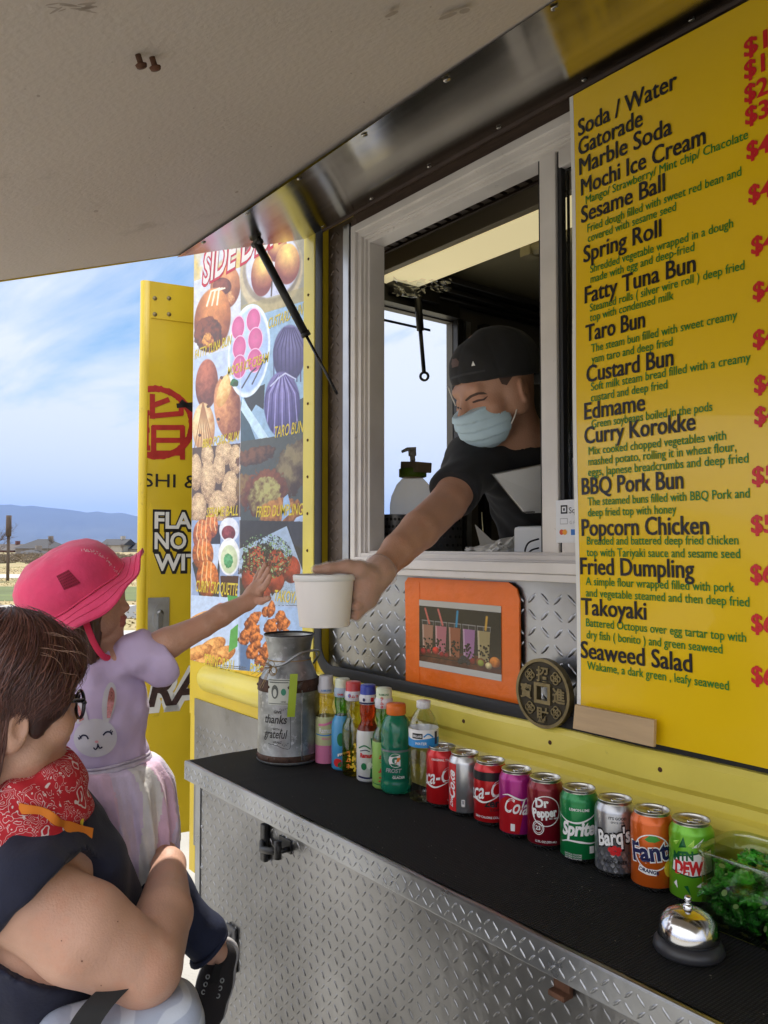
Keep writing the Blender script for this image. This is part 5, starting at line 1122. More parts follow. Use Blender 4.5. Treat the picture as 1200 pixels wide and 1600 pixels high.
ramune(509, 1196, 1053, 'pink and green labelled soda bottle standing next to the milk can', [thin_clear('pale_liquid', (.86, .78, .42), .10, .8), M('peach_label', (.55, .58, .30), .35, coat=.2), capg, capg, inkw, M('pink_label', (.66, .20, .36), .35), inkpink, inkblue], .105, b1)
def b2(m, c, r, a0, s):
    for (x, y, a, b, mi) in ((-.004, .070, .010, .016, 5), (.008, .055, .008, .012, 5), (-.012, .018, .012, .010, 6), (.010, .020, .012, .012, 7), (-.002, .013, .010, .008, 5)): wpoly(m, c, r, a0, ellipse2(x, y*s, a, b, 0, 16), mi)
    wpoly(m, c, r+.0003, a0, [(-.012, .032*s), (.022, .040*s), (.022, .046*s), (-.012, .038*s)], 4); m.text_cyl('RAMUNE', c, r+.0005, a0+.004/r, .0345*s, .006, mi=8, bold=.02, rot=.2); cap_art(m, c, r, a0, s, 6)
ramune(535, 1207, 1058, 'soda bottle with a bright blue label, second from the milk can', [thin_clear('green_glass', (.30, .66, .24), .10, .8), M('blue_label', (.06, .30, .58), .35, coat=.2), M('cap_blue', (.36, .46, .58), .35), M('cap_cream', (.62, .66, .52), .4), inkw, inkdg, inkred, inkblue, inknavy], .118, b2)
def b3(m, c, r, a0, s):
    rr = np.random.RandomState(3)
    for k in range(26): wpoly(m, c, r, a0, ellipse2(rr.uniform(-.01, .024), rr.uniform(.008, .075)*s, .0028, .0030, 0, 9), 4, .006)
    for k in range(3): m.text_cyl('ラムネ'[k], c, r+.0003, a0-.012/r, (.046-.014*k)*s, .013, mi=5, bold=.02)
    m.text_cyl('ラムネ', c, .0222*min(s, 1)*.98, a0+.002, .171*s, .009, mi=6, bold=.03); wpoly(m, c, .0218*min(s, 1)*.98, a0, ellipse2(-.010, .175*s, .004, .005, 0, 12), 7, .004)
ramune(552, 1216, 1063, 'pale yellow soda bottle with yellow dots and a red topped cap', [thin_clear('yellow_liquid', (.86, .82, .22), .10, .8), thin_clear('yellow_liquid_b', (.84, .78, .18), .10, .8), capg, M('cap_red', (.52, .06, .06), .35), inkyel, inkora, inkred, inkblue], .105, b3)
def b4(m, c, r, a0, s):
    wpoly(m, c, r, a0, [(.004, .012*s), (.03, .012*s), (.03, .094*s), (.006, .094*s), (.010, .06*s)], 5); m.text_cyl('Ramune', c, r+.0005, a0-.002/r, .053*s, .014, width=.036, bold=.05, mi=6, shear=.1); wband(m, c, r+.0004, a0, [(-.024, .072*s), (-.008, .078*s), (.006, .071*s)], .003, 5); wband(m, c, r+.0004, a0, [(-.02, .066*s), (-.006, .069*s), (.004, .066*s)], .002, 7)
    for (x, y, mi) in ((-.010, .034, 5), (.004, .036, 4), (.012, .028, 5)): wpoly(m, c, r+.0004, a0, ellipse2(x, y*s, .007, .008, 0, 14), mi)
    wband(m, c, r+.0004, a0, [(-.026, .012*s), (0, .010*s), (.02, .012*s)], .004, 7); cc_ = .0219*min(s, 1)*.98; wpoly(m, c, cc_, a0, ellipse2(-.010, .174*s, .0035, .004, 0, 10), 7, .004); wpoly(m, c, cc_, a0, [(.006, .170*s), (.014, .170*s), (.014, .179*s), (.006, .179*s)], 6, .004); wband(m, c, cc_*.99, a0, [(-.03, .1665*s), (0, .1665*s), (.03, .1665*s)], .004, 7)
ramune(575, 1225, 1068, 'soda bottle with red liquid in its neck and a blue cap', [clearm('red_liquid', (.72, .07, .02), .05, .8), M('white_green_label', (.62, .63, .62), .35, coat=.2), capg, M('cap_royal', (.03, .05, .33), .35), inkw, inkdg, inkred, inknavy], .108, b4)
def b5(m, c, r, a0, s):
    for k in range(3): m.text_cyl('ラムネ'[k], c, r+.0004, a0-.004/r, (.056-.021*k)*s, .019, mi=4, bold=.035)
    for k in range(3): m.text_cyl('ラムネ'[k], c, .0222*min(s, 1)*.98, a0-.006/r, (.181-.0085*k)*s, .009, mi=4, bold=.03)
    wband(m, c, r+.0003, a0, [(-.03, .012*s), (0, .010*s), (.03, .012*s)], .002, 5); m.text_cyl('RAMUNE', c, .0188*min(s, 1)*.98, a0, .190*s, .006, mi=5, bold=.02)
ramune(600, 1236, 1073, 'soda bottle with a lime green label half behind the orange capped bottle', [thin_clear('lime_glass', (.36, .72, .14), .10, .8), M('lime_label', (.26, .46, .10), .35, coat=.2), capg, M('cap_mint', (.62, .68, .50), .4), inkred, inkdg], .082, b5)
# sports drink
p = onZ(619, 1236, ZM); p[2] = ZM; a0 = facing(p); D = np.dot(p-CAM, FW); s = (1236-1100)*D/FPX/.196
t = thing('sports_bottle', p, 'green sports drink bottle with a bright orange cap', 'bottle'); r_ = .0345
pr = [(0, .004), (.026, 0), (.032, .003), (r_, .010), (r_, .026), (.0325, .031), (.0335, .034), (.0335, .094), (.0325, .098), (r_, .103), (.0335, .108), (.0335, .118), (.0340, .130), (.0325, .146), (.0275, .161), (.0200, .170), (.0185, .173)]
m = MB(); m.lathe([(r*1.0, z*s) for r, z in pr], 40, p, mis=[0]*6+[0, 1]+[0]*8)
m.text_cyl('G', p, .0340, a0-.004/.034, .064*s, .036, bold=.06, mi=2); wpoly(m, p, .0343, a0, [(-.002, .066*s), (.003, .083*s), (.010, .083*s), (.006, .074*s), (.002, .074*s)], 3, .004)
m.text_cyl('FROST', p, .0340, a0-.006/.034, .050*s, .012, bold=.03, shear=.2, mi=4); m.text_cyl('GLACIER', p, .0340, a0+.006/.034, .037*s, .007, bold=.03, mi=2); m.text_cyl('20 FL OZ', p, .0340, a0, .042*s, .004, mi=4)
m.build('bottle_body', [M('teal_drink', (.015, .26, .15), .12, trans=.45, ior=1.36, coat=.5), M('grey_label', (.13, .15, .17), .3, coat=.3), inkw, inkora, inkgrey], t)
m = MB(); n = 48; t2 = np.linspace(0, 2*math.pi, n, endpoint=False); m.lathe([(.0205, .172*s), (.0220, .174*s), (.0218, .190*s), (.0205, .195*s), (0, .1955*s)], 48, p); m.build('cap', M('orange_cap', (.72, .16, .02), .4), t)
# water bottle
p = onZ(662, 1249, ZM); p[2] = ZM; a0 = facing(p); D = np.dot(p-CAM, FW); s = (1249-1096)*D/FPX/.205
t = thing('water_bottle', p, 'clear plastic water bottle with a blue and white label', 'bottle'); pr = [(0, .006), (.022, 0), (.029, .003), (.0315, .010)]
for k in range(9): pr += [(.0318, .014+k*.0105), (.0300, .0185+k*.0105)]
pr += [(.0320, .112), (.0322, .114), (.0322, .150), (.0318, .152), (.0310, .158), (.0255, .172), (.0165, .184), (.0125, .189), (.0125, .193)]
m = MB(); m.lathe([(r, z*s) for r, z in pr], 40, p, mis=[0]*(len(pr)-9)+[0, 1]+[0]*6)
R_ = .0325; wpoly(m, p, R_, a0, [(-.06, .114*s), (.06, .114*s), (.06, .132*s), (.02, .134*s), (-.02, .129*s), (-.06, .134*s)], 2, .006); wpoly(m, p, R_+.0002, a0, [(-.026, .132*s), (-.002, .132*s), (-.002, .143*s), (-.026, .143*s)], 3); m.text_cyl('KIRKLAND', p, R_+.0005, a0-.014/R_, .135*s, .0065, width=.021, mi=1, bold=.03); m.text_cyl('WATER', p, R_+.0005, a0-.006/R_, .120*s, .0075, mi=1, bold=.02, shear=.2); wband(m, p, R_+.0003, a0, [(0, .136*s), (.01, .142*s), (.022, .135*s)], .003, 2); wpoly(m, p, R_+.0002, a0, [(.026, .120*s), (.034, .120*s), (.034, .146*s), (.026, .146*s)], 4)
m.build('bottle_body', [thin_clear('clear_plastic', (.88, .91, .90), .10, .9), inkw, M('water_blue', (.03, .26, .62), .3), inkb, inknavy], t)
m = MB(); m.lathe([(.0135, .190*s), (.0150, .1915*s), (.0150, .2035*s), (.0142, .205*s), (0, .2052*s)], 36, p); m.build('cap', M('white_cap', (.68, .68, .70), .4), t)

# ---------------------------------------------------------------- galvanised milk can
p = onZ(451, 1184, ZM); p[2] = ZM; a0 = facing(p); D = np.dot(p-CAM, FW); q_ = D/FPX; t = thing('milk_can', p, 'galvanised metal milk can with rusty bands used as a tip jar', 'milk can')
zf = lambda v: (1184-v)*q_
R0 = 48.5*q_; galc = M('galvanised_can', (.30, .31, .31), .42, .8, var=.45, vscale=22, stain=(.42, .43, .44), sscale=40, sthr=.55, bump=.08, bscale=30)
rustb = M('rust_band', (.075, .040, .028), .75, .25, var=.5, vscale=45, stain=(.16, .15, .14), sscale=60, sthr=.62)
pr = [(0, .002), (R0*.96, 0), (R0*1.02, .004), (R0, .008), (R0*.985, zf(1120)), (R0*.985, zf(1072)), (R0*.96, zf(1064)), (R0*.84, zf(1048)), (R0*.72, zf(1034)), (R0*.66, zf(1026)), (R0*.68, zf(1020)), (R0*.74, zf(1002)), (R0*.80, zf(994)), (R0*.815, zf(992.5)), (R0*.78, zf(994.5)), (R0*.62, zf(1026)), (R0*.6, zf(1045)), (0, zf(1045))]
m = MB(); m.lathe(pr, 56, p); m.tube([p+np.array([math.cos(a0+.42)*R0*1.0, math.sin(a0+.42)*R0*1.0, z]) for z in np.linspace(.012, zf(1072), 8)], .0018, 6); m.build('can_body', galc, t)
for v0, v1 in ((1192-8, 1170), (1076, 1058)):
    m = MB(); z0, z1 = max(zf(v0), .006), zf(v1); m.lathe([(R0*.99, z0), (R0*1.012, z0+.001), (R0*(1.010 if v0 > 1100 else .965), z1-.001), (R0*.93, z1)], 56, p)
    for k in range(9): a = a0+k*.7; m.lathe([(0, .003), (.003, .002), (.004, 0)], 8, p+np.array([math.cos(a)*R0*1.008, math.sin(a)*R0*1.008, (z0+z1)/2]), axis=(np.array([-math.sin(a), math.cos(a), 0]), Z_, np.array([math.cos(a), math.sin(a), 0])))
    m.build('band', rustb, t)
m = MB(); m.lathe([(R0*.81, zf(993)), (R0*.825, zf(991)), (R0*.80, zf(990.5))], 56, p); m.build('rim', M('dark_rim', (.03, .03, .032), .5, .5), t)
m = MB(); rt_ = np.array([-math.sin(a0), math.cos(a0), 0]); fr_ = np.array([math.cos(a0), math.sin(a0), 0])
hp = spline([p+fr_*R0*.82-rt_*R0*.42+Z_*zf(1036), p+fr_*R0*.98-rt_*R0*.1+Z_*zf(1030), p+fr_*R0*.98+rt_*R0*.35+Z_*zf(1016), p+fr_*R0*.6+rt_*R0*.85+Z_*zf(1014), p+rt_*R0*.95+Z_*zf(1024), p-fr_*R0*.3+rt_*R0*.80+Z_*zf(1040)], 30); m.tube(hp, .0032, 8); m.build('wire_handle', galv, t)
# printed verse on the can
m = MB(); Rt = R0*.987+.0006
def vt(s_, x, v, sz, w=None, bold=.01, shear=0.): m.text_cyl(s_, p, Rt, a0+x/Rt, zf(v), sz, width=w, bold=bold, shear=shear, align='r')
vt('GIVE', -.018, 1106, .010, bold=.02); vt('thanks', -.004, 1121, .030, .062, .012, .25); vt('WITH A', -.016, 1131, .007, bold=.02); vt('grateful', -.003, 1143, .030, .066, .012, .25); vt('HEART', -.017, 1150.5, .0075, bold=.02)
q = stroke2(spline([(.0035, zf(1108)), (.0042, zf(1130)), (.004, zf(1156)), (-.010, zf(1158)), (-.03, zf(1154)), (-.055, zf(1152))], 40), .0012); n = 40; m.wrap(q, [(i, i+1, 2*n-2-i, 2*n-1-i) for i in range(n-1)], p, Rt, a0, 0)
for k in range(9): m.wrap(ellipse2(-.038+.0045*k, zf(1152+2*math.sin(k*1.3)), .002, .0008, .7*(-1)**k, 8), [tuple(range(8))], p, Rt, a0, 0)
for k in range(6): m.wrap(ellipse2(-.022+.0045*k, zf(1099+1.6*math.sin(k*1.1)), .0018, .0008, .6*(-1)**k, 8), [tuple(range(8))], p, Rt, a0, 0)
m.build('printed_verse', blk, t)
# banknote taped on
m = MB(); Rn = R0*1.0+.001
bm_ = M('banknote_paper', (.52, .54, .48), .7); bk = M('banknote_ink', (.10, .11, .10), .7); bg_ = M('banknote_seal', (.05, .24, .15), .7)
x0, x1, z0, z1 = -.055, .003, zf(1093), zf(1054)
def wr(xa, xb, za, zb, mi, l=0): wpoly(m, p, Rn+l, a0, [(xa, za), (xb, za), (xb, zb), (xa, zb)], mi, .008)
wr(x0, x1, z0, z1, 0); wr(x0+.001, x1-.001, z0+.002, z0+.004, 1, .0003); wr(x0+.001, x1-.001, z1-.004, z1-.002, 1, .0003); wr(x0+.004, x1-.004, z1-.010, z1-.0075, 1, .0003)
wpoly(m, p, Rn+.0003, a0, ellipse2(-.036, (z0+z1)/2, .0095, .017, 0, 20), 1, .008); wpoly(m, p, Rn+.0006, a0, ellipse2(-.036, (z0+z1)/2-.003, .005, .010, 0, 16), 0, .008); wpoly(m, p, Rn+.0004, a0, ellipse2(-.0135, (z0+z1)/2, .0065, .0085, 0, 18), 2, .008)
m.text_cyl('1', p, Rn+.0005, a0+(x1-.004)/Rn, z0+.006, .009, mi=1, bold=.03); m.text_cyl('ONE', p, Rn+.0005, a0-.0135/Rn, z0+.006, .006, mi=1, bold=.02)
tag(m.build('banknote', [bm_, bk, bg_]), 'one dollar note taped flat round the front of the milk can', 'banknote')
# green tag hanging from the handle
m = MB(); c = p+fr_*R0*1.035+rt_*(.012); W2, H2 = .0095, zf(1048)-zf(1112)
pts = [(x, y) for x in np.linspace(-W2, W2, 4) for y in np.linspace(0, 1, 10)]
def tp(x, y): return c+rt_*(x-.007*y)+Z_*(zf(1046)-H2*y)+fr_*(.002+.005*math.sin(y*3)-.04*abs(x))
m.add([tp(x, y) for x, y in pts], [(i*10+j, (i+1)*10+j, (i+1)*10+j+1, i*10+j+1) for i in range(3) for j in range(9)], 0, True); m.add([tp(x, y)-fr_*.0006 for x, y in pts], [(i*10+j, i*10+j+1, (i+1)*10+j+1, (i+1)*10+j) for i in range(3) for j in range(9)], 0, True)
tag(m.build('paper_tag', M('lime_ribbon', (.34, .46, .025), .5, bump=.1, bscale=60)), 'narrow lime green tag hanging down the front of the milk can', 'tag')
# twine bow
m = MB(); rr = np.random.RandomState(5); c = p+fr_*R0*.88-rt_*R0*.50+Z_*zf(1036)
for k in range(5):
    l_ = rr.uniform(.016, .024); a = rr.uniform(-.5, .4); e = unit(rt_*math.sin(a)+Z_*(-.9 if k < 4 else .6)+fr_*.25); s_ = np.cross(e, fr_)
    m.tube([c+e*l_*(.5-.5*math.cos(u))+s_*l_*.42*math.sin(u)+fr_*.003*math.sin(u+k) for u in np.linspace(0, 2*math.pi, 16)[:-1]], .0009, 5, closed=True)
for k in range(16):
    e = unit(-rt_*rr.uniform(.35, 1)+Z_*rr.uniform(-.9, .35)+fr_*rr.uniform(-.1, .5)); l_ = rr.uniform(.03, .062); m.tube([c, c+e*l_*.5+Z_*.004, c+e*l_-Z_*.004], .0006, 4)
m.tube([p+np.array([math.cos(a)*R0*.70, math.sin(a)*R0*.70, zf(1030)]) for a in np.linspace(0, 2*math.pi, 31)[:-1]], .0015, 6, closed=True)
m.build('twine_bow', M('jute', (.34, .24, .12), .9), t)

# ---------------------------------------------------------------- service bell
p = onZ(1076, 1484, ZM); p[2] = ZM; t = thing('service_bell', p, 'chrome service bell on a round black base beside the candy tub', 'bell'); q_ = np.dot(p-CAM, FW)/FPX; rb = 53.5*q_
m = MB(); m.lathe([(0, 0), (rb*.96, 0), (rb, .003), (rb*.97, .010), (rb*.86, .016), (rb*.80, .017), (0, .017)], 48, p); m.build('base', M('bell_base', (.03, .03, .034), .35), t)
m = MB(); rd = rb*.865; m.lathe([(rd*.97, .0185), (rd, .018), (rd*1.0, .021), (rd*.97, .030), (rd*.88, .040), (rd*.70, .048), (rd*.45, .0525), (rd*.2, .0545), (0, .055)], 48, p); m.build('dome', M('chrome', (.66, .66, .68), .13, 1, var=.08, vscale=60), t)
m = MB(); m.lathe([(.0065, .0545), (.0065, .059), (.0045, .060), (.0035, .064), (.0048, .065), (.0052, .068), (.0035, .071), (0, .0715)], 20, p); m.build('button', MATS['chrome'], t)

# ---------------------------------------------------------------- candy tub and candies
tx0, tx1, ty0, ty1, th_ = -.640, -.425, -.172, -.052, .106
def rrect(x0, x1, y0, y1, r, n=6):
    o = []
    for cx, cy, a in ((x1-r, y1-r, 0), (x0+r, y1-r, 90), (x0+r, y0+r, 180), (x1-r, y0+r, 270)): o += [(cx+r*math.cos(rad(a+90*k/n)), cy+r*math.sin(rad(a+90*k/n))) for k in range(n+1)]
    return np.array(o)
tub = thing('candy_tub', ((tx0+tx1)/2, (ty0+ty1)/2, ZM), 'clear rounded plastic tub holding green wrapped candies', 'tub')
m = MB(); lay = [(0, .004), (0, .0), (.001, -.000), (.006, -.001), (.6, -.0005), (.90, .0), (.915, -.004), (.99, -.0045), (1.0, -.002), (.99, .0015), (.93, .002), (.6, .0032), (.06, .004), (.04, .006)]
rings = [rrect(tx0+i, tx1-i, ty0+i, ty1-i, .026) for h, i in lay]; n = len(rings[0]); vs = []
for (h, i), rg in zip(lay, rings): vs += [(x, y, ZM+.0005+h*th_) for x, y in rg]
f = [(k*n+j, k*n+(j+1) % n, (k+1)*n+(j+1) % n, (k+1)*n+j) for k in range(len(lay)-1) for j in range(n)]+[tuple(range(n))[::-1], tuple(range((len(lay)-1)*n, len(lay)*n))]
m.add(vs, f, 0, True); m.build('tub_body', thin_clear('tub_plastic', (.86, .92, .78), .11, .95), tub)
cmn = M('candy_foil', (.035, .30, .03), .14, .5, coat=.7, bump=.9, bscale=210)
tt_ = cmn.node_tree; oi = tt_.nodes.new('ShaderNodeObjectInfo'); rmp = tt_.nodes.new('ShaderNodeValToRGB'); rmp.color_ramp.elements[0].color = (.012, .15, .016, 1); rmp.color_ramp.elements[1].color = (.10, .60, .05, 1); tt_.links.new(oi.outputs['Random'], rmp.inputs[0]); tt_.links.new(rmp.outputs[0], tt_.nodes['Principled BSDF'].inputs['Base Color'])
def candy_mesh(seed):
    r = np.random.RandomState(seed); m = MB(); pr = []; n = 9; st = [(-.025, .0095), (-.020, .0075), (-.0155, .0022), (-.0140, .0075), (-.008, .0105), (.008, .0105), (.0140, .0075), (.0155, .0022), (.020, .0075), (.025, .0095)]
    vs = []
    for (x, q) in st:
        fl = 1. if abs(x) < .0165 else .35
        ph = r.rand()*.8
        for k in range(n): a = 2*math.pi*k/n+ph; j = 1+.16*r.normal(); vs.append((x+.0012*r.normal(), q*math.cos(a)*j, q*math.sin(a)*j*fl+.0006*r.normal()))
    f = [(i*n+j, i*n+(j+1) % n, (i+1)*n+(j+1) % n, (i+1)*n+j) for i in range(len(st)-1) for j in range(n)]
    m.add(vs, f, 0, True); m.add([(.0048*math.cos(a), .0048*math.sin(a), .0112) for a in np.linspace(0, 2*math.pi, 13)[:-1]], [tuple(range(12))], 1)
    return m
protos = []
for sd_ in range(3):
    o = candy_mesh(40+sd_).build('candy', [cmn, M('candy_spot', (.42, .50, .30), .4)]); tag(o, 'green foil wrapped candy heaped with the others inside the clear tub', 'candy', 'green candies in the tub'); protos.append(o)
rr = np.random.RandomState(12); placed = []; k = 0; tries = 0
while len(placed) < 150 and tries < 40000:
    tries += 1; x = rr.uniform(tx0+.018, tx1-.018); y = rr.uniform(ty0+.016, ty1-.016); hmax = .079+.020*math.exp(-((x+.52)/.07)**2-((y+.09)/.05)**2)+.02*(x > -.5); z = rr.uniform(.013, hmax)
    q = np.array([x, y, z])
    if any(((q-w)**2).sum() < .0185**2 for w in placed): continue
    placed.append(q)
for i, q in enumerate(placed):
    o = protos[i] if i < 3 else protos[i % 3].copy()
    if i >= 3: COL.objects.link(o)
    o.location = (q[0], q[1], ZM+q[2]); o.rotation_euler = (rr.normal(0, .55), rr.normal(0, .45), rr.uniform(0, 6.28)); s_ = rr.uniform(.8, 1.0); o.scale = (s_, s_, s_)

# ---------------------------------------------------------------- cup in the hand
CUPD = 1.45; cupc = P(507, 978, CUPD); ctop = P(506.5, 897, CUPD+.004); cax = unit(ctop-cupc); CH = np.linalg.norm(ctop-cupc)
t = thing('paper_cup', cupc, 'white paper food tub with a flat lid held out by the server', 'cup'); fr3 = frame_of(cax); fr3 = (fr3[0], fr3[1], cax)
m = MB(); m.lathe([(0, .004), (.0425, .003), (.0445, 0), (.0455, .001), (.0540, CH-.010)], 56, cupc, axis=fr3); m.build('cup_body', M('cup_paper', (.84, .80, .76), .45, bump=.02, bscale=200), t)
m = MB(); m.lathe([(.0543, CH-.012), (.0562, CH-.0115), (.0568, CH-.003), (.0560, CH-.0005), (.0535, CH), (.0520, CH-.0025), (0, CH-.003)], 56, cupc, axis=fr3); m.build('lid', M('cup_lid', (.78, .77, .75), .35), t)

# ---------------------------------------------------------------- things inside the window
ZI = 1.50
creamp = bpy.data.materials.new('cream_plastic'); creamp.use_nodes = True; t_ = creamp.node_tree; a_ = t_.nodes.new('ShaderNodeBsdfTranslucent'); a_.inputs[0].default_value = (.95, .84, .66, 1); x_ = t_.nodes.new('ShaderNodeMixShader'); x_.inputs[0].default_value = .42; t_.nodes['Principled BSDF'].inputs['Base Color'].default_value = (.8, .68, .5, 1); t_.nodes['Principled BSDF'].inputs['Roughness'].default_value = .35
tr_ = t_.nodes.new('ShaderNodeBsdfTransparent'); tr_.inputs[0].default_value = (.97, .88, .74, 1); x2_ = t_.nodes.new('ShaderNodeMixShader'); x2_.inputs[0].default_value = .12; t_.links.new(tr_.outputs[0], x2_.inputs[1]); t_.links.new(t_.nodes['Principled BSDF'].outputs[0], x2_.inputs[2]); t_.links.new(x2_.outputs[0], x_.inputs[1]); t_.links.new(a_.outputs[0], x_.inputs[2]); t_.links.new(x_.outputs[0], t_.nodes['Material Output'].inputs['Surface'])
p = P(645, 800, 2.42); p[2] = ZI; q_ = 2.42/FPX; t = thing('syrup_bottle', p, 'cream coloured syrup pump bottle with a green collar inside the window', 'pump bottle'); zf2 = lambda v: P(645, v, 2.42)[2]-ZI
Rb = 36*q_; m = MB(); m.lathe([(0, 0), (Rb*.98, 0), (Rb, .006), (Rb, zf2(790)), (Rb*.93, zf2(775)), (Rb*.70, zf2(757)), (Rb*.42, zf2(746)), (0, zf2(745))], 40, p); m.build('bottle_body', creamp, t)
m = MB(); m.lathe([(Rb*.52, zf2(746)), (Rb*.60, zf2(745)), (Rb*.60, zf2(733)), (Rb*.52, zf2(732)), (0, zf2(732))], 30, p); m.build('collar', M('green_collar', (.14, .24, .015), .45), t)
m = MB(); bx_ = P(650, 730, 2.42); m.box((-20*q_, -.03, -8*q_), (20*q_, .03, 8*q_), bev=.003, R=np.array([[math.cos(.09), 0, math.sin(.09)], [0, 1, 0], [-math.sin(.09), 0, math.cos(.09)]]), o=bx_); m.build('pump_block', M('tan_plastic', (.30, .22, .14), .5), t)
m = MB(); a = P(645, 722, 2.42); b = P(644, 703, 2.42); m.tube([a, b], .008, 10); m.tube([a+(b-a)*.5, b], .012, 10); m.tube([b+UPV*.002+RT*.012, b+UPV*.002-RT*.015, b-RT*.032-UPV*.006], [.007, .006, .004], 8); m.build('pump_nozzle', M('pump_white', (.50, .48, .45), .4), t)
permet = M('perforated_steel', (.22, .22, .23), .4, .8)
for (u, w, D, v0, lab) in ((688, 34, 2.30, 792, 'perforated steel canister right of the syrup pump bottle'), (618, 22, 2.22, 806, 'perforated steel canister left of the syrup pump bottle')):
    p = P(u, 800, D); p[2] = ZI; r_ = w*D/FPX; h_ = P(u, v0, D)[2]-ZI; t = thing('steel_canister', p, lab, 'canister', 'canisters inside the window')
    m = MB(); m.lathe([(0, .002), (r_, 0), (r_, h_), (r_*1.03, h_+.003), (r_*.95, h_+.002), (r_*.94, .01)], 36, p)
    for i in range(22):
        for j in range(8): 
            a = i*2*math.pi/22+(j % 2)*.14; z = .03+j*h_/9; c = p+np.array([math.cos(a)*(r_+.0006), math.sin(a)*(r_+.0006), z]); e1 = np.array([-math.sin(a), math.cos(a), 0]); m.add([c+e1*.0042*math.cos(k)+Z_*.0042*math.sin(k) for k in np.linspace(0, 2*math.pi, 11)[:-1]], [tuple(range(10))], 1)
    m.build('canister_body', [permet, blk], t)
    if u > 650:
        m = MB(); m.tube([p+RT*.03+Z_*.02, p+RT*.055+Z_*(h_+.03)], .009, 8); tag(m.build('utensil', blackp), 'black utensil handle sticking out of the perforated steel canister', 'utensil')
# sales tablet on a stand
t = thing('sales_tablet', P(850, 860, 1.86)*np.array([1, 1, 0])+Z_*ZI, 'white sales tablet tilted on its stand beside the server', 'tablet')
tw = M('tablet_white', (.70, .70, .69), .4); c4 = [P(772, 742, 1.735), P(905, 716, 1.79), P(905, 800, 1.83), P(822, 802, 1.775)]; nn_ = unit(np.cross(c4[1]-c4[0], c4[3]-c4[0]))
if np.dot(nn_, CAM-c4[0]) < 0: nn_ = -nn_
m = MB(); m.add([q for q in c4]+[q-nn_*.012 for q in c4], [(0, 1, 2, 3), (7, 6, 5, 4)]+[(i, i+4, (i+1) % 4+4, (i+1) % 4) for i in range(4)]); m.build('tablet_back', tw, t)
m = MB(); m.add([q-nn_*.0125 for q in c4]+[q-nn_*.020 for q in c4], [(0, 1, 2, 3), (7, 6, 5, 4)]+[(i, i+4, (i+1) % 4+4, (i+1) % 4) for i in range(4)]); m.build('tablet_screen', blackp, t)
a = P(862, 860, 1.87); a[2] = ZI; m = MB(); m.box((-.075, -.05, 0), (.06, .05, .145), bev=.01, o=a); a2 = P(841, 805, 1.80); m.box((-.03, -.004, -.0015), (.0, .004, .0015), 1, o=P(834, 800, 1.76)); m.build('stand', [tw, blk], t)
m = MB(); m.tube(spline([P(842, 842, 1.79), P(826, 848, 1.79), P(820, 862, 1.79), P(824, 872, 1.79)], 14), .0022, 6); m.tube(spline([P(842, 856, 1.80), P(830, 860, 1.80), P(822, 869, 1.80)], 10), .0022, 6); m.build('cable', blackp, t)
# crumpled wrappers
m = MB(); rr = np.random.RandomState(6); pw = M('white_paper', (.80, .77, .70), .7)
for k in range(9):
    c = P(738+6.5*k+rr.normal(0, 2), 862+rr.normal(0, 2), 1.98+rr.normal(0, .02)); g = 5; ex = unit(RT+UPV*rr.normal(0, .5)); ey = unit(UPV*.6+FW*rr.normal(0, .8)+RT*rr.normal(0, .3)); w = rr.uniform(.02, .04)
    vs = [c+ex*(i/4-.5)*w*1.6+ey*(j/4-.3)*w+rr.normal(0, .003, 3) for i in range(g) for j in range(g)]; m.add(vs, [(i*g+j, (i+1)*g+j, (i+1)*g+j+1, i*g+j+1) for i in range(4) for j in range(4)], 0)
A_, B_, C_, D_ = P(742, 819, 1.98), P(778, 853, 1.98), P(770, 862, 1.97), P(752, 858, 1.96); m.add([A_, B_, C_, D_, A_+FW*.003, B_+FW*.003, C_+FW*.003, D_+FW*.003], [(0, 1, 2, 3), (4, 7, 6, 5)])
tag(m.build('paper_wrappers', pw), 'crumpled white paper wrappers lying just inside the window sill', 'paper')
m = MB(); a = P(757, 866, 2.0); m.tube([a, P(753, 800, 2.0)], .0015, 6); m.lathe([(0, -.05), (.03, -.05), (.03, -.045), (0, -.043)], 20, a+np.array([0, 0, 0])); tag(m.build('receipt_spike', M('spike_wire', (.4, .36, .2), .4, .8)), 'thin upright receipt spike standing among the paper wrappers', 'spike')
# ================================================================ people
TCv = -FW
def cv(a, b, c): return RT*a+UPV*b+TCv*c                       # right, up, towards the viewer
def skin(name, c, **k): return M(name, c, .44, var=.13, vscale=15, bump=.16, bscale=330, spec=.45, stain=(c[0]*.97, c[1]*.90, c[2]*.87), sscale=14, sthr=.48, **k)
sk_m = skin('skin_tan', (.46, .25, .165)); sk_w = skin('skin_fair', (.62, .36, .26)); sk_c = skin('skin_child', (.58, .33, .235))
lipm = M('lips', (.42, .14, .12), .4); browm = M('brow_hair', (.085, .052, .040), .8); eyew = M('eye_white', (.62, .58, .54), .2); eyed = M('eye_dark', (.02, .012, .01), .15)
class Head:
    def __init__(s, c, f, up=None, sc=1.):
        s.c = np.asarray(c, float); s.f = unit(f); u = UPV if up is None else up; s.u = unit(u-s.f*np.dot(u, s.f)); s.l = unit(np.cross(s.u, s.f)); s.sc = sc
        s.ax = (s.l, s.f, s.u)
    def __call__(s, x, y, z): return s.c+(s.l*x+s.f*y+s.u*z)*s.sc
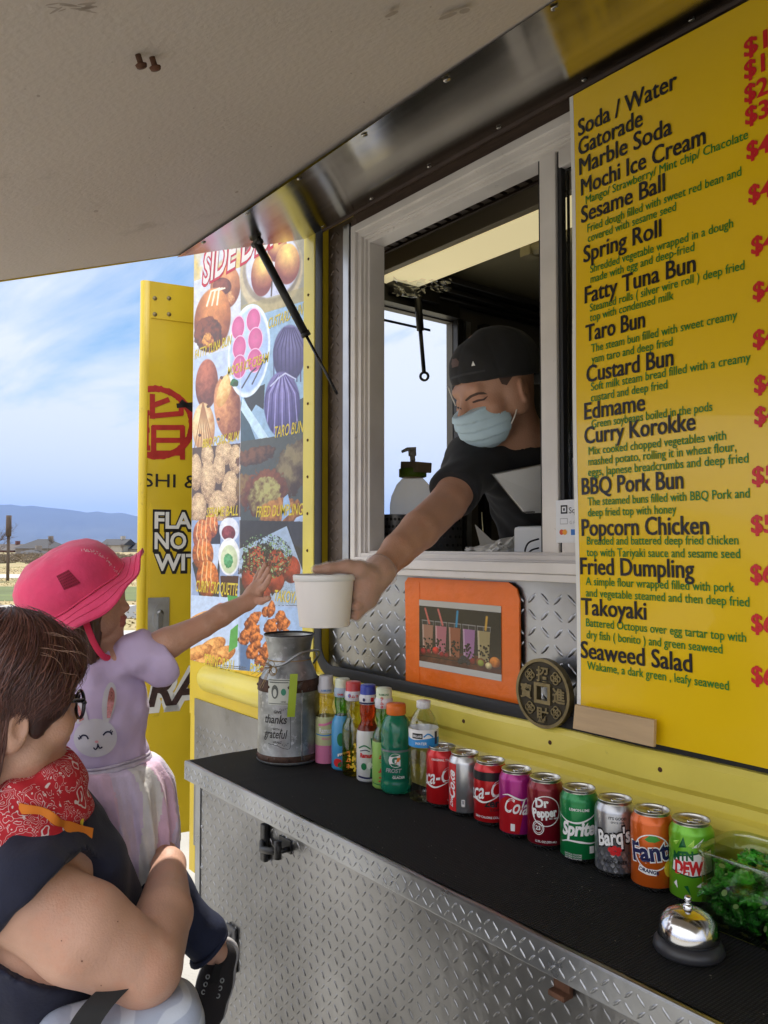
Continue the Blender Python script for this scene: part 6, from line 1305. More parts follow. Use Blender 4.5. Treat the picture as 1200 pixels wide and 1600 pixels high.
def ribbons(paths, norms, width, name, mat, parent, taper=True):
    n, k, _ = paths.shape; d = np.gradient(paths, axis=1); side = np.cross(d, norms); side /= np.linalg.norm(side, axis=2, keepdims=True)+1e-9
    w = width if np.ndim(width) else np.full(n, width)
    t = np.linspace(0, 1, k); prof = (np.minimum(1, .35+t*4)*np.minimum(1, (1-t)*3+.12)) if taper else np.ones(k)
    off = side*(w[:, None]*prof[None])[..., None]
    bul = norms*(w[:, None]*prof[None]*.5)[..., None]
    V = np.stack([paths-off, paths+bul, paths+off], 2).reshape(-1, 3); i = np.arange(n)[:, None, None]*k*3+np.arange(k-1)[None, :, None]*3+np.array([0, 1])[None, None]
    i = i.ravel(); F = np.stack([i, i+1, i+4, i+3], -1)
    o = sdf_obj(V, F, name, mat, parent)
    rs = np.random.RandomState(n); a = o.data.attributes.new('strand', 'FLOAT', 'POINT'); a.data.foreach_set('value', np.repeat(rs.beta(1.3, 2.2, n), 3*k).astype(np.float32)); return o
def scalp_strands(H, cen, R_, n, th0, th1, ph0, phe, name, mat, parent, bvh=None, seed=1, k=12, swirl=.3, width=.0011, rj=.02, flow=None, wav=.02, tip=0.):
    r = np.random.RandomState(seed); th = r.uniform(th0, th1, n); p0 = r.uniform(ph0[0], ph0[1], n); pe = phe(th)+r.normal(0, .10, n)
    t = np.linspace(0, 1, k)[None]; ph = p0[:, None]+(pe-p0)[:, None]*t
    T = th[:, None]+swirl*(ph-p0[:, None])+wav*np.sin(t*7+r.rand(n, 1)*6)*t
    if flow: T = flow(T, ph, t)
    rad_ = 1+r.normal(0, rj, (n, 1))+tip*t**3*r.rand(n, 1)+.006*np.sin(t*9+r.rand(n, 1)*6)
    L_ = np.stack([np.sin(ph)*np.cos(T)*R_[0], np.sin(ph)*np.sin(T)*R_[1], np.cos(ph)*R_[2]], -1)*rad_[..., None]
    nrm = np.stack([np.sin(ph)*np.cos(T)/R_[0], np.sin(ph)*np.sin(T)/R_[1], np.cos(ph)/R_[2]], -1); nrm /= np.linalg.norm(nrm, axis=2, keepdims=True)
    A = np.stack(H.ax); Wp = H(*cen)+(L_@A)*H.sc; Wn = nrm@A
    if bvh:
        for i in range(n):
            lift_ = r.uniform(.0002, .0050)+(.006 if r.rand() < .06 else 0)
            for j in range(k):
                q, nn, _, _ = bvh.find_nearest(Vector(Wp[i, j])); nn = np.array(nn)
                e = lift_*(.5+.5*math.sin(j*.55+i))+.0004; q = np.array(q)+nn*e
                Wp[i, j] = q; Wn[i, j] = nn
    return ribbons(Wp, Wn, width*r.uniform(.5, 1.4, n), name, mat, parent)
def hairmat(name, c, c2, rough=.38):
    m = M(name, c, rough, spec=.6); t = m.node_tree; b = t.nodes['Principled BSDF']; tc_ = t.nodes.new('ShaderNodeTexCoord'); nz = t.nodes.new('ShaderNodeTexNoise'); nz.inputs['Scale'].default_value = 120; t.links.new(tc_.outputs['Object'], nz.inputs['Vector'])
    r = t.nodes.new('ShaderNodeValToRGB'); r.color_ramp.elements[0].position = .35; r.color_ramp.elements[1].position = .68; r.color_ramp.elements[0].color = (*c, 1); r.color_ramp.elements[1].color = (*c2, 1); at = t.nodes.new('ShaderNodeAttribute'); at.attribute_name = 'strand'; r.color_ramp.elements[0].position = .0; r.color_ramp.elements[1].position = 1.; t.links.new(at.outputs['Fac'], r.inputs[0]); t.links.new(r.outputs[0], b.inputs['Base Color']); return m
def finger(S, pts, r0, r1, k=.004): S.chain(pts, np.linspace(r0, r1, len(pts)), k)

# ---------------------------------------------------------------- the server in the window
man = thing('person', P(840, 900, 1.95)*np.array([1, 1, 0])+Z_*.45, 'server in a backwards black cap and pale blue face mask leaning out of the window', 'person')
H = Head(P(773, 604, 1.80), cv(-.80, -.36, .50), unit(UPV+RT*.04), .99)
S = SDF(.0026)
S.ell(H(0, -.012, .035), np.array([.077, .097, .095])*H.sc, H.ax).ell(H(0, .035, -.035), np.array([.063, .060, .085])*H.sc, H.ax, .03).ell(H(0, .045, -.085), np.array([.046, .044, .035])*H.sc, H.ax, .02)
S.ell(H(0, .078, -.102), .016, None, .015).cap(H(-.034, .080, .012), H(.034, .080, .012), .013, .013, .012)
for s in (-1, 1): S.ell(H(s*.046, .060, -.034), .021, None, .02).ell(H(s*.070, .0, -.03), (.016, .03, .04), H.ax, .02)
S.cap(H(0, .090, -.002), H(0, .112, -.040), .009, .013, .012).ell(H(.012, .100, -.045), .009, None, .006).ell(H(-.012, .100, -.045), .009, None, .006)
for s in (-1, 1):
    S.ell(H(s*.031, .098, -.012), (.017, .012, .009), H.ax, .008, 's').cap(H(s*.020, .0845, -.010), H(s*.043, .077, -.012), .0085, .0075, .004)
    eo = unit(H.l*s-H.f*.62); ef = unit(np.cross(H.u, eo)*s); e = H(s*.085, -.002, -.016); S.ell(e, (.0065, .0145, .0255), (eo, ef, H.u), .002).ell(e+eo*.0070-H.u*.002, (.0075, .0090, .0170), (eo, ef, H.u), .0015, 's').cap(e+eo*.003-H.u*.008-ef*.003, e+eo*.003+H.u*.012-ef*.002, .0032, .0026, .0015).ell(e-H.u*.020, (.0060, .009, .010), (eo, ef, H.u), .003)
nb = P(806, 708, 1.92)
S.cap(H(0, -.030, -.04), nb, .056*H.sc, .062, .03)
MS, ME, MW = P(741, 722, 1.84), P(700, 786, 1.715), P(592, 893, 1.492)
hipm = P(880, 960, 2.16)
S.cap(nb, P(855, 800, 2.08), .085, .115, .05).cap(P(855, 800, 2.08), hipm, .115, .12, .05).cap(nb, MS, .06, .052, .04).cap(MS, ME, .047, .0405, .02)
S.cap(ME, P(656, 828, 1.622), .0405, .0395, .008).cap(P(656, 828, 1.622), P(622, 860, 1.552), .0395, .0325, .008).cap(P(622, 860, 1.552), MW, .0325, .0245, .008)
for s, q in ((1, P(915, 745, 2.06)),): S.cap(nb, q, .06, .05, .04).cap(q, P(915, 830, 2.0), .045, .038, .02)
# hand round the cup
def around(phi, v, gap): 
    z = P(507, v, CUPD); base = cupc+cax*np.dot(z-cupc, cax); r_ = .0450+.0105*np.clip(np.dot(z-cupc, cax)/CH, 0, 1); p_ = rad(phi); return base+(RT*math.cos(p_)+FW*math.sin(p_))*(r_+gap)
HS = [S]
G = SDF(.0028); HS.append(G)
for Q, gr_ in ((S, 0.), (G, .0022)):
    pc = P(573, 912, 1.475)
    Q.cap(MW, pc, .024+gr_, .027+gr_, .02); Q.cap(P(568, 902, 1.468), P(572, 936, 1.478), .020+gr_, .018+gr_, .012); Q.cap(MW, P(571, 930, 1.478), .022+gr_, .020+gr_, .02)
    for v, r_, en in ((914, .0092, 118), (930, .0094, 128), (947, .0090, 122), (963, .0080, 105)):
        finger(Q, [P(572, (v*1.4+925)/2.4, 1.474), around(6, v, .0105), around(34, v+1, .0095), around(68, v+2, .0095), around(en, v+3, .0085)], r_+gr_+.0008, r_+gr_-.001, .003)
    lt_ = ctop+cax*.001
    finger(Q, [P(580, 898, 1.462), P(562, 889, 1.446), lt_+RT*.043+cax*.0135-FW*.015, lt_+RT*.010+cax*.0105-FW*.022, lt_-RT*.012+cax*.0085-FW*.024], .0165+gr_, .0078+gr_, .006)
V, F = S.mesh(1)
bv = bvh_of(V, F); ex = MB()
drape(ex, bv, [(726, 625.5), (734, 618), (745, 613.2), (756, 612.6), (762, 616), (748, 616.6), (738, 620.4), (729, 627)], 4, 1, .0012); drape(ex, bv, [(705, 628), (710, 629), (714, 631), (713, 632.5), (708, 631)], 3, 1, .0012)
drape(ex, bv, [(737, 628), (746, 624.2), (755, 623), (763, 618), (757, 625.5), (748, 627.4), (740, 630)], 4, 2, .0010); drape(ex, bv, [(713, 634), (720, 637), (722, 640), (714, 638)], 3, 2, .0010)
drape(ex, bv, [(776, 583), (800, 574), (801, 588), (792, 602), (784, 600)], 5, 3, .0006)
cen = V[F].mean(1)
sdf_obj(V, F, 'body', [sk_m, browm, M('eye_line', (.05, .022, .016), .6), M('stubble', (.075, .045, .035), .8)], man, extra=ex)
# cap worn backwards
capm = M('black_cotton', (.017, .017, .018), .85, var=.2, vscale=50, bump=.06, bscale=400, sheen=.05)
S = SDF(.0034); S.ell(H(0, -.014, .038), np.array([.087, .113, .090])*H.sc, H.ax).ell(H(0, -.03, .070), np.array([.062, .075, .052])*H.sc, H.ax, .03)
o1 = H(0, .09, .030); n1 = unit(H.u*1.0+H.f*-.16)
S.func(lambda p, d: smax(d, -((p-o1)@n1), .004)); S.func(lambda p, d: d+.0052*vnoise(p, 42, 3)+.0010*vnoise(p, 120, 5)+.0012*np.exp(-((np.abs(((np.arctan2((p-H.c)@H.l, (p-H.c)@H.f)/(math.pi/3))+.5) % 1-.5))/.035)**2))
V, F = S.mesh(1); cp = sdf_obj(V, F, 'cap', [capm], man); bv = bvh_of(V, F); m = MB()
drape(m, bv, [(700, 566), (706, 561), (713, 560), (717, 565), (716, 572), (706, 575), (701, 573)], 4, 0, .0012); m.build('cap_opening', M('cap_gap', (.09, .05, .04), .6), cp)
m = MB(); drape(m, bv, [(736.5, 572), (739, 564), (742.5, 571)], 3, 0, .0018); m.build('cap_badge', inkw, cp)
m = MB(); drape(m, bv, [(703, 590), (722, 584), (758, 577.5), (758, 580.5), (722, 587.5), (704, 593)], 4, 0, .0016); m.build('cap_strap', M('strap_black', (.02, .02, .022), .6), cp)
S = SDF(.004); a_, b_ = H(0, -.095, .0), H(0, -.165, -.035); S.ell((a_+b_)/2, (.075, .052, .006), (H.l, unit(b_-a_), unit(np.cross(H.l, unit(b_-a_)))), .01); V, F = S.mesh(1); sdf_obj(V, F, 'cap_peak', [capm], cp)
# mask
S = SDF(.0026); S.ell(H(0, .052, -.068), np.array([.066, .071, .060])*H.sc, H.ax).ell(H(0, .064, -.040), np.array([.050, .066, .042])*H.sc, H.ax, .02)
o1, n1 = H(0, .10, -.029), unit(H.u*.95+H.f*.22); o2, n2 = H(0, .030, -.06), unit(-H.f+H.u*-.25)
S.func(lambda p, d: smax(d+.0034*((((p-o1)@H.u)/.021+.12*np.sin(((p-o1)@H.l)*45)) % 1-.5), (p-o1)@n1, .003)); S.func(lambda p, d: smax(d, (p-o2)@n2, .003)); S.func(lambda p, d: d+.0024*vnoise(p, 50, 8))
V, F = S.mesh(1); mk_ = sdf_obj(V, F, 'face_mask', [M('mask_blue', (.47, .62, .70), .75, var=.06, vscale=30, bump=.05, bscale=500, sheen=.1)], man)
lo_ = M('ear_loop', (.62, .58, .52), .7); m = MB()
m.tube(spline([P(777, 625, 1.742), P(787, 606, 1.735), P(798, 582, 1.735), P(806, 573, 1.75), P(812, 577, 1.765)], 16), .0017, 6); m.tube(spline([P(799, 662, 1.738), P(806, 645, 1.738), P(811, 620, 1.740), P(815, 605, 1.755)], 14), .0017, 6); m.tube(spline([P(700, 604, 1.73), P(706, 620, 1.725), P(712, 634, 1.722)], 8), .0015, 6)
m.build('ear_loop', lo_, mk_); m = MB(); drape(m, bvh_of(V, F), [(724, 643), (750, 633), (776, 625), (779, 629), (752, 638), (726, 648)], 5, 0, .0012); m.build('mask_edge', M('mask_hem', (.60, .70, .72), .7), mk_)
# black tee
S = SDF(.0046); S.cap(nb+UPV*-.02, P(855, 800, 2.08), .098, .128, .05).cap(P(855, 800, 2.08), hipm, .128, .132, .05).cap(nb-UPV*.012, MS, .066, .066, .04).cap(MS, P(716, 762, 1.76), .064, .061, .03).cap(nb, P(915, 745, 2.06), .066, .062, .04).cap(P(915, 745, 2.06), P(915, 800, 2.02), .06, .055, .02)
ax1 = unit(ME-MS); o1 = P(712, 775, 1.745); S.func(lambda p, d: np.where((p-MS)@ax1 > -.02, np.where(np.linalg.norm(p-(MS+np.outer((p-MS)@ax1, ax1)), axis=1) < .10, smax(d, (p-o1)@ax1, .003), d), d))
on, nn2 = nb+UPV*.012, unit(H(0, -.03, -.04)-nb); S.func(lambda p, d: smax(d, -(np.linalg.norm(p-(nb+np.outer((p-nb)@nn2, nn2)), axis=1)-.064-np.maximum(0, -((p-nb)@nn2+.0))*.9)*np.where((p-nb)@nn2 > -.03, 1, -1)*0+np.where((p-nb)@nn2 > -.0, (.070-np.linalg.norm(p-(nb+np.outer((p-nb)@nn2, nn2)), axis=1)), -1.), .003))
S.func(lambda p, d: d+.0100*vnoise(p, 30, 5)+.0050*vnoise(p, 75, 15)); V, F = S.mesh(1); sdf_obj(V, F, 'shirt', [M('black_tee', (.012, .012, .014), .9, var=.15, vscale=30, sheen=.08)], man)
m = MB()
for s in (-1, 1): a_ = hipm+RT*.09*s; m.tube([a_, np.array([a_[0], a_[1], .62])], [.105, .07], 16)
m.tube([hipm+UPV*.02, hipm-UPV*.12], [.14, .13], 20); m.build('trousers', M('dark_trousers', (.02, .02, .025), .9), man)
# thin plastic glove
ax2 = unit(MW-P(622, 860, 1.552)); o2 = P(596, 889, 1.500)
G.cap(MW, o2, .029, .036, .01); G.func(lambda p, d: d+.0013*vnoise(p, 120, 9)); G.func(lambda p, d: smax(d, -((p-o2)@ax2), .002)); G.func(lambda p, d: smax(d, .0-(np.linalg.norm(p-(MW+np.outer((p-MW)@ax2, ax2)), axis=1)*-1+(.0275))*-1*np.where((p-MW)@ax2 < -.004, 1, 0)-np.where((p-MW)@ax2 < -.004, 0, 1.), .002) if False else d)
V, F = G.mesh(1)
gl = bpy.data.materials.new('thin_glove'); gl.use_nodes = True; t_ = gl.node_tree; t_.nodes.remove(t_.nodes['Principled BSDF']); tr_ = t_.nodes.new('ShaderNodeBsdfTransparent'); pb_ = t_.nodes.new('ShaderNodeBsdfPrincipled'); pb_.inputs['Base Color'].default_value = (.72, .68, .64, 1); pb_.inputs['Roughness'].default_value = .22; mxs = t_.nodes.new('ShaderNodeMixShader'); lw = t_.nodes.new('ShaderNodeLayerWeight'); lw.inputs[0].default_value = .35; mr_ = t_.nodes.new('ShaderNodeMapRange'); mr_.inputs[3].default_value = .06; mr_.inputs[4].default_value = .50; t_.links.new(lw.outputs['Facing'], mr_.inputs[0]); t_.links.new(mr_.outputs[0], mxs.inputs[0]); t_.links.new(tr_.outputs[0], mxs.inputs[1]); t_.links.new(pb_.outputs[0], mxs.inputs[2]); t_.links.new(mxs.outputs[0], t_.nodes['Material Output'].inputs['Surface'])
sdf_obj(V, F, 'plastic_glove', [gl], man)

# ---------------------------------------------------------------- the child
kid = thing('person', P(180, 1300, 1.38)*np.array([1, 1, 0]), 'small child in a pink sun hat and lilac bunny dress reaching for the white tub', 'person')
KD = 1.40
H = Head(P(126, 935, KD), cv(.98, .03, -.10), unit(UPV-RT*.03), .86); HK = H
S = SDF(.0028)
K_ = .86
def kr(*q): return np.array(q)*K_
S.ell(H(0, -.008, .030), kr(.070, .084, .076), H.ax).ell(H(0, .030, -.028), kr(.055, .050, .060), H.ax, .03).ell(H(0, .052, .012), kr(.048, .030, .038), H.ax, .02)
for s in (-1, 1): S.ell(H(s*.032, .044, -.044), .0225, None, .02)
S.cap(H(0, .074, .000), H(0, .083, -.020), .0058, .0068, .010).ell(H(0, .0875, -.0225), .0082, None, .006)
S.ell(H(0, .079, -.0425), (.012, .0105, .0058), H.ax, .004).ell(H(0, .077, -.0535), (.011, .0100, .0062), H.ax, .003).ell(H(0, .066, -.073), .0145, None, .012)
for s in (-1, 1): S.ell(H(s*.027, .088, -.004), (.013, .012, .009), H.ax, .008, 's').ell(H(s*.026, .068, -.005), .0115, None, .003)
kn = P(150, 1035, KD)
KS, KE, KW = P(222, 1022, 1.385), P(318, 978, 1.435), P(386, 941, 1.50)
S.cap(H(0, -.012, -.05), kn, .033, .033, .02).cap(kn+UPV*-.03, P(163, 1100, KD), .034, .046, .02).cap(P(163, 1100, KD), P(165, 1230, 1.39), .048, .058, .02)
S.cap(kn, KS, .030, .029, .02).cap(KS, P(262, 1005, 1.40), .029, .0275, .006).cap(P(262, 1005, 1.40), KE, .0275, .0205, .006).cap(KE, P(345, 962, 1.462), .0205, .0205, .005).cap(P(345, 962, 1.462), KW, .0205, .0145, .005)
S.cap(kn, P(112, 1060, 1.42), .032, .028, .02).cap(P(112, 1060, 1.42), P(70, 1120, 1.38), .027, .022, .01).cap(P(70, 1120, 1.38), P(40, 1190, 1.28), .02, .015, .01)
S.cap(P(165, 1230, 1.39), P(250, 1400, 1.34), .062, .045, .03).cap(P(250, 1400, 1.34), P(340, 1490, 1.366), .040, .020, .02).cap(P(340, 1490, 1.366), P(332, 1545, 1.372), .019, .014, .01)
S.cap(P(165, 1230, 1.39), P(110, 1420, 1.36), .060, .045, .03)
# open hand
pk = P(396, 930, 1.515); S.cap(KW, pk, .0145, .017, .01, flat=(TCv, .62)).cap(pk, P(401, 919, 1.522), .017, .015, .008, flat=(TCv, .62))
for a_, b_, c_, r_ in (((396, 918, 1.535), (401, 903, 1.548), (406, 891, 1.556), .0058), ((402, 914, 1.526), (409, 896, 1.535), (415, 882, 1.538), .0062), ((407, 915, 1.518), (415, 900, 1.522), (420, 888, 1.520), .0060), ((410, 920, 1.508), (418, 909, 1.506), (422, 899, 1.500), .0055)): finger(S, [pk, P(*a_), P(*b_), P(*c_)], r_+.0015, r_-.0010, .004)
finger(S, [P(396, 938, 1.505), P(408, 939, 1.496), P(420, 935, 1.488)], .0085, .0055, .004)
V, F = S.mesh(1); bv = bvh_of(V, F); ex = MB()
drape(ex, bv, [(186, 921), (189, 919), (192, 921), (193, 927), (190, 931), (187, 928)], 2.5, 1, .0006); drape(ex, bv, [(183, 919), (188, 915.5), (193, 918), (188, 918)], 2.5, 2, .0009)
drape(ex, bv, [(183, 910), (191, 906), (193, 908), (184, 912)], 3, 2, .0006)
mi = np.zeros(len(F), int); cen = V[F].mean(1)-H.c; ly, lz, lx = cen@H.f, cen@H.u, cen@H.l
mi[(ly > .061) & (ly < .09) & (lz > -.0525) & (lz < -.0325) & (np.abs(lx) < .011)] = 3
sdf_obj(V, F, 'body', [sk_c, eyed, browm, lipm], kid, mi=mi, extra=ex)
# hair
hc = hairmat('child_hair', (.085, .042, .027), (.22, .115, .07))
S = SDF(.0034); S.ell(H(0, -.016, .000), kr(.075, .086, .080), H.ax).ell(H(0, -.030, -.060), kr(.072, .060, .068), H.ax, .03).ell(H(-.055, .030, -.055), kr(.022, .030, .072), H.ax, .02).ell(H(.052, .016, -.055), (.022, .030, .062), H.ax, .02)
o1, n1 = H(0, .060, 0), unit(H.f-H.u*.12); S.func(lambda p, d: smax(d, (p-o1)@n1, .01)); S.func(lambda p, d: d+.0016*np.sin(np.arctan2((p-H.c)@H.l, (p-H.c)@H.f)*46+8*((p-H.c)@H.u)*10)+.001*vnoise(p, 60, 2))
V, F = S.mesh(1); hk = sdf_obj(V, F, 'hair', [hc], kid)
scalp_strands(H, (0, -.012, -.005), (.080, .088, .108), 1500, rad(38), rad(322), (1.1, 1.6), lambda th: 2.45+0*th, 'hair_strands', hc, hk, 3, swirl=.05, width=.0011, rj=.03) if False else None
r = np.random.RandomState(4); n = 1500; k = 10; t = np.linspace(0, 1, k)[None]
a0_ = r.uniform(rad(46), rad(314), n); RX, RY = .066, .0755
zt_ = r.uniform(-.040, -.015, n)-.02*(np.cos(a0_) < .1); ze_ = -.100+r.normal(0, .012, n)-.012*(np.cos(a0_) > .2)
z = zt_[:, None]+(ze_-zt_)[:, None]*t; rr_ = (1+.05*np.sin(np.clip(-z/.1, 0, 1)*math.pi*.5)+r.normal(0, .03, (n, 1)))*(1-.25*np.clip((-z-.05)/.06, 0, 1)**2)
aa = a0_[:, None]+.05*np.sin(t*5+r.rand(n, 1)*6)
loc = np.stack([np.sin(aa)*RX*rr_, -.012+np.cos(aa)*RY*rr_*np.where(np.cos(aa) > 0, .90, 1.0), z], -1); A = np.stack(H.ax); nr = np.stack([np.sin(aa), np.cos(aa), 0*aa], -1)@A
ribbons(H.c+loc@A, nr, r.uniform(.0006, .0016, n), 'hair_strands', hc, hk)
# sun hat
hatm = M('pink_cotton', (.78, .055, .165), .75, var=.14, vscale=22, bump=.28, bscale=38, sheen=.2); hatd = M('pink_mesh', (.30, .012, .045), .8); wst = M('white_stitch', (.8, .7, .7), .7)
hc_ = P(113, 921, KD); hup = unit(cv(-.40, .84, .36)); hfw = unit(cv(.93, .42, -.02)); hfw = unit(hfw-hup*np.dot(hfw, hup)); hlf = unit(np.cross(hup, hfw))
hat = thing('sun_hat', hc_, None, None); hat.parent = kid; hat.matrix_parent_inverse = kid.matrix_world.inverted()
prof = [(0, .074), (.030, .0726), (.054, .067), (.070, .058), (.080, .046), (.0855, .033), (.088, .020), (.0890, .004), (.0895, -.002)]
def hatpt(r_, z, a):
    c, s = math.cos(a), math.sin(a); k = 1+.012*math.sin(a*5+z*60)+.010*math.sin(a*3+1)+.007*math.sin(a*11+z*130)*(1-abs(z)/.08)+.005*math.sin(a*17-z*210); zz = z
    return hc_+hfw*c*r_*k*1.05+hlf*s*r_*k*.98+hup*(zz+.003*math.sin(a*4+r_*60)*(r_/.09))
n = 72; m = MB(); vs = [hatpt(r_, z, 2*math.pi*i/n) for r_, z in prof for i in range(n)]; kk = len(prof)
m.add(vs, [(j*n+i, j*n+(i+1) % n, (j+1)*n+(i+1) % n, (j+1)*n+i) for j in range(kk-1) for i in range(n)], 0, True)
m.tube([hatpt(.0902, -.001, 2*math.pi*i/n) for i in range(n)], .0016, 6, closed=True)
crown = m.build('crown', [hatm], hat)
def brimpt(t, a, off=0.):
    c, s = math.cos(a), math.sin(a); front = max(0., math.cos(a))**2; back = max(0., -math.cos(a))
    r_ = .090+.036*t+.003*t*front; z = -.003-.024*t+(.026*t**1.4)*front**2-.016*t*back+.004*t*math.sin(a*6)+.003*t*math.sin(a*9+1)
    return hatpt(r_, z, a)+hup*off
bm_ = MB(); ts = np.linspace(0, 1, 8); vs = [brimpt(t, 2*math.pi*i/n) for t in ts for i in range(n)]+[brimpt(t, 2*math.pi*i/n, -.0022) for t in ts for i in range(n)]; q = 8*n
f = [(j*n+i, j*n+(i+1) % n, (j+1)*n+(i+1) % n, (j+1)*n+i) for j in range(7) for i in range(n)]+[(q+j*n+i, q+(j+1)*n+i, q+(j+1)*n+(i+1) % n, q+j*n+(i+1) % n) for j in range(7) for i in range(n)]+[(7*n+i, 7*n+(i+1) % n, q+7*n+(i+1) % n, q+7*n+i) for i in range(n)]
bm_.add(vs, f, 0, True)
for t in (.33, .66, .97): bm_.tube([brimpt(t, 2*math.pi*i/n, .0006) for i in range(n)], .0007, 4, closed=True)
bm_.build('brim', [hatm], hat)
V = np.vstack(m.v); bv = BVHTree.FromPolygons([tuple(x) for x in V], m.f); mm = MB(); drape(mm, bv, [(88, 900), (107, 890), (126, 911), (100, 922)], 5, 0, .0016)
for i in range(9):
    for j in range(6):
        a, b = (i+.5)/9, (j+.5)/6; u = 88+19*a+12*b+ (7*a*b); v = 900-10*a+22*b-1*a*b; drape(mm, bv, ellipse2(u, v, .8, .8, 0, 6), 9, 1, .0024)
mm.build('vent_patch', [hatd, M('vent_hole', (.10, .004, .015), .9)], hat)
mm = MB(); rj = np.random.RandomState(2)
for i in range(60):
    t = i/59; u = 128+58*t+rj.normal(0, 1.0); v = 866+22*t*t+ (18*t**3)+rj.normal(0, 1.3)-6; a = rj.rand()*3; drape(mm, bv, [(u-1.6*math.cos(a), v-1.6*math.sin(a)), (u+.5, v+.4), (u+1.6*math.cos(a), v+1.6*math.sin(a)), (u-.5, v-.4)], 9, 0, .0012)
mm.build('frayed_seam', wst, hat)
m = MB(); st_ = spline([P(127, 950, 1.345), P(136, 978, 1.330), P(147, 1005, 1.335), P(160, 1024, 1.35), P(171, 1028, 1.37), P(176, 1021, 1.385), P(172, 1010, 1.40)], 26); m.tube(st_, .0058, 8, flat=(TCv, .35)); m.build('chin_strap', M('strap_pink', (.80, .04, .12), .7), hat)
# dress
lil = M('lilac_jersey', (.58, .47, .70), .85, var=.06, vscale=24, bump=.10, bscale=45, sheen=.15)
S = SDF(.0034)
S.cap(P(158, 1062, KD), P(163, 1110, KD), .058, .066, .03).cap(P(163, 1110, KD), P(161, 1188, 1.395), .066, .074, .03).cap(P(165, 1042, KD), P(218, 1022, 1.385), .036, .037, .02).cap(P(165, 1042, KD), P(115, 1062, 1.415), .036, .034, .02)
S.cap(P(214, 1022, 1.385), P(252, 1034, 1.39), .034, .043, .015).cap(P(115, 1062, 1.415), P(88, 1095, 1.40), .036, .034, .02)
o1 = P(255, 1003, 1.395); n1 = unit(KE-KS); S.func(lambda p, d: np.where((p-KS)@n1 > 0, smax(d, (p-o1)@n1, .003), d))
S.func(lambda p, d: d+.0068*vnoise(p, 40, 6)+.0050*vnoise(p, 95, 16)+.0016*np.sin(((p-KS)@unit(RT*.8+UPV*.5))*190+5*vnoise(p, 25, 3))*np.exp(-(((p-KS)**2).sum(-1))/.005))
nk = kn+UPV*.004; nax = unit(H.c-kn); S.func(lambda p, d: np.where((p-kn)@nax > -.012, smax(d, .044-np.linalg.norm(p-(kn+np.outer((p-kn)@nax, nax)), axis=1), .004), d))
o2 = P(161, 1184, 1.395); S.func(lambda p, d: smax(d, -((p-o2)@UPV), .004)); V, F = S.mesh(1); bv = bvh_of(V, F); ex = MB()
drape(ex, bv, ellipse2(149, 1153, 34, 30, -.10, 40), 5, 1, .0018); 
drape(ex, bv, spline([(161, 1128), (159, 1105), (163, 1080), (172, 1066), (180, 1072), (182, 1090), (178, 1110), (170, 1128)], 30), 5, 1, .0014); drape(ex, bv, spline([(167, 1122), (168, 1095), (173, 1074), (179, 1082), (178, 1100), (172, 1122)], 24), 4, 2, .0022)
drape(ex, bv, spline([(120, 1132), (116, 1112), (112, 1096), (118, 1090), (128, 1098), (135, 1112), (138, 1126)], 24), 4, 1, .0014); drape(ex, bv, spline([(124, 1128), (119, 1110), (117, 1099), (124, 1104), (131, 1124)], 18), 4, 2, .0022)
def dst(pts, w, mi): drape(ex, bv, stroke2(spline(pts, 12), w), 3, mi, .0026)
dst([(124, 1154), (129, 1149), (135, 1150), (138, 1155)], 2.6, 3); dst([(124, 1156), (122, 1152)], 1.6, 3); dst([(127, 1154), (124, 1149)], 1.4, 3); dst([(161, 1149), (166, 1144), (172, 1144), (175, 1148)], 2.6, 3); dst([(174, 1146), (176, 1142)], 1.6, 3); dst([(171, 1144), (174, 1140)], 1.4, 3)
dst([(146, 1168), (149, 1171), (152, 1168), (153, 1162)], 2.2, 3); dst([(153, 1164), (156, 1169), (160, 1167)], 2.2, 3); drape(ex, bv, ellipse2(151, 1159, 3, 2, 0, 10), 3, 4, .0026)
dr_ = sdf_obj(V, F, 'dress', [lil, M('bunny_white', (.62, .60, .66), .8), M('sequin_pink', (.55, .22, .22), .3, .4, var=.35, vscale=300), M('thread_navy', (.012, .012, .05), .7), M('nose_pink', (.75, .35, .4), .6)], kid, extra=ex)
m = MB(); wb = [P(161, 1186, 1.395)+RT*.0775*math.cos(a)*1.0+TCv*.0765*math.sin(a)+UPV*.003*math.sin(a*3) for a in np.linspace(0, 2*math.pi, 49)[:-1]]; m.tube(wb, .0062, 8, closed=True, flat=(UPV, 1.0)); m.tube([q+UPV*.008 for q in wb], .0025, 6, closed=True); m.build('waistband', M('silver_band', (.55, .50, .62), .45, .2, var=.15, vscale=70), dr_)
# tulle skirt, panels of white, lilac and pink
S = SDF(.0036); S.cap(P(161, 1190, 1.395), P(180, 1250, 1.38), .074, .094, .03).cap(P(180, 1250, 1.38), P(192, 1320, 1.365), .094, .086, .03).cap(P(192, 1320, 1.365), P(208, 1392, 1.345), .082, .050, .03)
sc_ = P(175, 1190, 1.39); sd_ = unit(P(208, 1400, 1.345)-sc_); sx = unit(RT-sd_*np.dot(RT, sd_)); sy = np.cross(sd_, sx)
def fold(p, d):
    q = p-sc_; a = np.arctan2(q@sy, q@sx); h = q@sd_
    return d+np.clip(h/.12, 0, 1)*(.0070*np.sin(a*17+3*np.sin(h*14)+2*np.sin(a*3))+.0030*np.sin(a*37+h*20))+.0015*vnoise(p, 60, 4)
o3 = P(161, 1186, 1.395); S.func(lambda p, d: smax(d, (p-o3)@UPV, .004)); S.func(fold); V, F = S.mesh(1)
q = V[F].mean(1)-sc_; a = np.arctan2(q@sy, q@sx)+.12*np.sin((q@sd_)*22); pan = (np.floor((a+math.pi)*15.3/(2*math.pi))).astype(int) % 3
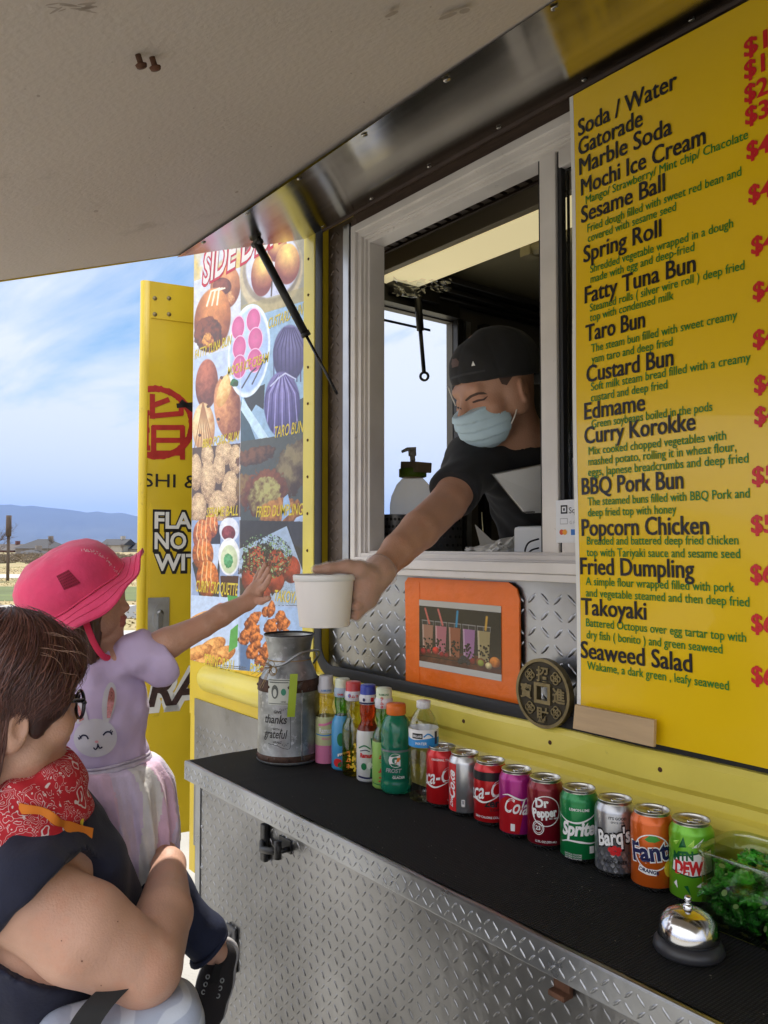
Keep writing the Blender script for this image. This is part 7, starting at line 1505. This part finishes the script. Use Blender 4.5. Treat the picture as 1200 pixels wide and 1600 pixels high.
def tulle(n, c): return M(n, c, .8, var=.10, vscale=40, bump=.18, bscale=260, sheen=.3)
sdf_obj(V, F, 'skirt', [tulle('tulle_white', (.70, .68, .68)), tulle('tulle_lilac', (.64, .54, .72)), tulle('tulle_pink', (.70, .48, .64))], kid, mi=pan)
# trousers and shoe
nav = M('navy_denim', (.016, .022, .055), .85, var=.25, vscale=40, bump=.1, bscale=200)
S = SDF(.0034); S.cap(P(165, 1235, 1.39), P(250, 1400, 1.34), .066, .052, .03).cap(P(250, 1400, 1.34), P(318, 1462, 1.355), .048, .036, .02).cap(P(318, 1462, 1.355), P(331, 1483, 1.358), .036, .034, .01); o1 = P(331, 1485, 1.358); n1 = unit(P(338, 1492, 1.36)-P(250, 1400, 1.34)); S.cap(P(165, 1235, 1.39), P(110, 1420, 1.36), .064, .049, .03)
S.func(lambda p, d: np.where((p-P(250, 1400, 1.34))@n1 > 0, smax(d, (p-o1)@n1, .003), d)); S.func(lambda p, d: d+.002*vnoise(p, 55, 7)); V, F = S.mesh(1); tro = sdf_obj(V, F, 'trousers', [nav], kid)
m = MB(); e1, e2, _ = frame_of(n1); m.tube([o1-n1*.008+(e1*math.cos(a)+e2*math.sin(a))*.036 for a in np.linspace(0, 2*math.pi, 25)[:-1]], .0045, 8, closed=True); m.build('cuff', nav, tro)
shoe = thing('shoe', P(330, 1540, 1.36), None, None); shoe.parent = kid; shoe.matrix_parent_inverse = kid.matrix_world.inverted()
sA, sB, sC = P(346, 1496, 1.366), P(335, 1538, 1.358), P(323, 1580, 1.350); sdir = unit(sC-sA); snr = unit(TCv-sdir*np.dot(TCv, sdir)); ssd = np.cross(sdir, snr)
S = SDF(.003); S.chain([sA, sB, sC], [.0255, .0275, .0300], .012, flat=(snr, .82)); anc = P(343, 1488, 1.340); S._add(lambda p: np.linalg.norm((p-anc)-np.outer(((p-anc)@snr).ravel(), snr).reshape(p.shape)*0, axis=-1)-.021, anc-.03, anc+.03, .008, 's')
S.func(lambda p, d: smax(d, -((p-sB)@snr)-.019, .003)); V, F = S.mesh(1); sdf_obj(V, F, 'shoe_upper', [M('black_canvas', (.018, .015, .017), .85, var=.15, vscale=60, bump=.12, bscale=300)], shoe)
S = SDF(.003); S.chain([sA-snr*.0170, sB-snr*.0170, sC-snr*.0170], [.0280, .0298, .0325], .012); S.func(lambda p, d: smax(d, np.abs((p-sB)@snr+.0165)-.0065, .002)); V, F = S.mesh(1); sdf_obj(V, F, 'sole', [M('grey_rubber', (.40, .39, .40), .6)], shoe)
m = MB()
for i, t in enumerate((.30, .44, .58)):
    for s in (-1, 1):
        c = sA+(sC-sA)*t+ssd*s*.0125; c2 = c+snr*.0225; m.tube([c2+sdir*.0032*math.cos(a)+ssd*.0028*math.sin(a) for a in np.linspace(0, 2*math.pi, 13)[:-1]], .0011, 6, closed=True)
m.build('eyelets', galv, shoe)
m = MB(); tg = sA+(sC-sA)*.36; vs = [tg+sdir*x*.030+ssd*y*.0065+snr*(.0245-.004*x) for x in (-1.0, 0, 1) for y in (-1, 1)]; m.add(vs, [(0, 1, 3, 2), (2, 3, 5, 4)], 0, True); m.build('tongue', M('black_tongue', (.012, .011, .012), .9), shoe)

# ---------------------------------------------------------------- the woman holding the child
wom = thing('person', P(40, 1500, 1.15)*np.array([1, 1, 0]), 'short haired adult in a navy top and red bandana holding up the child', 'person')
WD = 1.11
H = Head(P(14, 1090, WD), cv(.72, -.10, -.68), unit(UPV+RT*.02), .91)
S = SDF(.0034)
S.ell(H(0, -.012, .035), np.array([.076, .095, .092])*H.sc, H.ax).ell(H(0, .035, -.035), np.array([.062, .058, .082])*H.sc, H.ax, .03).ell(H(0, .040, -.085), np.array([.046, .046, .034])*H.sc, H.ax, .02).ell(H(0, .076, -.098), .015, None, .015)
for s in (-1, 1):
    S.ell(H(s*.044, .058, -.036), .024, None, .02).ell(H(s*.050, .020, -.075), .026, None, .02).ell(H(s*.031, .096, -.010), (.016, .012, .010), H.ax, .008, 's').ell(H(s*.030, .078, -.010), .012, None, .004)
    S.ell(H(s*.078, -.016, -.030), np.array([.0095, .018, .031]), (unit(H.l-H.f*s*.25), H.f, H.u), .004).ell(H(s*.088, -.011, -.026), (.007, .009, .016), H.ax, .004, 's')
S.cap(H(0, .084, -.002), H(0, .098, -.038), .008, .011, .012).ell(H(0, .088, -.066), (.020, .010, .009), H.ax, .006)
wn = P(22, 1262, 1.13)
S.cap(H(0, -.030, -.05), wn, .054, .058, .03)
tf = unit(cv(.84, 0, -.54)); tr = unit(cv(.54, 0, .84)); WS, WE = P(40, 1402, 1.035), P(227, 1512, 1.062)
chest = P(55, 1400, 1.17)
S.ell(P(40, 1400, 1.17), (.165, .105, .20), (tr, tf, UPV), .05).cap(wn, P(40, 1330, 1.15), .062, .09, .05).cap(P(40, 1400, 1.17), P(60, 1800, 1.17), .125, .14, .05)
S.cap(P(40, 1340, 1.12), WS, .058, .056, .02).cap(WS, P(128, 1456, 1.045), .055, .0625, .008).cap(P(128, 1456, 1.045), WE, .0625, .0475, .008)
S.cap(WE, P(257, 1430, 1.165), .0480, .0395, .006).cap(P(256, 1428, 1.165), P(264, 1352, 1.30), .041, .026, .008)
hb = P(250, 1330, 1.37); S.cap(P(264, 1352, 1.30), hb, .025, .025, .01)
for i, (du, dv) in enumerate(((0, -24), (-3, -12), (-4, 0), (-4, 12))): finger(S, [hb, P(240+du, 1325+dv, 1.405), P(222+du, 1322+dv, 1.43), P(205+du, 1324+dv, 1.435)], .0105, .0075, .004)
finger(S, [hb, P(262, 1305, 1.375), P(254, 1288, 1.395)], .011, .008, .004)
S.cap(P(40, 1340, 1.15), P(95, 1345, 1.34), .07, .06, .04).cap(P(95, 1345, 1.34), P(165, 1420, 1.42), .052, .042, .02).cap(P(165, 1420, 1.42), P(190, 1330, 1.47), .04, .028, .02)
V, F = S.mesh(1); bv = bvh_of(V, F); ex = MB()
for (u, v, r_) in ((128, 1502, 1.6), (184, 1440, 1.2), (96, 1470, 1.1), (158, 1540, 1.1)): drape(ex, bv, ellipse2(u, v, r_, r_, 0, 8), 9, 1, .0008)
sdf_obj(V, F, 'body', [sk_w, M('mole', (.22, .10, .07), .7), lipm], wom, extra=ex)
# hair
hw = hairmat('auburn_hair', (.042, .016, .014), (.20, .082, .064), .33)
S = SDF(.004); S.ell(H(0, -.014, .040), np.array([.080, .097, .085]), H.ax).ell(H(0, -.052, -.005), (.070, .058, .074), H.ax, .03).ell(H(0, -.060, -.055), (.055, .036, .050), H.ax, .03)
for s in (-1, 1): S.ell(H(s*.068, .026, .014), (.017, .040, .040), H.ax, .02).ell(H(s*.070, .020, -.022), (.011, .014, .026), H.ax, .012)
S.ell(H(0, .070, .058), (.056, .026, .034), H.ax, .02)
S.func(lambda p, d: d+.0007*np.sin(np.arctan2((p-H.c)@H.l, (p-H.c)@H.f)*60+6*vnoise(p, 30, 3))+.0015*vnoise(p, 50, 3)); V, F = S.mesh(1); hh = sdf_obj(V, F, 'hair', [hw], wom)
def phe(th): s = np.sin(th); return np.where(s > .86, 1.64, np.where(s > -.15, 2.06, 2.45))
scalp_strands(H, (0, -.016, .040), (.088, .105, .094), 11000, 0, 2*math.pi, (.03, 1.35), phe, 'hair_strands', hw, hh, bvh_of(V, F), 5, k=14, swirl=.42, width=.00085, rj=.022, wav=.10, tip=.05)
rn = np.random.RandomState(15); n = 700; k = 12; t = np.linspace(0, 1, k)[None]; a1 = rn.uniform(rad(-175), rad(-95), n); 
z = rn.uniform(.02, .05, (n, 1))-(.135+rn.normal(0, .012, (n, 1)))*t; ra = .93+rn.normal(0, .02, (n, 1))-.25*np.clip(t-.5, 0, 1); aa = a1[:, None]+.04*np.sin(t*5+rn.rand(n, 1)*6)
loc = np.stack([np.cos(aa)*.082*ra, -.02+np.sin(aa)*.098*ra, z], -1); A = np.stack(H.ax); nr = np.stack([np.cos(aa), np.sin(aa), 0*aa], -1)@A
ribbons(H.c+loc@A, nr, rn.uniform(.0006, .0015, n), 'nape_strands', hw, hh)
pth = []                                                     # stray hairs
for k_ in range(14): 
    u, v = rn.uniform(60, 118), rn.uniform(975, 1060); l_ = rn.uniform(14, 38); an = rn.uniform(-.3, .9); pth.append(spline([P(u-18, v-8, 1.075), P(u, v-5, 1.06), P(u+l_*.6, v-4+l_*.4*an, 1.065), P(u+l_, v+6+l_*an, 1.075)], 8))
pth = np.array(pth); ribbons(pth, np.tile(TCv, (14, 8, 1)), .00020, 'stray_hair', M('stray_lit', (.28, .16, .11), .4), hh)
# glasses
m = MB(); g0, g1 = H(-.0795, -.01, .006), H(-.064, .088, .002); m.tube([g0, H(-.077, .05, .006), g1], [.0022, .0026, .0034], 8, flat=(H.l, .5))
for s in (-1, 1): m.tube([H(s*.034+.028*math.cos(a)*1.0, .104-.012*abs(s*.034+.028*math.cos(a))/.06, -.010+.021*math.sin(a)) for a in np.linspace(0, 2*math.pi, 25)[:-1]], .0026, 8, closed=True)
m.tube([H(-.008, .106, -.004), H(0, .110, -.002), H(.008, .106, -.004)], .002, 8); m.tube([g1, H(-.058, .094, -.003)], .0034, 8); m.build('glasses', M('black_acetate', (.012, .012, .02), .2, coat=.4), wom)
# navy sleeveless top
navy = M('navy_top', (.014, .016, .036), .88, var=.18, vscale=22, bump=.10, bscale=160, sheen=.08)
S = SDF(.005); S.ell(P(40, 1400, 1.17), (.172, .115, .205), (tr, tf, UPV), .05).cap(P(40, 1400, 1.17), P(60, 1800, 1.17), .135, .150, .05).cap(P(24, 1292, 1.13), P(40, 1340, 1.14), .072, .09, .05)
S.ell(P(135, 1425, 1.20)+tr*.02, (.075, .085, .085), (tr, tf, UPV), .04).ell(P(150, 1420, 1.30), (.07, .075, .085), (tr, tf, UPV), .04).cap(P(40, 1340, 1.11), WS, .068, .066, .04).cap(WS, P(78, 1416, 1.035), .066, .066, .03).cap(P(40, 1340, 1.15), P(95, 1345, 1.34), .078, .070, .04).cap(P(95, 1345, 1.34), P(150, 1405, 1.41), .068, .060, .02)
ax3 = unit(P(130, 1450, 1.045)-WS); o3 = P(62, 1398, 1.03); n3 = unit(RT*.74-UPV*.67+TCv*.05)
S.func(lambda p, d: np.where((np.linalg.norm(p-(WS+np.outer((p-WS)@ax3, ax3)), axis=1) < .080) & ((p-WS)@tr > -.050), smax(d, (p-o3)@n3, .004), d))
S.func(lambda p, d: np.where((p-wn)@UPV > -.03, smax(d, .068-np.linalg.norm((p-wn)-np.outer((p-wn)@UPV, UPV), axis=1), .004), d))
S.ell(P(138, 1366, 1.15), .058, None, .02); S.func(lambda p, d: d+.0095*vnoise(p, 26, 9)+.0045*vnoise(p, 70, 12)); V, F = S.mesh(1); sdf_obj(V, F, 'top', [navy], wom)
# bandana
bandm = M('bandana_red', (.50, .018, .030), .8, bump=.06, bscale=300); t_ = bandm.node_tree; tc_ = t_.nodes.new('ShaderNodeTexCoord')
def vor(scale, lo, hi, feat='F1'):
    a = t_.nodes.new('ShaderNodeTexVoronoi'); a.inputs['Scale'].default_value = scale; a.feature = feat; nz_ = t_.nodes.new('ShaderNodeTexNoise'); nz_.inputs['Scale'].default_value = 30; mxv = t_.nodes.new('ShaderNodeMix'); mxv.data_type = 'VECTOR'; mxv.inputs[0].default_value = .06; t_.links.new(tc_.outputs['Object'], nz_.inputs['Vector']); t_.links.new(tc_.outputs['Object'], mxv.inputs[4]); t_.links.new(nz_.outputs['Color'], mxv.inputs[5]); t_.links.new(mxv.outputs[1], a.inputs['Vector'])
    s1 = t_.nodes.new('ShaderNodeMath'); s1.operation = 'SINE'; ml = t_.nodes.new('ShaderNodeMath'); ml.operation = 'MULTIPLY'; ml.inputs[1].default_value = 26; t_.links.new(a.outputs['Distance'], ml.inputs[0]); t_.links.new(ml.outputs[0], s1.inputs[0])
    r = t_.nodes.new('ShaderNodeMapRange'); r.inputs[1].default_value = lo; r.inputs[2].default_value = hi; t_.links.new(s1.outputs[0], r.inputs[0]); return r.outputs[0], a.outputs['Distance']
o1_, d1_ = vor(26, .55, .75); o2_, d2_ = vor(70, .80, .95)
lt_ = t_.nodes.new('ShaderNodeMath'); lt_.operation = 'LESS_THAN'; lt_.inputs[1].default_value = .36; t_.links.new(d1_, lt_.inputs[0]); mu1 = t_.nodes.new('ShaderNodeMath'); mu1.operation = 'MULTIPLY'; t_.links.new(o1_, mu1.inputs[0]); t_.links.new(lt_.outputs[0], mu1.inputs[1]); mxm = t_.nodes.new('ShaderNodeMath'); mxm.operation = 'MAXIMUM'; t_.links.new(mu1.outputs[0], mxm.inputs[0])
sb = t_.nodes.new('ShaderNodeMath'); sb.operation = 'GREATER_THAN'; sb.inputs[1].default_value = .50; t_.links.new(d1_, sb.inputs[0]); mu2 = t_.nodes.new('ShaderNodeMath'); mu2.operation = 'MULTIPLY'; t_.links.new(o2_, mu2.inputs[0]); t_.links.new(sb.outputs[0], mu2.inputs[1]); t_.links.new(mu2.outputs[0], mxm.inputs[1])
mc = t_.nodes.new('ShaderNodeMix'); mc.data_type = 'RGBA'; mc.inputs[6].default_value = (.50, .018, .030, 1); mc.inputs[7].default_value = (.72, .62, .62, 1); t_.links.new(mxm.outputs[0], mc.inputs[0]); t_.links.new(mc.outputs[2], t_.nodes['Principled BSDF'].inputs['Base Color'])
S = SDF(.0036); S.cap(P(14, 1190, 1.12), P(20, 1285, 1.115), .076, .100, .03).cap(P(52, 1222, 1.13), P(92, 1306, 1.15), .062, .030, .03).ell(P(62, 1250, 1.13), (.058, .060, .055), (tr, tf, UPV), .03)
S.func(lambda p, d: smax(d, (p-P(45, 1192, 1.12))@unit(UPV+tf*-.18), .006)); S.func(lambda p, d: d+.003*np.sin(((p-P(40, 1250, 1.12))@unit(UPV*.85+tf*.5))*170+3*vnoise(p, 25, 2))+.0018*vnoise(p, 55, 5)); V, F = S.mesh(1); bd = sdf_obj(V, F, 'bandana', [bandm], wom)
m = MB()
def rib(pts, w, mi, dz=.0): 
    c = spline(pts, 22); vs = []
    for i, q in enumerate(c): vs += [q+UPV*w*.5+TCv*.002*math.sin(i*.8), q-UPV*w*.5+TCv*.004*math.sin(i*.9+1)]
    m.add(vs, [(2*i, 2*i+1, 2*i+3, 2*i+2) for i in range(21)], mi, True); m.add([v-TCv*.0012 for v in vs], [(2*i, 2*i+2, 2*i+3, 2*i+1) for i in range(21)], mi, True)
rib([P(30, 1262, 1.045), P(62, 1268, 1.045), P(90, 1282, 1.055), P(100, 1290, 1.07), P(122, 1294, 1.09), P(145, 1302, 1.11)], .012, 0); rib([P(98, 1266, 1.085), P(112, 1276, 1.095), P(130, 1288, 1.105)], .013, 1)
m.build('bandana_lining', [M('orange_cloth', (.68, .20, .02), .8), M('yellow_cloth', (.70, .48, .03), .8)], bd)
m = MB()
for s in (-1, 1): a_ = P(60, 1800, 1.17)+tr*.085*s; m.tube([a_, np.array([a_[0], a_[1], .5]), np.array([a_[0], a_[1], .12])], [.115, .072, .055], 18)
m.build('trousers', nav, wom)
for s in (-1, 1):
    a_ = P(60, 1800, 1.17)+tr*.085*s; fA = np.array([a_[0], a_[1], .045]); S = SDF(.006); S.cap(fA-tf*.03, fA+tf*.15, .048, .040, .02).cap(fA, fA+Z_*.07, .042, .042, .02); V, F = S.mesh(1); sdf_obj(V, F, 'shoe', [M('grey_trainer', (.2, .2, .22), .7)], wom)
# pale patterned bag on a black strap, at the hip
bg_ = thing('shoulder_bag', P(205, 1680, 1.06), 'pale blue patterned shoulder bag with a wide black strap at the bottom edge', 'bag')
bagm = M('pale_blue_print', (.44, .50, .62), .75, bump=.05, bscale=200); t_ = bagm.node_tree; tc_ = t_.nodes.new('ShaderNodeTexCoord'); wv = t_.nodes.new('ShaderNodeTexWave'); wv.wave_type = 'RINGS'; wv.inputs['Scale'].default_value = 9; wv.inputs['Distortion'].default_value = 6; wv.inputs['Detail'].default_value = 1; t_.links.new(tc_.outputs['Object'], wv.inputs['Vector']); rp = t_.nodes.new('ShaderNodeValToRGB'); rp.color_ramp.elements[0].position = .72; rp.color_ramp.elements[1].position = .80; rp.color_ramp.elements[0].color = (.40, .45, .57, 1); rp.color_ramp.elements[1].color = (.55, .60, .70, 1); t_.links.new(wv.outputs['Fac'], rp.inputs[0]); t_.links.new(rp.outputs[0], t_.nodes['Principled BSDF'].inputs['Base Color'])
S = SDF(.005); e1 = unit(P(290, 1545, 1.06)-P(90, 1600, 1.0)); e3 = unit(TCv-e1*np.dot(TCv, e1)); e2 = np.cross(e3, e1); S.rbox(P(195, 1722, 1.045), (.105, .130, .055), .035, (e1, e2, e3)); S.func(lambda p, d: d+.003*vnoise(p, 28, 4)); V, F = S.mesh(1); sdf_obj(V, F, 'bag_body', [bagm], bg_)
m = MB(); q = [P(178, 1545, 1.01), P(150, 1575, .985), P(128, 1610, .975), P(112, 1660, .97)]; sp_ = spline(q, 16); vs = []
for c in sp_: vs += [c-RT*.019, c+RT*.019]
m.add(vs, [(2*i, 2*i+1, 2*i+3, 2*i+2) for i in range(15)], 0, True); m.add([v+FW*.003 for v in vs], [(2*i, 2*i+2, 2*i+3, 2*i+1) for i in range(15)], 0, True); m.build('strap', capm, bg_)
